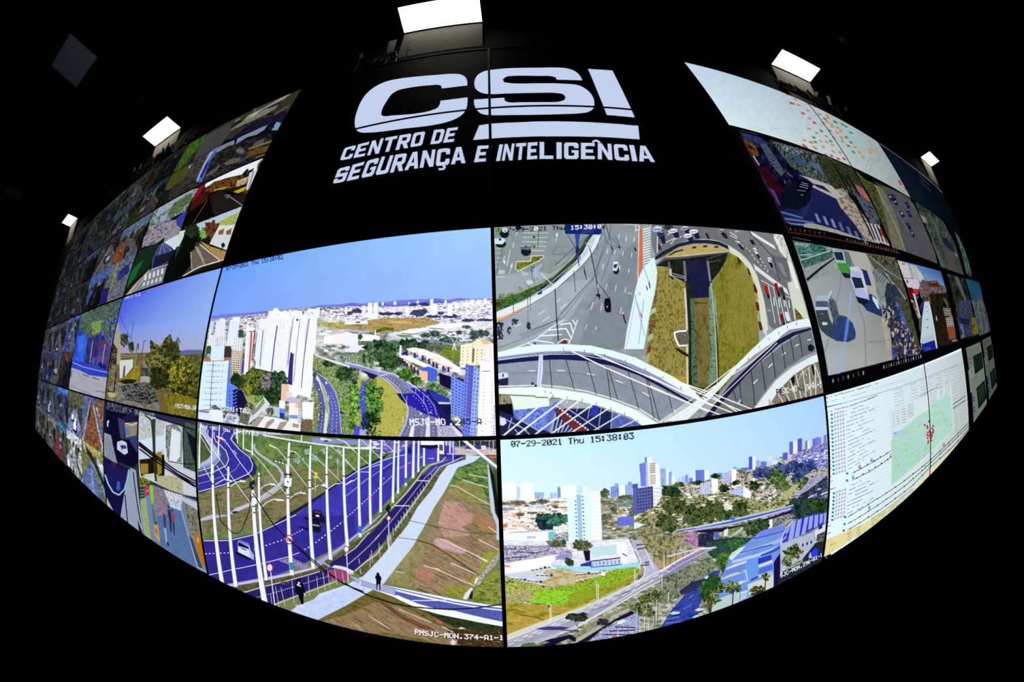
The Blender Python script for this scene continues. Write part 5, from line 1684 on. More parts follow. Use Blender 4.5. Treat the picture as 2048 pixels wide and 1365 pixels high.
    tex(['a09850','d8cc98','70702c','e8dcb8'],2.2,120,600,400,580,480,640,380,720,130,735,seed=52,st=(2.4,.6))
    for x0,y0,x1,y1 in ((190,440,560,490),(420,340,660,300),(480,400,690,410),(940,395,1300,365),(940,480,1090,445)):
        n_ = int(abs(x1 - x0) / 45)
        for k in range(n_):
            x,y = x0 + (x1 - x0) * k / n_,y0 + (y1 - y0) * k / n_
            p('38284c',x,y + 8,x + 34,y + 4,x + 40,y + 16,x + 6,y + 20)
            p(('f4f4ff','fff','c8c4d8','484050')[k % 4],x + 4,y - 8,x + 34,y - 8,x + 38,y + 6,x + 6,y + 8)
    p('fff',1240,375,1290,370,1290,415,1245,420)
    tex(['887c1c','a89430','b8a858','b08c30','c8ac48'],8,118,735,300,740,600,770,950,780,1200,720,900,840,600,940,300,1060,130,1115,seed=53,st=(3,.8))
    tex(['8c7c14','a09c28','90902c'],5,900,620,1300,560,1640,420,1600,490,1200,680,900,800,800,780,seed=54,st=(2,.8),a=.7)
    for q in ((280,875,380,890,480,905,570,945),(1150,1030,1150,1030)):
        l('4c3c1c',1.4,*q)
    # road surface
    T(990,1080,5.851)
    p('d8dccc',132,1115,400,1010,700,900,1000,790,1300,660,1600,510,1640,470,1700,500,1100,800,600,1000,140,1170)
    p('b8b8cc',140,1160,500,1020,900,850,1300,670,1640,500,1740,420,1750,350,1690,240,1590,0,1700,0,1830,220,1940,380,2048,310,2048,420,1700,610,1200,900,900,1060,500,1200,280,1280,140,1276,n=(.06,10))
    p('9498ac',140,1210,600,1060,1100,840,1600,570,2048,330,2048,400,1650,620,1200,870,800,1060,400,1200,140,1270,n=(.08,10),a=.6)
    p('b8bcd4',1640,150,1790,150,1920,370,1840,430,1760,480,1720,430,1760,340,n=(.1,4))
    T(1320,1000,5.25)
    p('8c88b0',0,770,300,590,560,490,600,500,480,560,200,740,0,860,n=(.1,5))
    p('ccd0e8',60,590,250,540,460,495,460,505,260,555,80,605)
    p('e8e8fc',0,740,200,620,430,505,580,495,600,505,420,525,200,640,0,765)
    l('e4e4fc',1,0,805,250,660,560,500)
    T(990,1080,5.851)
    l('fff',1.3,140,1170,500,1030,900,860,1300,680,1700,480,2048,300)
    l('f0f0ff',1.3,300,1280,700,1130,1200,880,1700,600,2048,420)
    l('e8dc60',.9,130,1115,500,970,900,820,1150,715)
    l('fff',1.3,1640,100,1700,250,1755,340,1745,420,1640,510)
    l('fff',1.2,1720,30,1830,280,1850,340)
    for q in ((160,1230,560,1080,1000,880,1600,600,2048,370),(220,1190,640,1010,1100,800,1640,540,2048,340)):
        dash('fff',1.3,60,60,*q)
    for q in ((1130,820,1350,760),(1470,640,1600,590),(1400,660,1560,600),(1700,540,1830,470)):
        l('706c8c',2.2,*q,a=.6)
    for q in ((1650,60,1740,50),(1660,110,1760,90),(1700,300,1800,290),(1730,270,1800,262)):
        l('3c3858',3,*q,a=.8)
    p('302068',470,1040,620,1015,800,1018,880,1030,780,1056,560,1056,a=.85)
    l('2c2850',1.8,780,1058,960,1065,1060,1085)
    # parapet,verge
    T(990,1080,5.851)
    tex(['7c7858','94906c','a8a48c'],4,860,1210,940,1100,1200,930,1600,730,1850,560,2048,450,2048,480,1700,680,1560,790,1240,980,980,1150,seed=55)
    p('b8b49c',860,1240,980,1140,1230,1000,1240,1030,1000,1180,900,1230)
    p('b4b8ac',1350,900,1560,800,1580,820,1360,930)
    for k in range(52):
        x,y = 920 + 18 * k,1045 - 11.3 * k
        l('f0e8d8',.9,x,y,x + 3,y + 15)
    l('fff8e0',1,900,1060,1840,470)
    p('181438',930,1225,1200,1060,1400,930,1600,830,1640,870,1400,960,1240,1060,1100,1180,980,1220)
    p('141030',570,1180,800,1130,880,1110,950,1150,940,1200,860,1160,760,1200,700,1240,500,1240,640,1200)
    # lower service streets
    tex(['a0a8dc','d0d8f4','50508c','e8ecff','8c90c8'],3,1080,1210,1240,1080,1420,970,1640,860,1700,900,1680,1110,1400,1160,seed=56,st=(3,.6))
    for q in ((1280,1110,1600,1110),(1180,1190,1500,1140),(1400,1020,1640,1030),(1340,1070,1640,1060)):
        l('28245c',2.2,*q)
    p('f0f4ff',1440,960,1500,935,1530,950,1480,985,1430,990)
    el('c85c3c',1400,1140,30,18)
    tex(['3c5c34','70905c','283828'],2,270,1278,330,1215,440,1200,520,1240,500,1290,seed=57)
    T(1320,1000,5.25)
    tex(['28401c','4c5c3c','84886c','a8a898','3c4c4c'],3,0,820,240,740,480,640,560,640,520,780,340,900,240,1010,0,1100,seed=58,st=(.9,1.2))
    tex(['1c2c7c','2c3ca0','3850b4','30387c'],6,0,1350,120,1160,240,1020,360,900,540,760,640,740,560,900,420,1080,400,1200,200,1340,0,1420,seed=59)
    tex(['201838','343060','2c3440'],4,200,960,340,860,500,820,480,870,300,980,220,1000,seed=60)
    for q in ((155,1195,60),(495,820,35),(410,1160,50),(390,1235,55)):
        p('181848',q[0] - q[2],q[1] + 10,q[0],q[1] + 30,q[0] + q[2],q[1] + 14,q[0] + q[2] * .6,q[1] - 8)
        p('c8d8fc',q[0] - q[2],q[1] + 4,q[0] - q[2] * .2,q[1] - 22,q[0] + q[2],q[1] - 14,q[0] + q[2] * .7,q[1] + 6,q[0] - q[2] * .3,q[1] + 16)
    for q in ((60,1260,200,1230),(250,1150,330,1100),(60,1300,220,1280),(300,1040,350,1000)):
        l('98a8e8',1,*q)
    # palms and trees along the streets
    T(990,1080,5.851)
    for x,y,r,h in ((1650,790,70,320),(1740,800,90,290),(1760,700,80,200),(1880,660,90,300),(1790,880,40,220),(1840,860,40,180)):
        tree(['10180c','304020','5c6c3c','90945c'],x,y,r,r * .75,seed=x,s=1.8,dens=.85)
        dash('e8dcd0',1.6,22,6,x + 15,y + 40,x + 8,y + h)
        l('28243c',.9,x + 24,y + 40,x + 18,y + h)
    for x,y,rx,ry in ((960,905,120,48),(890,905,60,36),(1035,890,50,42)):
        tree(['10140c','283020','444c34'],x,y,rx,ry,seed=x,s=1.8)
    l('504438',1,925,950,965,1020,970,930)
    tree(['201828','403850'],1260,965,70,45,seed=61,s=2)
    l('a8a090',1.1,1240,990,1245,1040)
    for q in ((632,738,650,950),(652,745,660,950),(1182,480,1192,710),(1205,500,1208,710),(1975,190,1978,350),(1950,390,1952,580),(1700,200,1695,350),(1742,190,1740,290),(1632,340,1632,500),(2028,610,2030,730),(1440,1060,1436,1160)):
        l('f0ece4',1.4,*q)
    p('4c4030',622,765,640,765,640,795,622,795)
    l('3c2c3c',1.8,1485,160,1545,190)
    T(1320,1000,5.25)
    # warehouse
    p('7098e4',540,1215,590,950,640,840,690,700,730,600,840,510,980,400,1060,330,1310,260,1290,420,1260,660,1190,960,1080,990,840,1100,n=(.05,8))
    WH = 'd8e8f0'
    p(WH,720,610,750,560,840,505,900,490,830,560,750,640)
    p('c4d8b0',720,600,830,505,850,510,740,600)
    p('7884ec',850,545,1010,430,1060,340,1310,265,1300,330,1180,370,1100,380,1050,410)
    p('a8b8ec',840,550,1180,440,1290,400,1280,450,1100,490,830,580)
    p('b8d0f4',760,640,1050,560,1260,480,1250,510,1060,590,750,670)
    l('28349c',1.8,840,560,1060,500,1180,475)
    l('28349c',1.4,980,410,1100,385,1300,330)
    p('3850c0',1060,580,1180,530,1260,480,1260,520,1180,560,1060,600)
    p('8098e8',720,680,1060,590,1030,650,900,650,700,700)
    p('d8e0cc',690,720,780,680,910,640,915,660,800,700,700,735)
    p('6c88e4',690,740,890,680,890,730,660,810)
    p('c8d4b8',650,830,720,790,890,735,895,760,740,810,640,845)
    p('6c90ec',640,850,885,770,870,840,610,920)
    p('c0d0c0',600,940,860,850,870,880,720,930,590,970)
    p('5c7cc8',800,760,890,740,860,768,a=.8)
    p('6c9cf0',910,640,1040,600,1190,600,1190,700,1040,800,920,850,880,900)
    p('3038bc',1030,620,1170,580,1175,630,1030,680)
    p('e0e4f0',1035,690,1180,635,1185,660,1035,715)
    p('5070d8',1040,730,1185,680,1185,730,1090,770,1030,790)
    p('2838b0',950,840,1030,800,1030,820,960,855)
    p('b0c0d8',1030,790,1170,750,1190,790,1080,820,1030,820)
    p('cfd8d0',920,890,1190,790,1190,960,1085,995,930,1010)
    p('b4ccd8',850,980,915,950,910,1030,840,1070)
    l('f0fcff',1.6,920,960,840,980)
    l('f0f8ff',1.6,590,960,920,850,900,740)
    p('b8d0d0',540,1150,600,1050,840,950,830,1080,700,1140,540,1215)
    p('181040',1195,660,1260,560,1275,870,1195,930)
    # striped roof block
    p('b4bcd8',1262,460,1330,440,1620,340,1625,480,1570,540,1500,620,1350,700,1290,760,1260,860,n=(.05,6))
    p('3038bc',1280,440,1300,360,1340,270,1400,225,1620,150,1750,130,1740,250,1640,300,1540,350,1400,410,1290,460)
    for q in ((1350,260,1380,240,1345,350,1310,365),(1380,235,1430,220,1395,420,1345,430),(1445,215,1490,200,1460,390,1410,405),(1520,190,1560,180,1525,360,1480,380),(1570,180,1610,165,1595,300,1555,320),(1625,165,1665,158,1655,285,1615,300),(1680,155,1715,148,1705,240,1675,260),(1725,140,1750,135,1745,240,1718,250)):
        p('98a8ec',*q)
    p('8c98d8',1280,420,1330,370,1330,400,1290,440)
    l('e8ecff',1.4,1272,470,1280,400,1330,290,1400,225)
    for x,y in ((1500,480),(1545,465),(1588,450)):
        p('181c38',x - 8,y - 14,x + 8,y - 20,x + 8,y + 10,x - 8,y + 16)
    p('dce0f0',1620,330,1740,250,1735,400,1640,450)
    p('282c48',1665,290,1705,265,1705,300,1665,320)
    tex(['181c28','48504c','8c9890'],2,1650,370,1740,330,1735,430,1640,440,seed=62)
    tex(['0c1020','1c2434','283448','14201c'],3,1500,620,1640,450,1740,430,1715,620,1640,720,1400,820,1230,920,1240,870,1290,760,1500,660,seed=63)
    p('2840e0',1580,570,1630,505,1665,540,1660,590,1600,620)
    p('a8b8e8',1565,580,1580,550,1600,620,1560,615)
    # palms in front of the warehouse
    for x,y,r,h in ((540,1040,90,170),(770,930,90,200),(1400,560,100,0),(1330,650,60,0),(1110,810,50,180),(600,920,90,0)):
        tree(['141c0c','344418','5c7030','98a048'],x,y,r,r * .75,seed=x,s=2,dens=.8)
        if h:
            l('1c1814',2,x,y + 20,x - 12,y + h)
    tree(['10140c','34401c','5c6430'],1030,960,90,60,seed=64,s=2,dens=.8)
    tree(['143018','2c5828','4c7c38'],470,960,60,120,seed=65,s=2.4)
    tree(['183418','346030'],560,860,70,90,seed=66,s=2.4)
    tree(['2c1c14','5c4420'],520,1090,24,100,seed=67,dens=.6)
    T(1320,1000,5.25)
    tx('SJC-MON.296-A1-1','fbfbff',1262,782,1702,558,1706,598,1268,824)
    T(990,860,5.689)
    tx('07-29-2021 Thu 15:38:03','18203c',182,130,1575,28,1578,104,186,200)
    return cv


# ================================================================ picture: the big letters over four monitors
def smooth(pts,ang=48,k=6):
    """closed outline: round through gentle vertices,keep the sharp corners"""
    P = np.asarray(pts,float).reshape(-1,2)
    n = len(P)
    out = []
    tg = []
    for i in range(n):
        a,c = P[i] - P[i - 1],P[(i + 1) % n] - P[i]
        t = abs(math.degrees(math.atan2(a[0] * c[1] - a[1] * c[0],a @ c)))
        tg.append(None if t > ang else (a / np.linalg.norm(a) + c / np.linalg.norm(c)) / 2)
    for i in range(n):
        A,B = P[i],P[(i + 1) % n]
        L = np.linalg.norm(B - A)
        d = (B - A) / L
        ta,tb = (tg[i] if tg[i] is not None else d) * L,(tg[(i + 1) % n] if tg[(i + 1) % n] is not None else d) * L
        for j in range(k):
            h = j / k
            out.append((2 * h ** 3 - 3 * h * h + 1) * A + (h ** 3 - 2 * h * h + h) * ta + (3 * h * h - 2 * h ** 3) * B + (h ** 3 - h * h) * tb)
    return np.array(out).ravel()


_R = lambda a,b,c,d: [a,b,c,b,c,d,a,d]
_O = [.13,0,.87,0,1,.1,1,.9,.87,1,.13,1,0,.9,0,.1]
_H = [.38,.2,.62,.2,.7,.26,.7,.74,.62,.8,.38,.8,.3,.74,.3,.26]
# heavy condensed capitals in a unit box: (1,filled outline) or (0,cut-out)
GL = {
    'C': [(1,_O),(0,_H),(0,_R(.66,.37,1.01,.63))],
    'E': [(1,_R(0,0,.32,1)),(1,_R(0,0,.95,.2)),(1,_R(0,.4,.84,.6)),(1,_R(0,.8,.95,1))],
    'N': [(1,_R(0,0,.28,1)),(1,_R(.72,0,1,1)),(1,[0,0,.3,0,1,1,.7,1])],
    'T': [(1,_R(0,0,1,.2)),(1,_R(.35,0,.66,1))],
    'R': [(1,[0,0,.87,0,1,.1,1,.5,.88,.62,0,.62]),(0,_R(.31,.2,.69,.43)),(1,_R(0,0,.31,1)),(1,[.4,.6,.74,.56,1.03,1,.7,1])],
    'O': [(1,_O),(0,_H)],
    'D': [(1,[0,0,.8,0,1,.14,1,.86,.8,1,0,1]),(0,[.31,.2,.6,.2,.69,.27,.69,.73,.6,.8,.31,.8])],
    'S': [(1,_O),(0,_R(.31,.2,.69,.39)),(0,_R(.66,.31,1.01,.4)),(0,_R(.31,.6,.69,.8)),(0,_R(-.01,.6,.34,.69))],
    'G': [(1,_O),(0,_H),(0,_R(.66,.34,1.01,.46)),(1,_R(.52,.46,.98,.62))],
    'U': [(1,[0,0,.3,0,.3,.74,.38,.8,.62,.8,.7,.74,.7,0,1,0,1,.9,.87,1,.13,1,0,.9])],
    'A': [(1,[-.04,1,.3,0,.7,0,1.04,1,.74,1,.67,.8,.33,.8,.26,1]),(0,[.4,.62,.5,.24,.6,.62])],
    'I': [(1,_R(0,0,1,1))],'L': [(1,_R(0,0,.32,1)),(1,_R(0,.8,.95,1))],
}


def pic_logo():
    canvas(-1,1,0,2,1280,724,'010102')
    T(600,0,2.923)
    # CSI,outlined as filled shapes
    W_ = 'c2d0ee'
    p(W_,*smooth([322,735,322,700,335,650,355,600,385,555,430,515,500,480,580,462,700,448,800,440,890,434,940,438,968,455,978,480,978,503,828,520,828,507,815,500,760,501,640,515,570,532,535,555,510,590,482,640,475,670,485,680,540,678,700,664,770,648,805,632,818,612,822,592,980,572,980,600,972,640,950,672,905,700,840,722,740,740,600,756,480,772,400,778,350,775,330,760]))
    p(W_,*smooth([1020,500,1022,470,1040,440,1075,420,1140,408,1260,400,1400,398,1500,397,1560,402,1610,420,1640,450,1650,472,1500,468,1495,455,1470,448,1380,446,1260,446,1205,452,1185,468,1195,484,1240,490,1400,490,1540,492,1630,502,1680,530,1712,570,1720,605,1715,635,1690,655,1640,665,1540,670,1400,674,1220,676,1110,676,1060,668,1030,640,1018,610,1018,585,1195,574,1196,590,1215,600,1290,601,1420,600,1510,598,1545,588,1552,572,1540,556,1500,547,1380,546,1200,550,1110,553,1060,545,1030,525]))
    p(W_,1683,405,1826,414,1957,690,1792,675)
    p(W_,*smooth([1048,736,1106,728,1280,718,1450,713,1640,716,1800,724,1976,738,1984,818,1800,806,1600,801,1400,801,1200,808,1012,822]))
    # words: each letter sits between two guide lines (baseline,cap line) of the tile
    def word(s,base,cap,xs):
        bx,by = zip(*base)
        cx,cy = zip(*cap)
        n = len(s)
        for i,ch in enumerate(s):
            if ch not in GL:
                continue
            f0,f1 = xs[i],xs[i + 1]
            pb = lambda f: (np.interp(f,np.linspace(0,1,len(bx)),bx),np.interp(f,np.linspace(0,1,len(by)),by))
            pc = lambda f: (np.interp(f,np.linspace(0,1,len(cx)),cx),np.interp(f,np.linspace(0,1,len(cy)),cy))
            f1 = f0 + (f1 - f0) * (.86 if ch != 'I' else .7)
            A,B,C_,D = (np.array(v) for v in (pc(f0),pc(f1),pb(f1),pb(f0)))
            for on,g in GL[ch]:
                P = np.array(g,float).reshape(-1,2)
                x,y = P[:,:1],P[:,1:]
                Q = (A * (1 - x) + B * x) * (1 - y) + (D * (1 - x) + C_ * x) * y
                p(W_ if on else '010102',*Q.ravel())
    def pos(s,wid):
        t = [0]
        for ch in s:
            t.append(t[-1] + wid.get(ch,1.0))
        return [v / t[-1] for v in t]
    wd_ = {' ': .5,'I': .45}
    word('CENTRO DE',[(234,942),(460,900),(700,855),(912,830)],[(262,868),(490,810),(720,772),(940,744)],pos('CENTRO DE',wd_))
    word('SEGURANCA',[(192,1078),(440,1028),(700,985),(978,955)],[(226,990),(480,920),(720,884),(978,858)],pos('SEGURANCA',wd_))
    l(W_,4,835,972,850,978,838,992,812,992)
    word('E',[(1018,952),(1100,946)],[(1040,856),(1118,852)],[0,1])
    l(W_,1,1121,853,1118,870)
    word('INTELIGENCIA',[(1146,945),(1400,932),(1740,934),(2085,952)],[(1166,848),(1400,833),(1740,840),(2055,858)],pos('INTELIGENCIA',wd_))
    l(W_,4,1708,834,1730,824,1752,836)
    return cv


# ================================================================ pictures of the right-hand monitors
def icons(n,x0,y0,x1,y1,h,c='9a8c8c'):
    for k in range(n):
        f = k / max(1,n - 1)
        x,y = x0 + (x1 - x0) * f,y0 + (y1 - y0) * f
        w = h * .35
        (l if k % 3 else el)(*((c,.9,x,y - h / 2,x + w * .3,y + h / 2) if k % 3 else (c,x,y,w * .6,h / 2)),a=.8)


def pic_map():
    canvas(1,3,0,1,760,220,'b8c8cc')
    T(0,0,1)
    grad('c0d4e8','98a8a8','8c9c98','d4e8f0',1366,122,1757,284,1822,397,1456,250,n=.02,ns=8)  # screen's dimming towards the slanted right end is put into the colours
    T(1475,240,4.55)
    for q in ((1180,130,1210,220,1290,350,1280,370,1200,360,1170,440,1180,500),(1200,500,1215,400,1300,375,1290,300)):
        l('8c8c5c',1.4,*q,a=.55)
    T(1350,100,2.967)
    l('8090a0',.8,80,78,240,112,a=.8)
    for q in ((640,280,690,350),(560,470,660,462),(480,478,540,468),(720,470,760,500),(740,430,750,440),(670,540,674,544)):
        dash('7c8c98',.9,7,6,*q,a=.8)
    T(0,0,1)
    rs = np.random.RandomState(5)
    for k in range(160):
        u,v = 1.55 + 1.4 * rs.rand(),.05 + .9 * rs.rand()
        x,y = proj(np.array([u]),np.array([v]))
        x,y = float(x[0]),float(y[0])
        l('9cacb0',.6,x,y,x + 3 * rs.rand(),y + 3 * rs.rand(),a=.7)
    T(1350,100,2.967)
    R,O,Gn = 'c43038','cc7c40','2c8468'
    for c,pts in ((O,(665,262,715,292,708,318,735,325,790,318,830,335,790,358,800,405,858,380,905,388,908,400,880,432,905,425,930,440,935,455,795,466,842,492,965,460,965,490,985,478,900,512,945,520,990,520,995,540,768,535,805,548,815,548,865,540,900,545,935,562,825,575,835,582,882,575,940,602,980,608,1070,575,1095,605,1115,635,1160,590,1160,608)),
                   (R,(690,315,760,375,828,430,765,565,778,575,930,628,895,622,970,645,1005,645,1030,568,1335,780,1340,795,1370,825)),
                   (Gn,(890,408,955,428,950,425,995,440,1015,452,870,480,920,478,1045,490,825,518,835,545,925,540,1018,517,1045,548,1060,604))):
        for x,y in zip(pts[::2],pts[1::2]):
            p(c,x - 14,y - 9,x - 1,y - 6,x + 7,y - 2,x + 15,y + 10,x + 3,y + 7,x - 3,y + 9,x - 7,y + 2,a=.9)
    return cv


def pic_desktop():
    canvas(3,5,0,1,420,120,'03070f')
    T(0,0,1)
    grad('0a1224','04080c','020408','0c1828',1760,284,1900,390,1925,470,1822,397)
    T(1700,230,6.827)
    l('5c7068',1.5,400,385,700,590,1000,830,1180,980,1255,1065)
    for q in ((950,830,1000,880,1080,960),(950,880,1000,930),(990,940,1100,1040)):
        l('404c54',.9,*q)
    return cv


def pic_street():
    canvas(1,3,1,2,760,260,'040406')
    T(1475,240,4.55)
    tex(['040408','0c0c24','181840','283058'],9,20,110,400,215,560,440,600,900,400,830,250,600,130,330,seed=1,st=(.8,1.6))
    tex(['14100c','5c4020','7c5424'],4,50,170,150,200,200,330,130,330,90,260,seed=2)
    p('30488c',20,110,200,160,300,220,200,220,60,170,a=.6)
    l('b8c8dc',2.4,145,330,195,412)
    tex(['10060c','40081c','2c0c18'],5,190,420,260,430,420,640,380,760,290,620,seed=3)
    p('5c3c98',290,620,330,640,400,780,370,770)
    tex(['303858','5c6c84','1c2038'],3,200,215,260,215,430,470,400,520,300,400,seed=4)
    tex(['0c1010','1c2c1c','3c4830','8c9cac','141c14'],2.4,290,180,720,310,1000,400,1100,480,1180,560,1160,720,900,640,640,530,560,470,480,420,seed=5,st=(.7,1.4))
    p('b4bcc8',370,215,580,275,600,300,480,290)
    tex(['c4ccd8','4c5468','1c242c'],2,370,215,590,280,560,330,440,280,seed=6)
    p('38508c',500,320,620,360,640,420,540,400,a=.8)
    p('5c70a4',670,380,740,400,780,480,700,450,a=.8)
    tex(['101410','283020','484c30','1c2418'],3,720,320,1040,420,1100,500,1180,640,1100,640,1000,600,960,720,860,620,780,470,seed=7,st=(.5,2.4),rot=.3)
    # road
    p('1c2050',560,470,640,520,860,680,960,810,1100,960,1170,1100,800,1000,600,980,440,950,400,860,560,600,n=(.2,8))
    p('0c1024',530,560,680,560,660,760,560,820,400,800,360,700,n=(.3,8))
    p('2c3c70',640,760,700,700,620,880,560,870,a=.5)
    tex(['a89c8c','c8b8a0','8c8478','60605c'],4,860,640,960,620,1100,800,1200,940,1300,1130,1170,1100,1060,940,940,800,seed=8,st=(1.6,.8),rot=.7)
    p('c0bcb8',560,500,640,520,860,600,960,700,900,720,700,620,860,680,840,690,680,610,700,590,640,540)
    p('202448',690,580,780,600,860,670,720,610)
    p('040814',540,560,560,540,600,540,660,570,668,640,600,690,540,650)
    for q in ((580,568,640,585),(570,585,645,605),(565,605,640,625),(545,640,620,650),(575,680,600,685)):
        l('8c9ccc',1.2,*q)
    for q in ((425,550,435,580),(450,480,500,520)):
        l('8c98b4',1.2,*q)
    for k,(x,y) in enumerate(((700,850),(775,875),(845,900),(915,928),(990,970),(1060,1010),(1130,1050))):
        p('7c94c0' if k < 3 else '5c7098',x,y,x + 26,y + 6,x + 60,y + 85,x + 30,y + 78)
    p('5c78b4',390,830,500,860,600,890,590,900,400,850)
    p('5c78b4',420,890,700,930,690,945,430,910)
    p('8ca0c8',430,910,480,940,700,960,690,975,480,950)
    tex(['a8a498','c0b8ac','8c8c90'],3,615,940,700,945,900,1000,1120,1080,1200,1105,1000,1060,800,1010,600,975,seed=9)
    # posts,signs,shops
    p('a8606c',1070,585,1140,620,1220,740,1200,760,1090,640)
    p('b86c50',1140,640,1190,690,1210,735,1160,700)
    tex(['1c1c24','3c4458','6c7890','2c2828'],3,1060,660,1230,760,1290,900,1300,960,1230,970,1160,850,seed=10)
    tex(['202818','48502c','5c6434'],3,1100,510,1260,590,1330,760,1400,960,1420,1165,1340,1000,1200,680,1150,600,seed=11)
    for q in ((870,400,1010,640,1240,1090),(960,500,1080,720),(1000,500,1120,700),(1230,960,1330,1120)):
        l('0c0c14',2.4,*q)
    p('c8c0c8',1180,935,1290,960,1390,1150,1250,1100)
    for k in range(4):
        l('141418',2.4,1200 + 34 * k,940 + 10 * k,1260 + 34 * k,1090 + 10 * k)
    p('b02c30',1285,985,1310,995,1340,1070,1310,1050)
    # the highway picture beside it
    tex(['3c4028','585c34','2c3420'],4,1240,560,1560,700,1650,860,1560,760,1300,610,seed=12)
    p('70705c',1260,590,1320,620,1440,860,1540,1200,1410,1165,1340,860,n=(.15,5))
    p('54545c',1310,600,1420,640,1600,760,1740,1000,1820,1310,1530,1200,1440,860,n=(.08,8))
    l('a8a478',1.3,1250,590,1330,740,1440,960,1530,1200)
    l('7c7c84',.9,1420,800,1560,1020)
    for x,y,c in ((1390,700,'8c98a8'),(1435,740,'9ca4b0'),(1420,700,'3c4470'),(1495,850,'8c98b0'),(1560,850,'34408c'),(1590,1030,'6c84b0'),(1545,770,'30386c'),(1555,960,'30386c')):
        p('14183c',x - 26,y - 24,x + 6,y - 20,x + 30,y + 32,x + 6,y + 40)
        p(c,x - 12,y - 12,x + 6,y - 10,x + 14,y + 10,x - 2,y + 12)
    # window chrome of the video client
    l('4c4440',1,20,95,60,105)
    fake('6c6c74',1,50,92,190,128,188,142,50,106,seed=3)
    icons(8,480,995,790,1035,26)
    icons(20,1000,1090,1450,1195,22)
    l('5c1c1c',1.3,22,140,160,400,320,700,465,1025)
    cv.C *= .88  # side screen's viewing-angle dimness put into the picture colours
    l('7c2420',1.4,465,1025,800,1070,1200,1150,1480,1215)
    return cv


def pic_street_far():
    canvas(3,5,1,2,420,160,'04060a')
    T(1800,400,6.824)
    tex(['142018','2c4434','4c5444','3c3c48','6c6c68'],5,200,10,340,100,590,290,760,640,870,1030,560,920,400,470,260,180,seed=1,st=(.6,2))
    p('4c4c54',560,560,640,600,760,800,860,1025,640,940,n=(.15,6))
    p('5c5444',620,700,720,700,780,990,660,950,a=.7)
    p('1c2448',560,500,640,530,760,720,700,700,600,600)
    p('4c6c74',430,560,520,700,640,930,570,915,440,600,a=.8)
    p('8c9484',270,200,340,230,380,320,320,310)
    for q in ((400,200,560,560),(460,280,580,620),(740,680,860,1020),(370,330,560,900),(440,430,640,450)):
        l('6c7464',1,*q)
    p('8c94a0',740,730,760,735,780,780,760,775)
    tex(['20342c','34584c','5c7468','244048'],5,740,430,800,500,900,740,975,1000,960,1050,900,1000,850,780,seed=3,st=(.6,2))
    l('5c6c60',1.6,760,470,840,620,920,820,965,1040)
    l('38484c',1.2,190,0,350,95)
    l('14201c',1,640,330,780,440)
    cv.C *= .82  # colours darkened to imitate a screen seen at a steep slant
    return cv


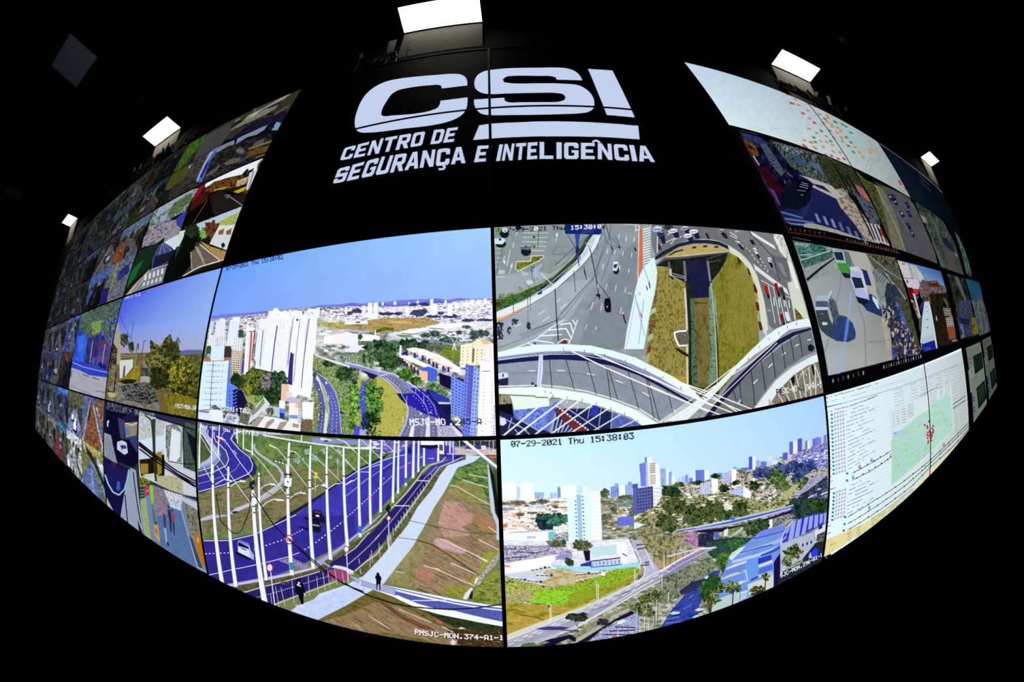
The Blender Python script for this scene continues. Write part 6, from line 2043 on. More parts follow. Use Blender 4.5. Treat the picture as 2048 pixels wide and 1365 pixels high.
def pic_bus():
    canvas(1,3,2,3,860,330,'040406')
    T(1570,460,4.267)
    p('8c9494',65,90,300,140,700,200,950,240,1060,760,1170,1050,880,1120,370,1245,180,440,n=(.08,10))
    grad('a0a8a8','80848c','989894','a4b0b0',190,450,620,280,900,1110,370,1245,n=.04)
    tex(['1c4048','2c6058','6c9c98','203840'],4,68,92,400,150,410,200,140,265,seed=1,st=(2,.8))
    tex(['2c4844','3c6054','547c6c'],4,130,262,400,180,410,230,300,290,165,330,seed=2)
    l('8cd0a0',1.3,120,215,240,210)
    l('d8e8e4',1.2,130,262,390,178)
    tex(['788484','98a09c','8c9490'],3,165,330,420,235,420,260,180,420,seed=3)
    p('14181c',178,420,300,320,425,235,425,250,320,330,190,440)
    tx('07-29-2021','c4d0d4',84,105,220,122,225,150,92,132,a=.8)
    tx('1038 LONGO','24343c',200,122,345,150,345,175,205,148)
    tx('1038','c4d0d4',350,148,430,160,432,184,355,172,a=.8)
    p('a8a8a0',540,175,700,205,760,420,820,700,660,430,600,320)
    # green bus
    p('181c2c',470,350,590,330,590,420,510,410)
    p('5c6c64',500,185,545,190,575,290,560,320,520,280)
    p('a8c0b8',415,185,500,185,520,280,550,340,550,375,480,365,445,290)
    p('18283c',415,190,490,190,508,275,445,268)
    p('9cb4b4',425,255,505,262,508,282,440,272)
    p('3c8c34',440,280,530,285,550,330,552,375,480,365,465,340)
    # white van
    p('1c2c5c',640,330,700,350,730,440,740,480,690,470)
    p('20305c',600,560,740,550,780,580,830,700,830,745,700,690)
    p('c0c8d0',555,318,620,312,660,350,715,560,720,600,640,620,590,500,560,420)
    p('a8b0e0',560,350,640,356,660,400,570,405)
    p('1c2840',566,402,650,410,678,495,600,500)
    p('a8b4e4',595,500,685,510,715,580,710,600,640,590,605,560)
    p('141828',605,570,710,595,715,620,680,650,625,620)
    p('b8d8e0',745,560,790,600,810,680,790,670,750,600)
    # pick-up truck and its shadow
    p('2c3c6c',420,720,520,740,580,800,605,880,600,930,540,960,440,950,350,900,300,850,400,840,n=(.1,4))
    p('384048',258,680,360,680,380,760,420,840,400,870,340,880,295,840,270,740)
    p('6c7484',300,575,390,565,440,620,462,730,440,780,390,700,370,660)
    p('a8b4c8',272,565,375,560,392,600,370,620,262,612)
    p('48586c',262,610,362,608,366,662,262,660)
    p('b8c8dc',258,660,366,660,370,685,260,688)
    tex(['38404c','5c6878','28282c'],3,372,590,420,600,460,720,440,830,400,740,seed=4)
    p('c8ccd4',315,790,360,790,362,812,320,815)
    l('a0a4b0',1.1,300,715,330,722)
    # glare streak on the asphalt and lane lines
    p('8cb0e8',552,530,575,530,560,680,540,850,500,1080,470,1230,430,1235,480,1080,520,850,545,680,a=.6)
    p('587ce0',520,760,548,760,540,880,510,960,500,950,a=.6)
    l('d0dce0',3,395,520,375,570,a=.8)
    for q in ((480,380,470,500,440,620),(620,640,680,800,690,1170),(370,930,340,1040)):
        l('74787c',3,*q,a=.5)
    l('5c6060',1,700,960,860,950)
    # station with shell roof and crowd
    tex(['3c3c30','6c6c58','2c2c24','58604c'],3,690,200,950,240,1000,420,1060,620,900,420,760,330,seed=5)
    tex(['24201c','4c4434','78705c'],3,700,210,950,240,970,320,820,300,seed=6)
    l('7c8c84',2,720,225,860,340,1000,430)
    tex(['6c7070','8c9898','54585c'],3,745,350,800,330,880,380,920,450,860,490,830,650,790,560,seed=7)
    for k in range(6):
        l('2c3438',1.1,755 + 14 * k,380 + 18 * k,775 + 18 * k,330 + 16 * k,830 + 12 * k,350 + 16 * k,870 + 8 * k,400 + 14 * k)
    tex(['18202c','38405c','141818','5c6478'],4,870,450,940,470,1040,620,1060,760,1110,960,1165,1045,920,1110,880,700,850,560,seed=8,st=(.5,2.2))
    tex(['202c54','4c6cb8','384878'],4,930,580,980,640,1040,760,1090,980,1080,1000,1000,800,seed=9,st=(.5,2.2))
    tex(['242c18','4c5434','343c2c'],4,950,560,1060,620,1090,760,1160,1040,1090,960,seed=10,st=(.5,2.2))
    p('a89c84',820,740,880,780,905,1110,880,1115,n=(.1,4))
    scat(300,['14141c','2c2c4c','1c2c74','a8a8b8','7c3c50','5c5448','b8b0a4','202020'],1,3.4,2,9,820,640,880,640,1000,760,1080,880,1160,1040,920,1110,900,880,seed=11,sl=.3)
    for q in ((850,600,960,600),(860,680,1020,690)):
        l('181c24',1.2,*q)
    p('1c2cb8',910,1010,930,1030,950,1090,930,1105,a=.7)
    # shopping street beyond the seam
    T(1760,480,5.6875)
    p('3c6cac',195,230,690,360,760,600,560,560,260,440)
    grad('5c88c0','345c94','6488b0','7ca0c8',200,232,690,360,730,520,400,470)
    bld('d0ccc4',4,9,'6c6468',.4,.4,200,235,320,270,365,440,270,430)
    bld('c0b8b0',4,9,'5c5458',.4,.4,335,275,420,300,480,470,380,440)
    p('b8bcb4',420,320,470,380,520,490,450,470)
    p('a03c30',250,265,285,270,290,285,255,280)
    p('c4bcc4',270,440,430,450,480,570,320,550)
    p('c02c34',305,450,320,460,325,495,300,485)
    p('501018',310,540,370,545,375,690,340,680)
    p('c8282c',370,560,440,570,435,625,400,625)
    p('304890',410,630,440,640,430,680,415,660)
    p('a89018',560,530,665,540,655,590,575,590)
    tex(['1c1814','4c3828','7c6454','3c3c5c','8c8078'],3,440,560,480,450,560,470,640,460,740,560,780,700,600,740,500,700,460,640,seed=12,st=(.7,1.3))
    tex(['0c0c08','1c1810','2c2014','100c0c'],4,560,620,760,600,830,800,900,1160,640,1230,620,960,590,760,seed=13,st=(.6,2))
    tex(['3c1c14','5c2414'],4,540,500,640,490,700,540,560,530,seed=14)
    p('b8c4b8',370,600,400,620,465,880,450,890)
    tex(['70a050','2c3c20','a83c3c','d8d0c4'],3,350,680,390,700,460,920,430,900,seed=15)
    p('4c4838',440,900,470,880,500,700,520,690,480,900,460,1060,445,1000)
    p('2c2c74',450,760,495,680,500,700,465,820)
    p('b8ccd8',505,708,560,700,580,780,620,1000,655,1235,640,1240,620,1140,475,1190,480,1280,460,1160,480,900)
    p('a8bccc',465,1130,600,1075,625,1140,480,1190)
    p('14248c',480,1195,610,1150,640,1240,490,1282)
    for q in ((500,1240,560,1225),(520,1260,580,1240)):
        l('5c7cd0',1.1,*q)
    for q in ((525,815,540,815),(520,912,552,908),(530,1000,545,1005),(545,985,546,1005),(524,765,534,768)):
        l('3c444c',1.2,*q)
    p('141418',465,1180,480,1175,478,1190,466,1190)
    p('84442c',800,850,830,865,880,1110,790,1140,755,980)
    p('a84c28',800,860,830,865,878,1080,850,1020)
    bld('8c8c84',3,3,'3c3830',.7,.6,715,775,795,780,815,865,735,865)
    bld('a8a494',3,4,'4c4838',.7,.6,745,885,820,880,840,975,765,990)
    p('a8aca8',635,870,645,870,655,920,640,920)
    p('4c5c54',715,660,750,680,780,760,770,770)
    p('8c9098',820,1140,885,1125,888,1145,822,1165,a=.8)
    p('030304',895,1150,870,1140,700,360,692,355,760,380,920,1180)
    T(1570,460,4.267)
    fake('8c8c94',1,60,55,225,88,222,104,60,70,seed=5)
    icons(7,410,1290,670,1222,36,'a0a0a4')
    icons(16,845,1172,1160,1082,32,'a0a0a4')
    return cv


def pic_bus_far():
    canvas(3,5,2,3,420,200,'030506')
    T(1760,480,5.6875)
    tex(['060a0a','142018','2c2c24','1c2c20','4c4c44'],5,760,385,960,440,1020,680,1120,1085,920,1130,870,900,820,600,seed=1,st=(.6,2))
    p('5c6468',840,410,890,430,960,620,1000,720,960,700,900,560,n=(.2,4))
    grad('1c5c78','1c4468','3c5c84','204c5c',965,440,1130,485,1170,700,1040,690)
    tex(['1c2838','4c5c70','28385c','343c44'],4,900,700,1030,680,1050,900,1100,1085,1000,1100,920,1130,880,920,seed=2,st=(.7,1.6))
    p('1c2044',890,880,960,900,1020,900,1010,970,940,970)
    tex(['6c6014','8c7c1c','3c3c1c'],4,1040,880,1090,890,1120,1070,1040,1080,seed=3)
    p('8c9cb0',910,960,940,960,960,1110,920,1130,a=.6)
    p('1c2c68',905,1020,925,1020,940,1080,912,1085)
    tex(['4c5c5c','6c7478','2c3838','5c5c70'],3,1035,690,1170,690,1220,880,1250,1040,1125,1095,1090,900,seed=4,st=(.5,2.4))
    for x in (1080,1130,1180):
        l('7c8480',1,x - 30,700,x + 30,1060)
    l('20343c',1.4,1000,430,1120,475)
    cv.C *= .82  # darkened picture imitates the screen's falloff at a steep angle
    return cv


def pic_web():
    canvas(1,3,3,4,960,380,'e4f4f8')
    T(0,0,1)
    grad('e4f8ff','b8c4c8','b0bcb4','e8fcff',1647,795,1926,700,1940,857,1646,1117)
    T(1640,700,3.2516)
    TXT = '5c7078'
    # title bar,address,toolbar
    l('8c98a8',1.1,30,380,250,320,480,255,740,160,900,95)
    el('c02838',42,313,8,8)
    l('fff',1,38,318,46,308)
    el('6c7c84',50,342,4,4)
    def ln(x0,y0,x1,y1,h,seed,col=TXT,cov=.55,a=.85):
        fake(col,1,x0,y0,x1,y1,x1,y1 + h,x0,y0 + h,seed=seed,cov=cov,a=a,cs=(x1 - x0) / 14)
    ln(58,300,400,205,15,1)
    ln(68,330,300,268,12,2,'98a4ac')
    ln(300,262,560,190,10,3,'a8b4bc')
    ln(40,366,140,345,12,4,'3c4c54',.9)
    ln(95,384,185,364,12,5,'202c34',.9)
    ln(192,360,375,292,13,6,'202c34',.9)
    l('c83838',1.6,66,402,80,398)
    # left list of lines with icons
    for k in range(17):
        x,y = 46 + 1.15 * k,408 + 24.4 * k
        if k < 16:
            l('5cb848',1.6,x - 4,y,x + 9,y - 3)
            l('5cb848',1.4,x + 2,y - 7,x + 3,y + 6)
            bx,by = 76 + .9 * k,424 + 25.6 * k
            el('208c9c',bx,by,8,8)
            el('50b87c',bx - 2,by - 2,4,4)
            for j,c in enumerate(('5c6c74','4c60b8','b04858','4c60b8')):
                xx,yy = bx + 20 + 18 * j,by - 6 - 5 * j
                p(c,xx - 5,yy - 6,xx + 5,yy - 8,xx + 5,yy + 5,xx - 5,yy + 7)
                p('e8f4f8',xx - 3,yy - 3,xx + 3,yy - 5,xx + 3,yy + 2,xx - 3,yy + 4)
            ln(165 + k * 1.2,392 + 25.4 * k,165 + 120 + (k * 37 % 110),392 + 25.4 * k - (120 + (k * 37 % 110)) * (.31 + .014 * k),13,10 + k)
    l('c83838',1.6,60,830,74,825)
    ln(62,856,86,848,12,40,'202c34',.95)
    ln(62,905,105,890,13,41,'202c34',.95)
    for k in range(8):
        x,y = 60 - 1.2 * k,930 + 24 * k
        l('5cb848',1.6,x - 5,y,x + 8,y - 4)
        bx,by = 92 - 1.6 * k,936 + 24.6 * k
        el('208c9c',bx,by,8,8)
        for j,c in enumerate(('5c6c74','4c60b8','b04858','4c60b8')):
            xx,yy = bx + 20 + 18 * j,by - 8 - 6 * j
            p(c,xx - 5,yy - 6,xx + 5,yy - 8,xx + 5,yy + 5,xx - 5,yy + 7)
            p('e8f4f8',xx - 3,yy - 3,xx + 3,yy - 5,xx + 3,yy + 2,xx - 3,yy + 4)
        ln(182 - k,888 + 24.6 * k,182 + 90 + (k * 53 % 120),888 + 24.6 * k - (90 + (k * 53 % 120)) * .46,13,50 + k)
    l('c83838',1.6,46,1128,60,1120)
    for k,y in enumerate((1148,1195,1240)):
        ln(44 - 3 * k,y,72 + (k == 2) * 12,y - 12,13,60 + k,'202c34',.95)
    # faint diagonal stripes of the table in the middle
    for k in range(34):
        y = 400 + 26 * k
        l('d0e4ec',1,300,y,455,y - 60)
    # table columns at the top,both sides of the seam
    for j,(x,w) in enumerate(((480,60),(585,45),(650,36),(700,36),(750,36),(808,36),(850,34),(892,34))):
        for k in range(7 if j < 6 else 12):
            y = 262 + 20 * k - (x - 480) * .36 + (j > 5) * -12
            ln(x + k * 1.6,y,x + w + k * 1.6,y - w * .34,11,80 + j * 13 + k,'8c9ca0',.7)
    for j,x in enumerate((862,905)):
        for k in range(10):
            y = 370 + 18 * k - j * 22
            ln(x + k,y,x + 34 + k,y - 16,10,180 + j * 13 + k,'8c9ca0',.7)
    l('303c40',1.3,862,358,945,300)
    l('303c40',1.3,862,384,948,325)
    # route diagrams: lines with stops
    for q in ((210,805,330,740,462,660),(210,850,340,785,462,700)):
        l('24303c',1.2,*q)
    for k in range(6):
        f = k / 5.
        el('14202c',226 + 210 * f,796 - 122 * f,4.5,4.5)
        el('14202c',240 + 200 * f,834 - 118 * f,4.5,4.5)
    for q in ((180,1090,350,985,520,875,714,720,850,590,968,470),(180,1135,380,1010,560,880,714,740,860,600,968,488),(180,1175,400,1035,600,885,714,765,870,625,968,510)):
        l('24303c',1.1,*q)
        Q = np.array(q,float).reshape(-1,2)
        for k in range(13):
            x = 200 + 58 * k
            if x < 965:
                el('14202c',x,float(np.interp(x,Q[:,0],Q[:,1])),4,4.5)
    for x,y in ((177,806),(177,852),(165,1090),(160,1136),(155,1178)):
        el('208c6c',x,y,8,8)
    for x,y,c in ((258,762,'c83838'),(336,718,'389868'),(216,830,'389868'),(322,1028,'389868'),(684,765,'389868'),(722,668,'389868'),(804,618,'c83838'),(462,692,'c83838')):
        p(c,x - 7,y - 9,x + 7,y - 12,x + 7,y + 8,x - 7,y + 11)
        p('e8f4f8',x - 4,y - 5,x + 4,y - 7,x + 4,y - 1,x - 4,y + 1)
    # the map
    p('d4e4e8',452,396,680,310,845,205,870,510,715,680,462,895)
    for k in range(6):
        for j,x in enumerate((472,498,528)):
            ln(x + k,412 + 17 * k - j * 12,x + (12,16,30)[j] + k,408 + 17 * k - j * 12 - 6,9,200 + k * 3 + j,'5c6c6c',.9)
    for k in range(6):
        ln(570,362 + 15 * k,612,345 + 15 * k,9,230 + k,'5c6c6c',.8)
        ln(716,288 + 15 * k,760,262 + 15 * k,9,240 + k,'5c6c6c',.8)
        ln(775,248 + 14 * k,800,234 + 14 * k,9,250 + k,'5c6c6c',.8)
        ln(812,222 + 14 * k,845,202 + 14 * k,9,260 + k,'5c6c6c',.8)
    tex(['a4d8b8','aadcc0','b4dccc','b0d4d8','a8dab8'],16,478,560,560,500,640,430,714,385,730,360,800,300,850,290,864,480,860,520,715,665,600,770,465,880,462,600,seed=20)
    tex(['a8ccdc','b0d4dc'],10,480,540,560,510,560,560,480,580,seed=21)
    for k in range(46):
        rs = np.random.RandomState(k)
        x = 475 + 370 * rs.rand()
        y = 590 - (x - 475) * .62 + rs.rand() * 240
        l('9c9c8c',.7,x,y,x + 14 + 14 * rs.rand(),y - 12 - 6 * rs.rand(),a=.7)
    for x,y in ((682,490),(698,498),(700,510),(708,468),(736,496),(730,512),(738,525),(702,540),(716,545),(708,560),(728,540),(700,575),(718,575),(728,568),(705,595),(724,590),(702,608),(712,530),(720,556),(735,538),(696,555),(728,555)):
        p('c8243c',x - 6,y - 5,x + 3,y - 8,x + 6,y + 2,x + 1,y + 9,x - 5,y + 5)
    ln(475,545,505,530,11,300,'3c4848',.95)
    ln(640,300,760,240,11,301,'303c3c',.95)
    # yellow band with totals
    p('e4dc9c',22,1350,30,1240,180,1180,340,1100,560,950,712,790,860,640,968,520,968,545,860,670,714,815,590,930,400,1095,395,1130,200,1235,75,1330)
    p('f4fcff',75,1318,240,1225,395,1130,397,1100,250,1190,90,1260,a=.0)
    p('f0fcff',75,1320,200,1250,395,1105,398,1130,200,1270,70,1360)
    for q in ((65,1270,105,1250),(175,1195,205,1180),(240,1160,265,1145),(330,1100,600,900)):
        ln(q[0],q[1],q[2],q[3],12,310 + q[0],'5c5c3c',.8)
    for k in range(4):
        ln(80,1282 + 16 * k,88,1278 + 16 * k,8,320 + k,'5c5c3c',.95)
        ln(182,1208 + 14 * k,204,1196 + 14 * k,8,330 + k,'5c5c3c',.9)
        ln(238,1176 + 12 * k,266,1160 + 12 * k,8,340 + k,'5c5c3c',.9)
        ln(330,1116 + 10 * k,610,900 + 12 * k,8,350 + k,'6c6c4c',.6)
    ln(115,1302,285,1200,12,360,'8c98a0',.7)
    # taskbar
    p('06080c',20,1352,72,1328,70,1365,20,1380)
    p('06080c',395,1130,600,930,714,815,860,670,968,545,975,560,860,690,714,850,590,970,398,1150)
    for x,y,c in ((413,1100,'8c98a0'),(448,1072,'8c98a0'),(482,1045,'209cc8'),(513,1016,'c8b048'),(542,992,'b8d0dc'),(570,968,'3088e0'),(598,945,'38a0b8'),(45,1358,'dce4ec'),(880,640,'b0b8bc'),(895,622,'b0b8bc')):
        el(c,x,y,7,7)
    return cv


def pic_reports():
    canvas(3,5,3,4,420,220,'04050a')
    T(1840,600,4.553)
    for dx,(tl,tr,br,bl),dim in ((0,((415,440),(545,385),(605,945),(485,1120)),1.0),(1,((562,372),(637,330),(697,790),(625,912)),.72)):
        def m(s,t):
            (x0,y0),(x1,y1),(x2,y2),(x3,y3) = tl,tr,br,bl
            return ((x0 * (1 - s) + x1 * s) * (1 - t) + (x3 * (1 - s) + x2 * s) * t,(y0 * (1 - s) + y1 * s) * (1 - t) + (y3 * (1 - s) + y2 * s) * t)
        def pp(c,*st):
            q = []
            for s,t in zip(st[::2],st[1::2]):
                q += m(s,t)
            p(tuple(hexc(c) * dim),*q)
        pp('7c8c7c',0,0,1,0,1,1,0,1)
        pp('949c8c',0,.3,.5,.3,.5,.6,0,.6)
        for k in range(14):
            pp('5c6860',.08,.03 + .011 * k,.9,.03 + .011 * k,.9,.034 + .011 * k,.08,.034 + .011 * k)
            pp('5c6860',.08,.44 + .011 * k,.55,.44 + .011 * k,.55,.444 + .011 * k,.08,.444 + .011 * k)
        pp('08140c',.42,.16,1.02,.16,1.02,.42,.42,.42)
        pp('080c0c',.42,.62,1.02,.62,1.02,.92,.42,.92)
        for k in range(9):
            pp('1c4c2c' if k % 2 else '143820',.48 + .055 * k,.18,.5 + .055 * k,.18,.5 + .055 * k,.4,.48 + .055 * k,.4)
            pp('2c3c2c',.5 + .05 * k,.64 + .02 * (k % 3),.54 + .05 * k,.64,.52 + .05 * k,.9,.5 + .05 * k,.9)
        for (s,t),cs in (((.22,.2),('a03878','3858b8')),((.24,.33),('50a0b0','a04860')),((.18,.72),('3840a0','287870')),((.16,.86),('3840a0','8c3060'))):
            x,y = m(s,t)
            el(tuple(hexc(cs[0]) * dim),x,y,10,26)
            el(tuple(hexc('c8d4c8') * dim),x + 2,y,4,9)
            el(tuple(hexc(cs[1]) * dim),x + 5,y + 10,4,10)
    cv.C *= .85  # page colours lowered, standing for the dimmer look from the side
    return cv


# ================================================================ pictures of the left-hand monitors
def pic_avenue():
    canvas(-2,-1,2,3,520,292,'4c6cd0')
    T(0,0,1)
    grad('3c4cd4','84aaf4','98b0e0','7c8cd8',247,590,447,530,405,705,225,700,n=.02,ns=10)
    grad('4050d8','84aaf8','94b4f0','6c84e4',247,590,447,528,418,640,235,670)
    T(205,540,4.404)
    grad('6c84e4','94b4f8','a8b0d0','a09cc0',110,520,950,420,900,730,100,740)
    tex(['50504c','605840','8c7440'],4,20,740,420,730,900,720,850,1330,20,1160,seed=1)
    p('5c6898',690,715,760,705,870,705,890,720,880,770,690,760)
    tex(['30381c','5c5c28','7c6c30'],3,690,755,880,740,890,800,860,1000,700,900,seed=2)
    # house,wall,trees on the left
    p('a89c88',130,480,140,465,155,560,160,830,120,860,90,820,100,620)
    tex(['1c1418','3c2c28','5c5448'],3,90,640,130,700,120,850,60,870,70,700,seed=3)
    tree(['20281c','343c2c','48503c'],190,620,36,60,seed=4,s=2)
    tree(['20281c','343c2c'],250,680,26,50,seed=5,s=2)
    p('ccd8cc',150,800,270,790,265,860,200,940,150,960)
    p('50487c',185,850,200,845,195,950,175,950)
    tex(['6c6c58','3c3830','907c50','8c8c74'],2,80,840,150,830,130,1010,40,1060,seed=6)
    tex(['7c6810','8c7c14','a89028'],4,150,965,220,930,270,880,330,800,330,960,260,1005,130,1000,seed=7)
    p('201c10',140,985,190,965,250,965,305,975,270,1000,200,1010)
    for q in ((130,1005,200,1012,270,1005,310,985,325,965),(150,410,260,630),(275,460,250,600)):
        l('b8bcc8' if q[0] == 130 else '242858',1.4 if q[0] == 130 else .8,*q)
    for q in ((100,570,280,740),(100,630,270,760),(90,740,260,765),(90,760,190,775)):
        l('b8a894',1,*q)
    l('80806c',3,308,645,280,895)
    l('3c3850',2,315,650,312,700)
    l('484450',1.4,365,625,345,750)
    l('484450',1.2,360,627,385,625)
    # road with tree shade
    tex(['50504c','787468','908c80'],4,355,800,378,800,405,890,440,1000,530,1290,200,1215,40,1150,60,1020,160,1010,270,1010,325,960,340,880,seed=8)
    p('a8a49c',335,940,400,940,425,990,330,990)
    tex(['101420','1c2030','8c8878','101420'],3.4,230,1000,440,1000,470,1070,500,1160,400,1190,200,1150,160,1030,seed=9,st=(2,.7))
    for k in range(6):
        l('141820',1.6,342 - k * 2,870 + 12 * k,396 + 3 * k,872 + 12 * k)
    p('64643c',40,1080,100,1070,130,1100,110,1130,60,1138,30,1110)
    p('b4a878',40,1085,95,1075,125,1100,105,1125,60,1130)
    l('1c1810',2,118,900,100,1080,40,1070)
    l('686c58',1.2,410,920,450,1030,535,1270)
    p('6c5c30',420,930,460,1000,530,1100,620,1290,545,1290,460,1040)
    # the big trees
    tree(['181c10','2c3418','4c5024','6c6c30','88803c'],520,790,130,180,seed=10,s=2.2)
    tree(['181c10','30381c','545828'],620,720,60,80,seed=11,s=2)
    tree(['3c4428','6c6c48'],665,640,24,40,seed=12,s=1.6,dens=.6)
    tree(['181c0c','2c3414','545820','848024','b0a434'],700,960,160,170,seed=13,s=2.2)
    tree(['141408','282c14','4c4c18','7c7420'],740,1110,120,150,seed=14,s=2.2)
    tree(['141808','282c10','40441c'],500,960,80,110,seed=15,s=2.2)
    tex(['3c3c10','7c7420','9c9030','181808'],2.4,540,1090,640,1080,860,1150,845,1330,600,1290,seed=16,st=(.6,2))
    tx('PMSJC-MON.349','e8ecf4',640,1180,845,1200,842,1242,638,1216)
    tx('PMSJC','b8c8f4',195,240,270,216,272,240,197,265)
    tx('2.2','c8d4f4',285,212,330,200,330,226,286,236)
    tx('021','3c4ca0',335,196,380,184,380,206,336,218)
    return cv


def pic_blue_house():
    canvas(-3,-2,2,3,260,180,'8c90a0')
    T(60,650,8.533)
    p('2c44b0',880,-200,1600,-500,1560,700,1320,850,720,680,760,300,n=(.2,8))
    tex(['2440b0','3460d8','3c74e8'],8,830,200,1000,140,960,640,760,620,seed=1,st=(.6,2))
    tex(['1c1c60','342c7c','403c68','242050'],6,990,200,1200,150,1160,700,920,660,seed=2,st=(.5,2.4))
    tex(['44307c','604880','2c2c8c','6c4c50'],6,1200,200,1400,150,1350,720,1150,700,seed=3,st=(.6,2))
    p('5c3450',1200,280,1300,270,1290,350,1180,340)
    p('8460c8',1240,80,1310,60,1290,180,1220,180)
    p('2020a0',1215,180,1300,180,1290,260,1210,260)
    p('5c4488',1140,540,1230,530,1180,640,1120,700)
    tex(['28403c','40583c','607850','4c5c6c','28304c'],4,880,-200,1600,-460,1540,-100,1440,240,1280,260,1240,100,1120,200,1020,230,900,120,840,100,seed=4)
    tex(['1c2840','384860','586c84','8898b0'],3,1210,-60,1560,-200,1500,60,1380,400,1300,240,1330,40,seed=5,a=.9)
    tex(['6c8c50','8ca858','48683c'],4,1040,-40,1220,-80,1200,120,1060,180,seed=6,a=.9)
    for q in ((975,180,950,640),(1070,280,1020,640),(1280,330,1210,860,1160,1240),(1300,300,1400,20),(1350,200,1340,640)):
        l('b8b8d8' if q[0] in (1070,1280) else '50507c',1.1,*q)
    el('1c1c70',1200,700,40,60)
    el('1c1c60',1270,740,34,60)
    l('a8c0f0',2,1170,720,1190,760)
    p('3c58b8',1060,560,1110,560,1090,680,1050,670)
    p('2c40b8',715,600,900,640,1160,720,1330,780,1315,900,1000,860,850,780,700,730,n=(.1,8))
    l('9cb4f0',1.6,725,640,900,720,1330,820)
    p('a4a4b4',690,730,850,780,1000,860,1315,910,1290,1290,670,1110,n=(.06,10))
    for q in ((900,850,1000,890),(1060,900,1180,940),(690,900,715,780)):
        l('50506c',2,*q)
    l('4c5474',.9,680,1030,1000,1180,1130,1260)
    fake('50546c',1,1108,1105,1285,1130,1280,1180,1105,1150,seed=3,cov=.8)
    return cv


def cell(u0,u1,v0,v1):
    """small camera tile on the wall; returns a painter taking unit coordinates"""
    def P(c,*st,a=1.0):
        q = np.asarray(st,float).reshape(-1,2)
        u,v = u0 + q[:,0] * (u1 - u0),v0 + q[:,1] * (v1 - v0)
        g = np.stack([(u - cv.u0) / (cv.u1 - cv.u0) * (cv.nx - 1),(v - cv.v0) / (cv.v1 - cv.v0) * (cv.ny - 1)],1)
        m = dict(fn=None)
        fillg(g,c,a)
    return P


def street_cell(u0,u1,v0,v1,seed,sky,road,side,acc,dim=1.0,kind=0):
    """a small street camera: sky strip,buildings,trees,converging road,cars"""
    P = cell(u0,u1,v0,v1)
    r = random.Random(seed)
    D = lambda c: tuple(hexc(c) * dim)
    hz = .22 + .2 * r.random()
    vx = .3 + .4 * r.random()
    P(D(side),0,0,1,0,1,1,0,1)
    P(D(sky),0,0,1,0,1,hz * .8,vx,hz,0,hz * .7)
    for k in range(12):
        x,w,h = r.random(),.05 + .12 * r.random(),.05 + .25 * r.random()
        c = r.choice([side,acc,'6c6c78','30303c','a8a49c','343050'])
        P(D(c),x,hz - h * .5,min(1,x + w),hz - h * .5,min(1,x + w),hz + h,x,hz + h)
    b0,b1 = (vx - .55 - .3 * r.random(),vx + .4 + .4 * r.random())
    P(D(road),vx - .04,hz,vx + .05,hz,b1,1,b0,1)
    P(D('3c3c44'),vx - .05,hz,vx - .04,hz,b0,1,b0 - .06,1)
    P(D('9c9c98'),vx + .05,hz,vx + .06,hz,b1 + .06,1,b1,1)
    P(D('c8c8c8'),vx,hz + .05,vx + .01,hz + .05,(b0 + b1) / 2 + .015,1,(b0 + b1) / 2 - .01,1,a=.6)
    for k in range(16):
        left = r.random() < .5
        f = r.random()
        x = (vx - .08 - f * .5) if left else (vx + .1 + f * .5)
        y = hz + f * .35 - .1
        s_ = .04 + .12 * f
        c = r.choice(['18241c','28382c','3c4c34',acc,'202838','58604c'])
        q = []
        for j in range(9):
            t = j / 9 * 6.283
            k_ = s_ * (.7 + .6 * r.random())
            q += [min(1,max(0,x + k_ * math.cos(t))),min(1,max(0,y + 1.6 * k_ * math.sin(t)))]
        P(D(c),*q)
    for k in range(3):
        f = .25 + .6 * r.random()
        x = vx + ((b0 + b1) / 2 - vx) * f + (r.random() - .5) * .5 * f
        y = hz + (1 - hz) * f
        w = .05 + .1 * f
        P(D('10142c'),x - w,y - .02,x + w * 1.3,y - .02,x + w * 1.3,y + w * .9,x - w,y + w * .9)
        P(D(r.choice(['c8ccd8','8c94a8','30385c','a8acb4'])),x - w * .7,y - w * .9,x + w * .6,y - w * .9,x + w * .8,y + w * .4,x - w * .8,y + w * .4)
    if kind == 1:
        P(D(acc),0,.5,.35,.45,.5,1,0,1,a=.8)
    if kind == 2:
        P(D('101018'),.45,hz,1,hz,1,1,.3,1,a=.75)


def noise_over(amp,sc,seed=0):
    """mottle the whole canvas (fine clutter of the tiny pictures)"""
    v = .6 * vnoise(cv.X / sc,cv.Y / sc,seed) + .4 * vnoise(cv.X / sc * 2.3,cv.Y / sc * 2.3,seed + 3)
    cv.C = cv.C * (1 + (v[...,None] - .5) * 2 * amp)


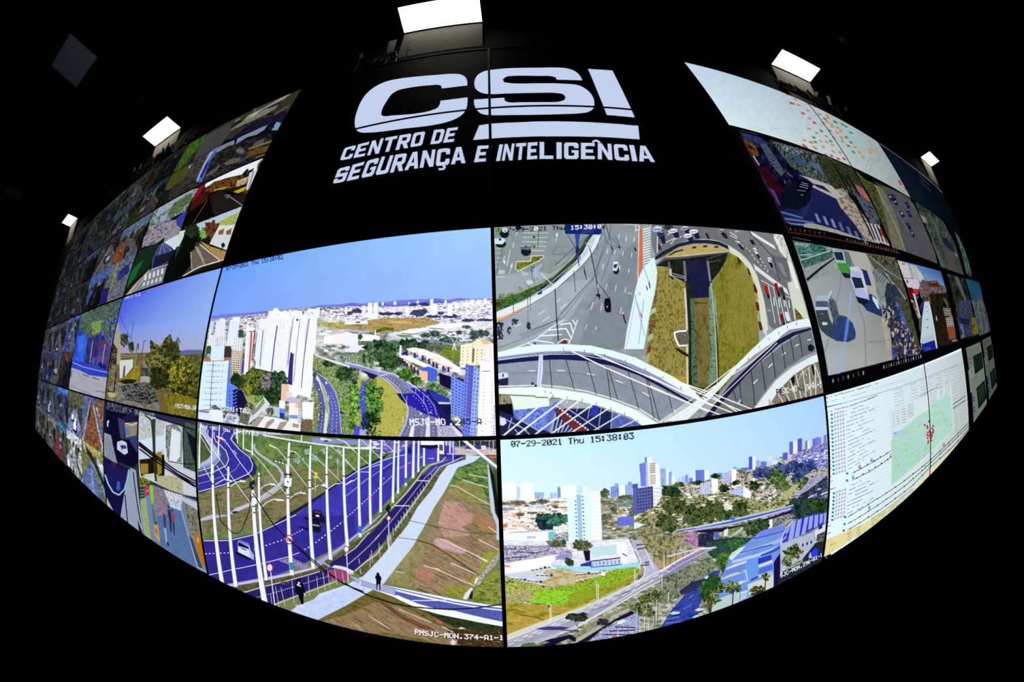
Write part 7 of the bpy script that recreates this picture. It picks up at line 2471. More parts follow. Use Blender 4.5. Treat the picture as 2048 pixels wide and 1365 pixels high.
def pic_mosaic_top():
    """row 1,second column left of the letters: four street cameras"""
    canvas(-2,-1,0,1,420,236,'1c1c1c')
    T(340,160,6.827)
    tex(['1c1c18','302c24','444034','2c2c30'],6,240,900,1000,450,1800,125,1560,540,1290,1060,600,1360,-60,1700,seed=1,st=(2,1))
    p('3c3c28',1800,125,1640,190,1500,260,1560,500,1580,490)
    p('a8a494',1150,390,1560,220,1660,185,1560,260,1300,390,1130,480,1080,540,900,640,800,720,770,720,1000,560,n=(.12,3))
    p('8c8c78',1480,350,1440,390,1300,480,1120,560,900,660,840,700,1000,560,1300,400,n=(.15,3))
    p('c4ccc8',1130,470,1250,400,1200,450,1080,540)
    p('50444c',1180,380,1500,240,1560,220,1300,370,1160,440)
    p('1a1838',860,780,1100,600,1380,500,1520,430,1600,420,1560,540,1360,590,1100,700,880,800,n=(.2,6))
    p('605c48',1400,480,1600,350,1640,350,1600,380,1440,480)
    p('7c7c84',870,560,960,500,960,540,890,580)
    tex(['283818','3c5020','38442c'],4,760,590,1040,460,1180,390,1140,450,1000,510,900,540,820,660,780,660,seed=2)
    p('4c4c4c',400,900,520,740,780,620,840,700,740,820,690,900,580,960,520,1060,380,1200,250,1290,n=(.1,5))
    tex(['305418','3c6c1c','447c20'],5,260,870,380,800,500,730,460,830,300,1020,130,1220,40,1260,150,1040,seed=3)
    p('50541c',40,1270,240,1170,400,1060,320,1180,200,1340,-20,1500,-80,1500,n=(.1,5))
    tex(['24202c','403834','5c544c','2c282c'],4,300,1150,430,1040,520,1060,470,1160,360,1360,160,1440,seed=4,st=(2,1),rot=-.9)
    p('0c0c14',700,890,760,820,860,800,1340,610,1440,570,1530,590,1380,860,1290,1060,640,1240,440,1330,540,1160,600,1040,860,880)
    tex(['0c0c10','1c201c','2c2c2c','484444'],3,600,1040,860,880,1100,800,1380,740,1400,830,1340,1000,1290,1050,640,1240,460,1340,560,1100,seed=5,st=(1.6,1))
    p('90a0c0',920,800,1340,610,1290,680,1180,750,1060,780,930,860,900,880)
    p('84b4e4',1410,640,1460,570,1520,590,1480,690,1380,690)
    tree(['182838','0c1014'],1380,640,40,40,seed=6,s=2)
    p('8c94b0',560,960,880,820,880,880,800,900,640,990,n=(.25,3))
    p('5878d0',540,990,650,930,620,1010,540,1120,470,1310,430,1400,350,1400,420,1240,n=(.3,6))
    p('2030a0',460,1160,530,1120,500,1200,440,1330,400,1330)
    p('b0c4ec',550,980,600,970,500,1120,380,1380,355,1380,440,1180)
    p('6c7088',1150,860,1300,795,1260,890,1120,920)
    for k in range(5):
        l('303040',1.1,1160 + 28 * k,860 - 12 * k,1140 + 28 * k,920 - 12 * k)
    p('8c7c30',1080,930,1400,820,1390,850,1140,940,1060,960)
    p('6c4c28',1060,990,1200,930,1360,900,1330,980,1200,1010,1020,1080,n=(.3,3))
    tree(['2c2c30','84848c','50505c'],960,970,60,40,seed=7,s=1.6)
    p('6c6858',740,1140,830,1080,960,1060,960,1110,840,1150,760,1170,n=(.2,3))
    p('34406c',960,1080,1040,1040,1030,1120,950,1140,n=(.2,3))
    p('806c30',1170,1060,1310,1005,1300,1030,1160,1080)
    tex(['8c8878','3c3c3c','b4ac98'],2,640,1180,700,1150,620,1260,500,1320,480,1310,seed=8)
    p('98d0dc',255,1180,290,1150,270,1200,250,1210)
    l('0c0c10',1.1,0,1300,300,1130,700,880,1200,660,1560,540)
    cv.C *= .82  # off-axis dimness of the screen is painted into the tiles
    return cv


def pic_mosaic_street():
    """row 2,next to the dark letters screen: four street cameras"""
    canvas(-2,-1,1,2,460,260,'181410')
    T(230,300,4.55)
    # upper right: shaded street
    tex(['0c0806','1c120c','2c1c10','140e0c'],6,800,300,1360,60,1170,510,590,730,680,470,seed=1)
    p('e4ecf8',820,310,1355,70,1330,130,1290,190,1180,220,1000,260,900,300,820,345)
    p('14100c',1160,220,1200,175,1220,175,1190,240,1165,240)
    p('14100c',1200,200,1270,165,1250,200,1220,220)
    p('4c4830',1300,130,1340,80,1320,170,1290,180)
    tex(['1c1008','4c2c14','7c5428','3c2010'],3,840,340,900,290,1060,250,1160,230,1200,260,1100,340,980,370,800,400,seed=2)
    p('c8ccd0',1225,210,1310,170,1260,300,1230,370,1190,380)
    l('302c28',1.2,1265,190,1210,380)
    tex(['c8bcb4','8c6c34','e0d8d0'],2.4,1110,280,1220,240,1190,310,1100,340,seed=3)
    p('b8a818',1050,395,1200,330,1180,370,1070,420)
    p('a09418',900,360,1040,330,1000,355,900,375)
    p('3c3830',1190,370,1225,360,1215,400,1170,395)
    p('0a0604',860,400,940,365,1020,370,1140,400,1210,400,1165,510,600,725,640,600)
    p('201814',960,370,1060,420,1200,400,1170,505,900,600,860,420)
    l('a8a8a4',1.4,1050,430,1165,510)
    l('5c5854',1.2,840,460,710,670)
    tree(['1c2438','5c6c84'],1025,425,30,20,seed=4,s=1.8)
    p('7c1428',750,350,830,300,800,360,770,400,730,460,700,480,710,440)
    tex(['2c1008','4c1c10','140804'],3,770,400,860,370,840,450,720,540,680,560,700,480,seed=5)
    # upper left: pale car park
    tex(['3c4834','64745c','8c9cac','8ca8c8'],3,380,530,700,360,760,350,680,480,640,560,470,640,300,720,340,560,seed=6)
    p('9cb0cc',400,520,660,380,700,370,560,470,460,560,380,600,a=.7)
    tex(['305030','4c6440','68784c'],3,540,480,700,400,690,470,600,540,500,620,480,580,seed=7)
    p('343c98',540,640,640,560,655,560,600,720,560,700,n=(.1,4))
    tex(['34408c','50589c','b09c80','a89890','3c4474'],3,300,730,340,690,470,630,560,640,560,700,500,760,380,850,240,890,260,800,seed=8,st=(2,.6),rot=-.5)
    p('8c8894',470,760,570,690,600,720,560,800,440,830,n=(.15,3))
    # lower left: avenue in shade with zebra crossing
    tex(['0c180c','1c3420','102010','203828'],4,220,920,330,870,400,840,340,1000,300,1080,100,1250,150,1080,seed=9)
    p('14602c',150,1100,230,1020,260,1000,180,1160,105,1260,130,1160)
    p('40447c',430,845,530,890,500,980,470,1040,330,1090,340,1000,390,880,n=(.1,4))
    for q in ((430,850,480,1030),(440,850,510,920),(425,860,380,1060)):
        l('8c90a8',1.1,*q)
    p('ccd8e4',440,840,600,760,580,860,540,920,520,890)
    p('181830',360,970,500,930,560,900,530,960,480,1020,340,1080)
    p('7c7c84',100,1320,160,1240,300,1100,470,1060,430,1210,250,1270,n=(.08,4))
    p('a8a898',90,1330,250,1150,320,1080,300,1120,230,1220,160,1310)
    for k in range(5):
        x = 270 + 38 * k
        p('d4dce8',x,1140 - 14 * k,x + 18,1132 - 14 * k,x + 14,1185 - 14 * k,x - 6,1190 - 14 * k)
        p('c8d0dc',x - 14,1210 - 12 * k,x + 4,1204 - 12 * k,x - 4,1240 - 12 * k,x - 22,1246 - 12 * k)
    l('b8bcc8',1.8,330,1090,480,1045)
    l('14181c',1.1,270,900,290,1020,250,1160,150,1310)
    # lower right: road between shade and white wall
    p('0a0c08',640,740,700,690,760,820,700,940,600,1150,430,1210,500,1000)
    p('20403c',620,740,650,730,600,880,540,1000,560,900,a=.9)
    p('c8dccc',570,800,590,740,640,730,620,800,580,880,550,880)
    p('b0c4d8',700,690,1160,515,1140,600,960,660,760,740)
    tex(['8c9c44','c8cc58','6c7c30','c0ccb8'],2.4,960,650,1140,560,1110,680,940,700,seed=10)
    tree(['101c10','1c3018','2c4828'],700,740,70,60,seed=11,s=2)
    tree(['306020','58a03c','80b858'],810,760,40,50,seed=12,s=1.8)
    tree(['2c140c','5c3420','844c30','3c2418'],890,730,70,80,seed=13,s=1.8)
    p('d0d4d8',900,780,950,690,1110,680,1030,920,870,860,860,860)
    for x in (945,1015):
        p('7c5c34',x,740,x + 50,715,x + 40,770,x - 2,775)
        p('dcdcd4',x,712,x + 50,690,x + 50,712,x,735)
    p('a88850',780,830,870,880,1030,930,1000,1010,960,1010,820,900,n=(.1,4))
    p('3c3228',740,840,780,840,960,1010,960,1020,820,1060,690,1120,600,1160,640,1080,720,900,n=(.1,4))
    p('645c50',690,930,800,860,950,1010,830,1050,700,1110,n=(.1,4))
    p('080806',590,980,660,960,700,1000,690,1050,620,1140,520,1180)
    for q in ((730,880,820,1050),(690,930,700,1090),(745,880,810,1010)):
        l('c8c0b0',1.3,*q)
    l('d8d4c8',2.2,770,860,960,1010,760,1070,620,1150)
    tree(['181c28','101418'],985,870,16,24,seed=14)
    l('181c28',1.2,980,890,960,930)
    l('dcdccc',1.2,870,1040,1000,1000)
    T(0,0,1)
    l('0c0c10',.9,359,461,487,412)
    return cv


def pic_mosaic_row4():
    """bottom row beside the white poles picture: four cameras"""
    canvas(-2,-1,3,4,460,260,'283040')
    T(200,790,3.691)
    # upper left: car between buildings
    tex(['0c0c20','1c2038','3c4458','80889c'],3,40,50,290,110,280,200,200,170,40,130,seed=1)
    p('0c0c28',40,110,290,160,280,500,250,540,60,470,30,300)
    p('3c3c64',130,170,180,190,180,330,150,320)
    p('8c8468',180,210,275,200,270,300,190,330,n=(.1,3))
    p('4c78c0',185,245,215,250,215,300,188,295)
    p('2c3c6c',180,320,275,300,275,450,200,420)
    p('181c40',165,170,240,120,280,200,200,200)
    l('c4ccd8',2.4,185,210,235,225,272,210)
    tex(['8c90a0','98a0a8','7c8498'],3,30,280,80,300,130,520,30,450,seed=2)
    for k in range(4):
        l('5c6474',1,40 + 16 * k,320 + 10 * k,60 + 20 * k,470 + 14 * k)
    p('0a0a28',115,330,210,330,280,440,275,500,240,540,140,480)
    p('c0cce4',125,350,160,338,195,355,205,430,180,445,125,405)
    p('304070',145,375,190,375,195,400,160,400)
    l('141c3c',1.6,165,370,160,410)
    p('b8c4e4',50,195,62,195,60,240,50,235)
    l('fff',1.4,60,190,65,205)
    # lower left: road curve seen from above
    p('14103c',32,470,130,510,215,555,200,640,150,905,105,880,40,780,35,600)
    p('1c1858',40,500,200,560,190,660,150,730,110,730,60,660,n=(.15,5))
    p('4c1c38',80,495,120,505,115,540,90,530)
    p('5070c0',125,640,145,640,150,700,135,715,120,700,a=.7)
    l('90c0d8',3,36,590,60,660,95,720,140,742,180,700,200,630,212,555)
    p('94a0b4',225,540,265,560,300,860,330,1050,280,1010,150,905,185,700,n=(.05,5))
    p('a8b0b8',50,760,110,880,50,830)
    l('141440',2,185,740,205,950)
    l('141440',2,245,575,300,950)
    p('100c38',275,920,325,1050,290,1020)
    # upper right: tree,roofs and bundle of cables
    p('c4ccd4',288,130,730,260,728,760,620,740,290,600)
    tex(['7c7c74','b8c0c4','d4dce0','98a0a0'],2.4,290,135,480,190,470,300,290,330,seed=3)
    p('d0e0f4',290,340,470,300,470,400,360,440,290,360)
    p('2c2c6c',410,150,560,190,560,220,420,180)
    tex(['4c5850','a8b0a8','202820','d8e0dc'],2.4,480,230,560,210,620,300,600,500,500,480,480,380,seed=4,st=(.7,1.6))
    p('dce4f0',530,250,600,280,590,460,560,500,510,490)
    tex(['18201c','4c5c50','3c4844','606c5c'],3,610,200,728,230,725,580,620,540,seed=5,st=(.7,1.4))
    p('10142c',640,270,725,340,725,520,690,480)
    p('1c1408',290,480,480,440,475,620,420,610,300,600)
    p('a07c28',300,510,355,510,355,580,300,585)
    p('907c20',415,430,455,420,455,580,425,600)
    p('c4ccb8',310,590,410,580,430,600,370,620)
    p('c8d8e8',290,440,380,470,290,480)
    tex(['a8a888','c0bc98','8c8c70'],3,420,600,600,600,620,740,500,700,420,660,seed=6)
    p('c4d4e4',480,540,620,560,620,640,600,600)
    tex(['1c2c18','34482c','4c3c34'],2,385,180,410,180,420,640,405,640,seed=7)
    l('283420',3,330,150,380,190,400,400,412,640)
    l('e4ecf4',2.6,480,235,480,480)
    for q in ((285,350,400,440,560,560,725,650),(285,362,400,455,560,580,725,668),(285,372,440,490,725,690),(290,400,480,540,700,680)):
        l('0c0a14',2.8,*q)
    l('14181c',3,410,165,560,215,725,270)
    l('14181c',2,620,180,620,540)
    l('14181c',1.6,500,490,600,510,720,515)
    l('a0a8ac',4,600,240,600,500,a=.6)
    tx('PMSJC-MON.396-A1-1','c8d0d8',604,702,728,748,728,764,604,716,a=.8)
    tx('07-29','c8d0d8',295,118,400,140,400,154,295,132,a=.8)
    # lower right: pavement with walkers
    p('6c80a8',380,690,600,740,728,790,790,1320,560,1220,320,1050,290,640,n=(.06,5))
    p('5470a0',540,820,600,860,720,1290,440,1110,420,900,n=(.06,5))
    tex(['1c3014','48581c','b8b030'],2.4,288,600,400,650,290,680,seed=8)
    p('303830',290,680,330,680,330,760,296,780)
    for k in range(4):
        l('a8b4b0',1.2,298,705 + 22 * k,326,702 + 22 * k)
    p('c02c50',332,675,362,672,364,740,335,755)
    l('f0d0d8',1.3,340,715,358,708)
    p('80c82c',364,668,392,670,396,800,380,810)
    tex(['7c9c5c','a8b880','8ca868'],2.4,296,780,340,765,378,1070,330,1050,seed=9)
    for k in range(14):
        l('6c8458',.8,300 + 3 * k,800 + 18 * k,345 + 3 * k,790 + 18 * k)
    tex(['4c5448','8c8c9c','7c5c84','b8a0a8','3c4c50'],2.2,395,670,520,720,500,880,440,900,400,860,seed=10,st=(.6,1.8))
    tex(['c8d0e4','e4e8f0','a0a8c0','8c7c84'],2.2,470,700,610,745,600,860,520,830,seed=11,st=(.6,1.8))
    p('5c6c68',385,810,405,870,420,960,400,960,385,900)
    p('b8a040',395,960,425,965,445,1080,430,1090,400,1030)
    p('c84868',400,980,420,1000,430,1040,410,1020)
    p('3c3c64',465,910,485,900,490,1000,470,980)
    p('90a8d8',470,980,488,990,498,1100,486,1095)
    l('14182c',3,496,1090,506,1115)
    p('2c2c50',495,850,520,850,530,930,528,1020,516,1010,510,930)
    p('b02c3c',527,865,545,885,548,940,535,940)
    p('343048',535,940,550,945,552,1040,542,1030)
    for x,y in ((505,832),(533,858),(472,893),(412,948)):
        el('3c2c34',x,y,7,11)
    tex(['3c3830','70685c','9ca090','584c44'],2.4,620,790,700,800,728,870,735,1060,690,1120,650,960,seed=12,st=(.6,2))
    p('b4c4d0',610,755,728,800,728,860,680,830,600,780)
    p('b86c10',700,1000,750,1060,778,1280,760,1270,715,1150)
    p('e0b060',715,1040,735,1070,730,1100,712,1090,a=.6)
    l('a8bccc',1.4,600,860,660,1060,720,1280)
    p('384858',655,1040,680,1060,760,1290,730,1280)
    tx('PMSJC','b8c4d0',720,1268,790,1305,790,1320,720,1284,a=.8)
    return cv


def pic_mosaics_far():
    """the remaining camera mosaics at the left end,four tiles to a monitor"""
    # (u,v,dim: slant-view darkening put into the colours,four tiles: sky,road,side,accent,kind)
    S = {
        (-3,0): (.42,[('5c5c50','6c6c70','3c3c34','7c7c5c',0),('2c2830','4c4840','283018','5c1c1c',2),('5c7890','68747c','3c3c38','506888',0),('3c5c78','6c645c','38403c','4c5420',1)]),
        (-4,0): (.36,[('5c6468','5c6468','384038','505c54',0),('748488','3c4044','2c3830','8c9490',0),('4c5474','4c5468','2c3440','5c6c5c',0),('3c4850','506078','2c343c','8c9c98',0)]),
        (-5,0): (.34,[('5c645c','5c5c54','34403c','48586c',0),('505860','4c4c4c','303834','3c4c60',2),('48505c','50544c','2c343c','3c4868',0),('505c60','48506c','2c3848','4c5c50',0)]),
        (-3,1): (.62,[('3c4048','6c6c74','302c28','8c3018',0),('6c8cb0','70747c','40443c','a85c28',1),('5c7cd0','202028','1c2420','4c64c8',2),('7080b0','70747c','383c4c','34389c',0)]),
        (-4,1): (.42,[('40505c','4c4c50','30342c','384060',0),('6c80c0','4c5050','242c24','88a0b8',2),('50544c','3c4044','343c38','28306c',0),('545870','505064','3c3440','28284c',0)]),
        (-5,1): (.36,[('484c58','6c7074','282c3c','1c2454',1),('40444c','50505c','2c3430','484850',0),('50545c','3c4448','30342c','34405c',0),('3c4858','4c5460','303844','50504c',0)]),
        (-4,2): (.6,[('4c4c58','5c6068','34383c','8c6818',0),('4c60b8','5c6880','283050','3c50b4',1),('44507c','50505c','2c3440','283078',0),('5c4030','2c2c2c','302820','7c3820',2)]),
        (-5,2): (.5,[('4c5c78','5c6074','2c3448','3c3c78',0),('68747c','5c6070','343c48','2c3474',0),('4c5064','4c5060','303448','34387c',0),('4c4c7c','50546c','2c3450','302c88',1)]),
        (-3,3): (.85,[('4c4c38','68709c','3c4434','8c3048',0),('504484','5c6890','6c5844','8c5c38',0),('a8acb4','7c8488','3c4030','98a0a8',0),('8c8c4c','5c6c98','4c5828','788038',0)]),
        (-4,3): (.62,[('505c6c','505c80','34405c','2c3870',0),('4c7cd0','4c5068','243050','2c2c84',0),('88888c','5c5c60','544c34','7c6848',0),('3c90b8','604448','3c3c58','8c3c34',1)]),
        (-5,3): (.5,[('4c5064','505878','2c3450','34347c',0),('505868','505c80','34405c','2c3074',0),('84888c','6c6c6c','44402c','5c4c38',0),('6c7478','504c44','34342c','6c5c44',0)]),
    }
    for i,((u,v),(dim,tl)) in enumerate(S.items()):
        n = 240 if u == -3 else 150
        canvas(u,u + 1,v,v + 1,n,int(n * .5625),'14161c')
        for k,(sky,road,side,acc,kind) in enumerate(tl):
            a,b = k % 2,k // 2
            street_cell(u + a * .5,u + a * .5 + .497,v + b * .5,v + b * .5 + .497,i * 7 + k,sky,road,side,acc,min(1.2,dim * (1.15 if v < 2 else 1.35)),kind)
        if (u,v) == (-3,3):
            P = cell(-2.5,-2.003,3,3.497)
            P('54608c',0,0,.3,0,.42,.12,.06,1,0,1)
            P('8c9498',.36,.1,.42,.1,.1,1,.03,1)
            P('7c5038',.42,.1,.5,.12,.95,.9,.8,1,.12,1)
            P('54608c',.5,.08,.56,.08,1,.6,1,.9)
            P('a4a4a0',.48,.1,.52,.1,1,.86,.97,.95)
            P('6c5444',.56,.03,1,0,1,.5)
            P('1c1c30',.38,.2,.43,.2,.38,.5,.32,.5)
            P = cell(-2.5,-2.003,3.503,4)
            P('6c7040',0,0,.35,.25,.4,.4,0,.75)
            P('5c6c98',.38,.35,.58,.38,.95,1,0,1,0,.8)
            P('8c9cc8',.46,.4,.5,.4,.56,1,.4,1,a=.5)
            P('60702c',.6,.4,.7,.45,1,.9,1,1,.92,1)
            P('2c2820',.2,.05,.6,.2,1,.55,1,.7,.6,.35,.3,.22)
            P('b4bcc4',.08,.03,.22,.05,.22,.2,.12,.15)
            P('c0c8cc',.72,.12,1,.25,1,.45,.72,.22)
        if (u,v) == (-3,1):
            P = cell(-2.5,-2.003,1.503,2)
            P('5c6070',.1,.2,1,.1,1,1,.0,1)
            P('24286c',.5,.3,.85,.2,.95,.45,.6,.55)
            P('24206c',0,.55,.3,.6,.35,1,0,1)
            P('7c7c40',.3,0,.4,0,.45,.6,.35,.8)
        if (u,v) in ((-3,0),(-3,1)):
            noise_over(.4,3.5,i)
        else:
            noise_over(.5,3,i)
    return cv


PICS = [pic_towers,pic_bridge,pic_poles,pic_expressway,pic_logo,pic_map,pic_desktop,pic_street,
        pic_street_far,pic_bus,pic_bus_far,pic_web,pic_reports,pic_avenue,pic_blue_house,
        pic_mosaic_top,pic_mosaic_street,pic_mosaic_row4,pic_mosaics_far]


# ================================================================ build the room
def ray(px, py):
    x, y = px - 1024 - LP[11], -(py - 682.5 - LP[12])
    r = math.hypot(x, y)
    t = float(np.interp(r, _rr, _th))
    d = np.array([math.sin(t) * x / r, math.sin(t) * y / r, math.cos(t)]) @ RM
    return np.array([d[0], d[2], d[1]])


def at_y(px, py, y):
    d = ray(px, py)
    return Vector(CAM + d * ((y - CAM[1]) / d[1]))


XL, XR, YB = -9.3, 9.3, -7.0
ROWH = W * HR
BOT = TOP - 4 * ROWH
struct('floor', box(bmesh.new(), XL, XR, YB, .32, -.1, 0), M['floor'])
struct('ceiling', box(bmesh.new(), XL, XR, YB, .32, CEIL, CEIL + .1), M['ceil'])
struct('wall_left', box(bmesh.new(), XL - .1, XL, YB, .32, 0, CEIL), M['wall'])
struct('wall_right', box(bmesh.new(), XR, XR + .1, YB, .32, 0, CEIL), M['wall'])
struct('wall_back', box(bmesh.new(), XL, XR, YB - .1, YB, 0, CEIL), M['wall'])
struct('wall_front', box(bmesh.new(), XL, XR, .12, .32, 0, CEIL), M['bulk'])
struct('trim_1', box(bmesh.new(), -5 * W, 5 * W, .0, .12, 0, BOT - .004), M['clad'])
struct('baseboard_left', box(bmesh.new(), XL, XL + .015, YB, .12, 0, .1), M['clad'])
struct('baseboard_right', box(bmesh.new(), XR - .015, XR, YB, .12, 0, .1), M['clad'])

# ---------------------------------------------------------------- paint the pictures
for f in PICS:
    f()


def picture_mesh(c, u, v):
    """the lit picture of monitor (u, v): one coloured grid in the wall plane"""
    i0 = int(round((u - c.u0) / (c.u1 - c.u0) * (c.nx - 1)))
    i1 = int(round((u + 1 - c.u0) / (c.u1 - c.u0) * (c.nx - 1)))
    j0 = int(round((v - c.v0) / (c.v1 - c.v0) * (c.ny - 1)))
    j1 = int(round((v + 1 - c.v0) / (c.v1 - c.v0) * (c.ny - 1)))
    U, V, C = c.U[j0:j1 + 1, i0:i1 + 1], c.V[j0:j1 + 1, i0:i1 + 1], np.clip(c.C[j0:j1 + 1, i0:i1 + 1], 0, 1)
    U, V = np.clip(U, u + .003, u + .997), np.clip(V, v + .005, v + .995)
    ny, nx = U.shape
    co = np.stack([(U - (u + .5)) * W, np.full(U.shape, -.0012), ((v + 1) - V) * ROWH], -1).reshape(-1, 3)
    idx = np.arange(nx * ny).reshape(ny, nx)
    q = np.stack([idx[:-1, :-1], idx[1:, :-1], idx[1:, 1:], idx[:-1, 1:]], -1).reshape(-1, 4)
    lum = C.max(-1).reshape(-1)
    q = q[lum[q].max(1) > .012]
    if len(q) == 0:
        q = np.array([[idx[0, 0], idx[1, 0], idx[1, 1], idx[0, 1]]])
    used = np.unique(q)
    rm = np.full(nx * ny, -1)
    rm[used] = np.arange(len(used))
    q = rm[q]
    me = bpy.data.meshes.new('picture')
    me.vertices.add(len(used))
    me.vertices.foreach_set('co', co[used].astype(np.float32).ravel())
    me.loops.add(q.size)
    me.loops.foreach_set('vertex_index', q.astype(np.int32).ravel())
    me.polygons.add(len(q))
    me.polygons.foreach_set('loop_start', np.arange(0, q.size, 4, dtype=np.int32))
    me.update(calc_edges=True)
    a = me.color_attributes.new('Picture', 'BYTE_COLOR', 'POINT')
    cols = np.concatenate([C.reshape(-1, 3)[used], np.ones((len(used), 1))], 1).astype(np.float32)
    a.data.foreach_set('color_srgb', cols.ravel())
    me.materials.append(M['pic'])
    return me


LAB = {
    (-1, 0): 'black monitor in top row showing the big curved letter C and part of letter S',
    (0, 0): 'black monitor in top row showing most of the big letter S and the letter I',
    (-1, 1): 'black monitor in second row with CENTRO DE and SEGURANÇA in white letters',
    (0, 1): 'black monitor in second row with INTELIGÊNCIA under a broad white bar',
    (-1, 2): 'large third-row monitor showing white high-rise towers under a blue sky beside a motorway',
    (0, 2): 'large third-row monitor showing an aerial road junction with cable-stayed bridge over a canal',
    (-1, 3): 'large bottom-row monitor showing tall white lamp poles along a purple-blue avenue',
    (0, 3): 'large bottom-row monitor showing a pale sky city view with expressway and blue-roofed warehouse',
    (1, 0): 'top-row monitor showing the pale left half of a map with orange markers',
    (2, 0): 'top-row monitor showing the right half of the marker map with an olive river line',
    (3, 0): 'top-row monitor with dark blue desktop and thin grey bar, right of the marker map',
    (4, 0): 'rightmost monitor of the top row, almost black',
    (1, 1): 'second-row monitor showing a shady street with dark car and pale zebra crossing stripes',
    (2, 1): 'second-row monitor showing cars on a grey highway beside a dry verge',
    (3, 1): 'second-row monitor showing a dim curving street, right of the highway picture',
    (4, 1): 'rightmost monitor of the second row, dark with a narrow teal strip',
    (1, 2): 'third-row monitor showing a green bus, white van and pickup truck on a pale road',
    (2, 2): 'third-row monitor showing a white coach roof in a busy shopping street with red shops',
    (3, 2): 'third-row monitor with dark foliage and a small teal sky patch, right of the shopping street',
    (4, 2): 'rightmost monitor of the third row, a dim picture with teal sky and grey street',
    (1, 3): 'bottom-row monitor with a white web page listing lines beside green icons',
    (2, 3): 'bottom-row monitor with the right part of a white web page and pale green map',
    (3, 3): 'bottom-row monitor with grey report page and two dark panels, beside the white web page',
    (4, 3): 'rightmost monitor of the bottom row, dim grey report page with two dark panels',
    (-2, 0): 'top-row monitor with four street views, one bright green verge, left of the letters',
    (-2, 1): 'second-row monitor with four views, one a zebra crossing, one a sunlit white wall',
    (-2, 2): 'third-row monitor showing a tree-lined lane with olive trees under deep blue sky',
    (-2, 3): 'bottom-row monitor with four views, one of walkers beside an orange wall',
    (-3, 0): 'top-row monitor of four dim street views, third from the left end',
    (-3, 1): 'second-row monitor of four dim street views with an orange patch, third from the left end',
    (-3, 2): 'third-row monitor showing a vivid blue house front behind trees above a pale road',
    (-3, 3): 'bottom-row monitor with four road views, one with a brown median between two lanes',
    (-4, 0): 'top-row monitor of four very dim street views, second from the left end',
    (-4, 1): 'second-row monitor of four dim blue-grey street views, second from the left end',
    (-4, 2): 'third-row monitor of four dim street views with blue wall, left of the blue house',
    (-4, 3): 'bottom-row monitor of four dim street views with a turquoise roof, second from the left end',
    (-5, 0): 'leftmost monitor of the top row, four nearly black street views',
    (-5, 1): 'leftmost monitor of the second row, four nearly black street views',
    (-5, 2): 'leftmost monitor of the third row, four dim violet street views',
    (-5, 3): 'leftmost monitor of the bottom row, four dim violet-grey street views',
}
hb = bmesh.new()
box(hb, -W / 2 + .001, W / 2 - .001, .022, .12, .001, ROWH - .001)
box(hb, -W * .3, W * .3, .1, .1195, ROWH * .3, ROWH * .7)
me_h = bpy.data.meshes.new('housing')
hb.to_mesh(me_h)
me_h.materials.append(M['housing'])
pb = bmesh.new()
box(pb, -W / 2 + .004, W / 2 - .004, .0, .022, .004, ROWH - .004)
me_p = bpy.data.meshes.new('screen')
pb.to_mesh(me_p)
me_p.materials.append(M['panel'])
bb = bmesh.new()
t_ = .0058
for a in ((-W / 2 + .0004, W / 2 - .0004, .0004, t_), (-W / 2 + .0004, W / 2 - .0004, ROWH - t_, ROWH - .0004), (-W / 2 + .0004, -W / 2 + t_, t_, ROWH - t_), (W / 2 - t_, W / 2 - .0004, t_, ROWH - t_)):
    box(bb, a[0], a[1], -.004, -.0002, a[2], a[3])
me_b = bpy.data.meshes.new('bezel')
bb.to_mesh(me_b)
me_b.materials.append(M['bezel'])
for u in range(-5, 5):
    for v in range(4):
        t = empty('wall_monitor', ((u + .5) * W, 0, TOP - (v + 1) * ROWH), LAB[(u, v)], 'monitor', 'monitors of the video wall')
        link(bpy.data.objects.new('housing', me_h), t)
        link(bpy.data.objects.new('bezel', me_b), t)
        sc = link(bpy.data.objects.new('screen', me_p), t)
        for c in allcv:
            if c.u0 <= u and u + 1 <= c.u1 and c.v0 <= v and v + 1 <= c.v1:
                link(bpy.data.objects.new('picture', picture_mesh(c, u, v)), sc)

# ---------------------------------------------------------------- ceiling lamps
def lamp(x, y0, y1, w, label, on, plate, sk=0):
    t = empty('ceiling_light', (x, (y0 + y1) / 2, CEIL), label, 'ceiling light', 'lit ceiling panels along the video wall' if on else 'unlit ceiling panels over the room')
    d = (y1 - y0) / 2
    bm = bmesh.new()
    f = .012
    for a in ((-w / 2 - f, w / 2 + f, -d - f, -d), (-w / 2 - f, w / 2 + f, d, d + f), (-w / 2 - f, -w / 2, -d, d), (w / 2, w / 2 + f, -d, d)):
        box(bm, a[0], a[1], a[2], a[3], -.02, -.0005)
    mesh_obj('frame', bm, M['frame'], t)
    bm = bmesh.new()
    box(bm, -w / 2, w / 2, -d, d, -.016, -.001)
    mesh_obj('diffuser', bm, M['lamp'] if on else M['off'], t)
    for o in t.children:
        for vv in o.data.vertices:
            vv.co.x += sk * vv.co.y
    if plate:  # added sloping plate, stands in for the lit patch below the lamp
        bm = bmesh.new()
        ys = sk * d
        ya, yb, za, zb = d + f + .001, .117 - (y0 + y1) / 2, -.018, -.018 - plate
        vs = [bm.verts.new(q) for q in ((-w / 2, ya, za), (w / 2, ya, za), (w / 2, yb, zb), (-w / 2, yb, zb), (-w / 2, ya + .006, za + .004), (w / 2, ya + .006, za + .004), (w / 2, yb, zb + .008), (-w / 2, yb, zb + .008))]
        for q in ((3, 2, 1, 0), (4, 5, 6, 7), (0, 1, 5, 4), (2, 3, 7, 6), (1, 2, 6, 5), (3, 0, 4, 7)):
            bm.faces.new([vs[k] for k in q])
        for vv in bm.verts:
            vv.co.x += ys
        mesh_obj('lit_patch_plate', bm, M['lit_patch_dark'] if plate > .35 else M['lit_patch'], t)


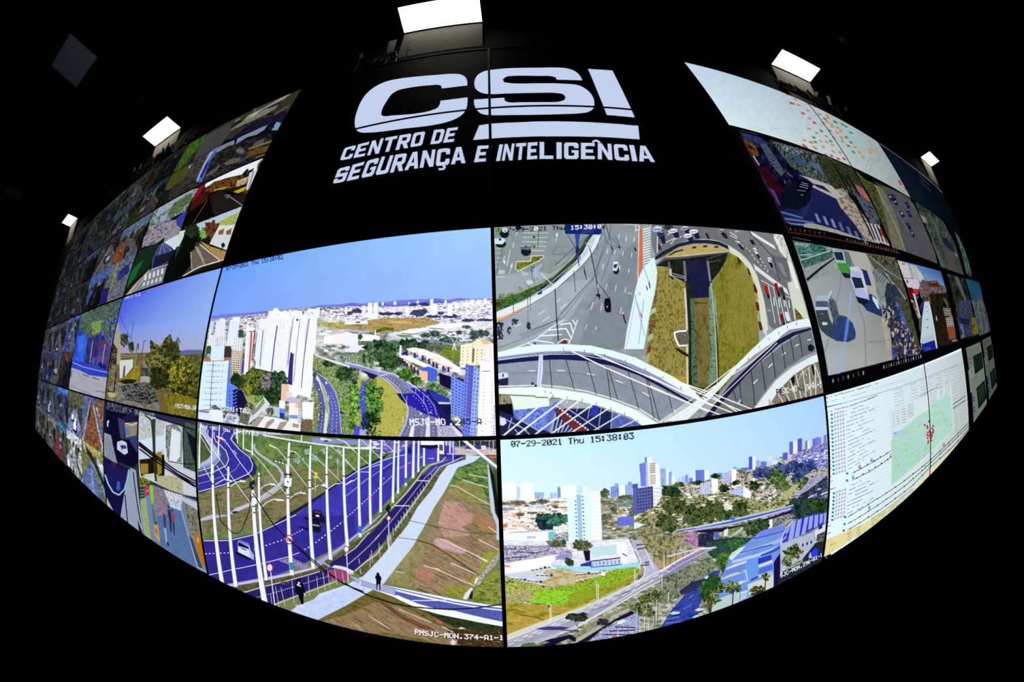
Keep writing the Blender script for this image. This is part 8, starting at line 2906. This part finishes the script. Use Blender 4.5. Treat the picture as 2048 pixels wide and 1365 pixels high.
lamp(-.335, -.205, .052, .575, 'lit white ceiling panel at the top edge, above the big white letters', True, .36)
lamp(2.77, -.185, .04, .565, 'lit white ceiling panel above the marker map on the right', True, .16, -.24)
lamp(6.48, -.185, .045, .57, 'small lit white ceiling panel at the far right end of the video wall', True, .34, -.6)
lamp(-3.455, -.19, .055, .555, 'lit white ceiling panel above the left monitors, second from the left end', True, .16, .25)
lamp(-7.225, -.21, .03, .57, 'small lit white ceiling panel at the far left end of the video wall', True, .34, .58)
lamp(-4.01, -2.28, -1.60, .635, 'switched-off grey ceiling panel at upper left, near the second lit panel', False, 0, .28)
lamp(-8.34, -2.24, -1.64, .55, 'switched-off dim grey ceiling panel close to the left wall', False, 0, .55)

# ---------------------------------------------------------------- detectors, socket
for x, y, lb in ((-3.39, -.64, 'tiny grey round smoke detector on the black ceiling, left side'), (3.2, -.7, 'tiny grey round smoke detector on the black ceiling, right side')):
    t = empty('smoke_detector', (x, y, CEIL), lb, 'smoke detector')
    for nm, r0, r1, z0, z1, m in (('base', .05, .05, -.012, -.0005, 'plastic'), ('cap', .042, .026, -.032, -.0121, 'plastic')):
        bm = bmesh.new()
        r = bmesh.ops.create_cone(bm, cap_ends=True, segments=24, radius1=r1, radius2=r0, depth=z1 - z0)
        bmesh.ops.translate(bm, verts=bm.verts, vec=(0, 0, (z0 + z1) / 2))
        mesh_obj(nm, bm, M[m], t)
t = empty('wall_socket', (XL, -.04, .337), 'small beige wall socket low on the dark left wall', 'wall socket')
mesh_obj('plate', box(bmesh.new(), .0005, .009, -.045, .045, -.06, .06, .002), M['plate'], t)
bm = bmesh.new()
for z in (-.022, .022):
    r = bmesh.ops.create_cone(bm, cap_ends=True, segments=16, radius1=.016, radius2=.016, depth=.004, matrix=Matrix.Translation((.0112, 0, z)) @ Matrix.Rotation(math.pi / 2, 4, 'Y'))
mesh_obj('outlet', bm, M['housing'], t)

# ---------------------------------------------------------------- cable clutter along the top of the wall
rnd = random.Random(4)


def cables(x0, x1, h, n, label, y=.055):
    t = empty('cable_bundle', ((x0 + x1) / 2, y, TOP), label, 'cable bundle', 'black cable bundles on top of the video wall')
    bm = bmesh.new()
    for k in range(n):
        x = rnd.uniform(x0, x1) - (x0 + x1) / 2
        w = rnd.uniform(.03, .10)
        hh = h * rnd.uniform(.6, 1.0)
        yy = rnd.uniform(-.03, .03)
        pts = []
        for j in range(9):
            a = j / 8
            pts.append((x - w / 2 + w * a, yy + .01 * math.sin(a * 9), .004 + hh * math.sin(math.pi * a) ** .6))
        tube(bm, pts, rnd.uniform(.006, .012))
    for yy in (-.022, 0, .022):
        tube(bm, [((x0 - x1) / 2 + (x1 - x0) * k / 10, yy, .05 + h * .3 + .02 * math.sin(k * 2.1)) for k in range(11)], .011)
    mesh_obj('cable', bm, M['cable'], t)
    bm = bmesh.new()
    box(bm, (x0 - x1) / 2, (x1 - x0) / 2, -.03, .03, .0006, h * .35, .004)
    mesh_obj('tray', bm, M['cable'], t)


cables(2.28, 3.25, .36, 46, 'tangled black cables on top of the wall in front of the right lit panel')
cables(-3.85, -3.05, .36, 40, 'tangled black cables on top of the wall in front of the left lit panel')
cables(-.78, -.58, .25, 10, 'short black cable bundle beside the lit panel above the letter C')
cables(-2.9, -2.2, .18, 20, 'low black cable bundle on the wall between the left lit panel and the letters')
cables(3.6, 4.7, .2, 26, 'low black cable bundle on the wall right of the marker map panel')
cables(-5.6, -4.4, .2, 26, 'low black cable bundle on the wall left of the second lit panel')

# small beige cable tags catching the lamp light
TAGS = [(779, 93, 'beige cable tag left of the black cable bundle above the letter C', 12, .35), (816, 92, 'narrow beige cable tag right of the black cable bundle above the letter C', 9, .2),
        (720, 112, 'tiny beige cable tag left of the letter C lamp, lowest of the three', 5, .3),
        (1632, 188, 'beige cable tag just right of the right lit panel', 5, .3), (1662, 201, 'longer beige cable tag right of the marker map lamp', 9, -.6),
        (1692, 218, 'tiny beige cable tag farthest right above the marker map', 4, 0),
        (366, 272, 'beige cable tag at the right corner below the left lit panel', 5, .3), (322, 300, 'beige cable tag at the lower left below the left lit panel', 5, .6),
        (279, 333, 'beige cable tag left of the second lit panel, upper of a pair', 4, .5), (267, 339, 'beige cable tag left of the second lit panel, lower of a pair', 4, .5), (219, 386, 'tiny dim beige cable tag farthest left above the wall', 5, .6)]
for px, py, lb, s, sl in TAGS:
    y = -.02 if 1 else 0
    A = at_y(px, py + s, y)
    B = at_y(px + sl * s, py - s, y)
    bm = bmesh.new()
    d = (B - A)
    wv = Vector((1, 0, 0)) * max(.008, d.length * .16)
    vs = []
    for q in (A - wv * .6, A + wv * .6, B + wv, B - wv * .5):
        vs.append(q)
    base = Vector(((A.x + B.x) / 2, y, TOP))
    f0 = [bm.verts.new(q - base) for q in vs]
    f1 = [bm.verts.new(q - base + Vector((0, .004, 0))) for q in vs]
    bm.faces.new(f0)
    bm.faces.new(f1[::-1])
    for k in range(4):
        bm.faces.new((f0[k], f1[k], f1[(k + 1) % 4], f0[(k + 1) % 4]))
    lo = min(q.z for q in vs) - TOP
    tg = empty('cable_tag', base, lb, 'cable tag', 'beige cable tags above the video wall')
    mesh_obj('tag', bm, M['tag'], tg)
    bm = bmesh.new()
    tube(bm, [(0, .024, .006), (0.004, .02, lo * .5 + .01), (0, .008, lo + .02)], .004)
    mesh_obj('cable', bm, M['cable'], tg)
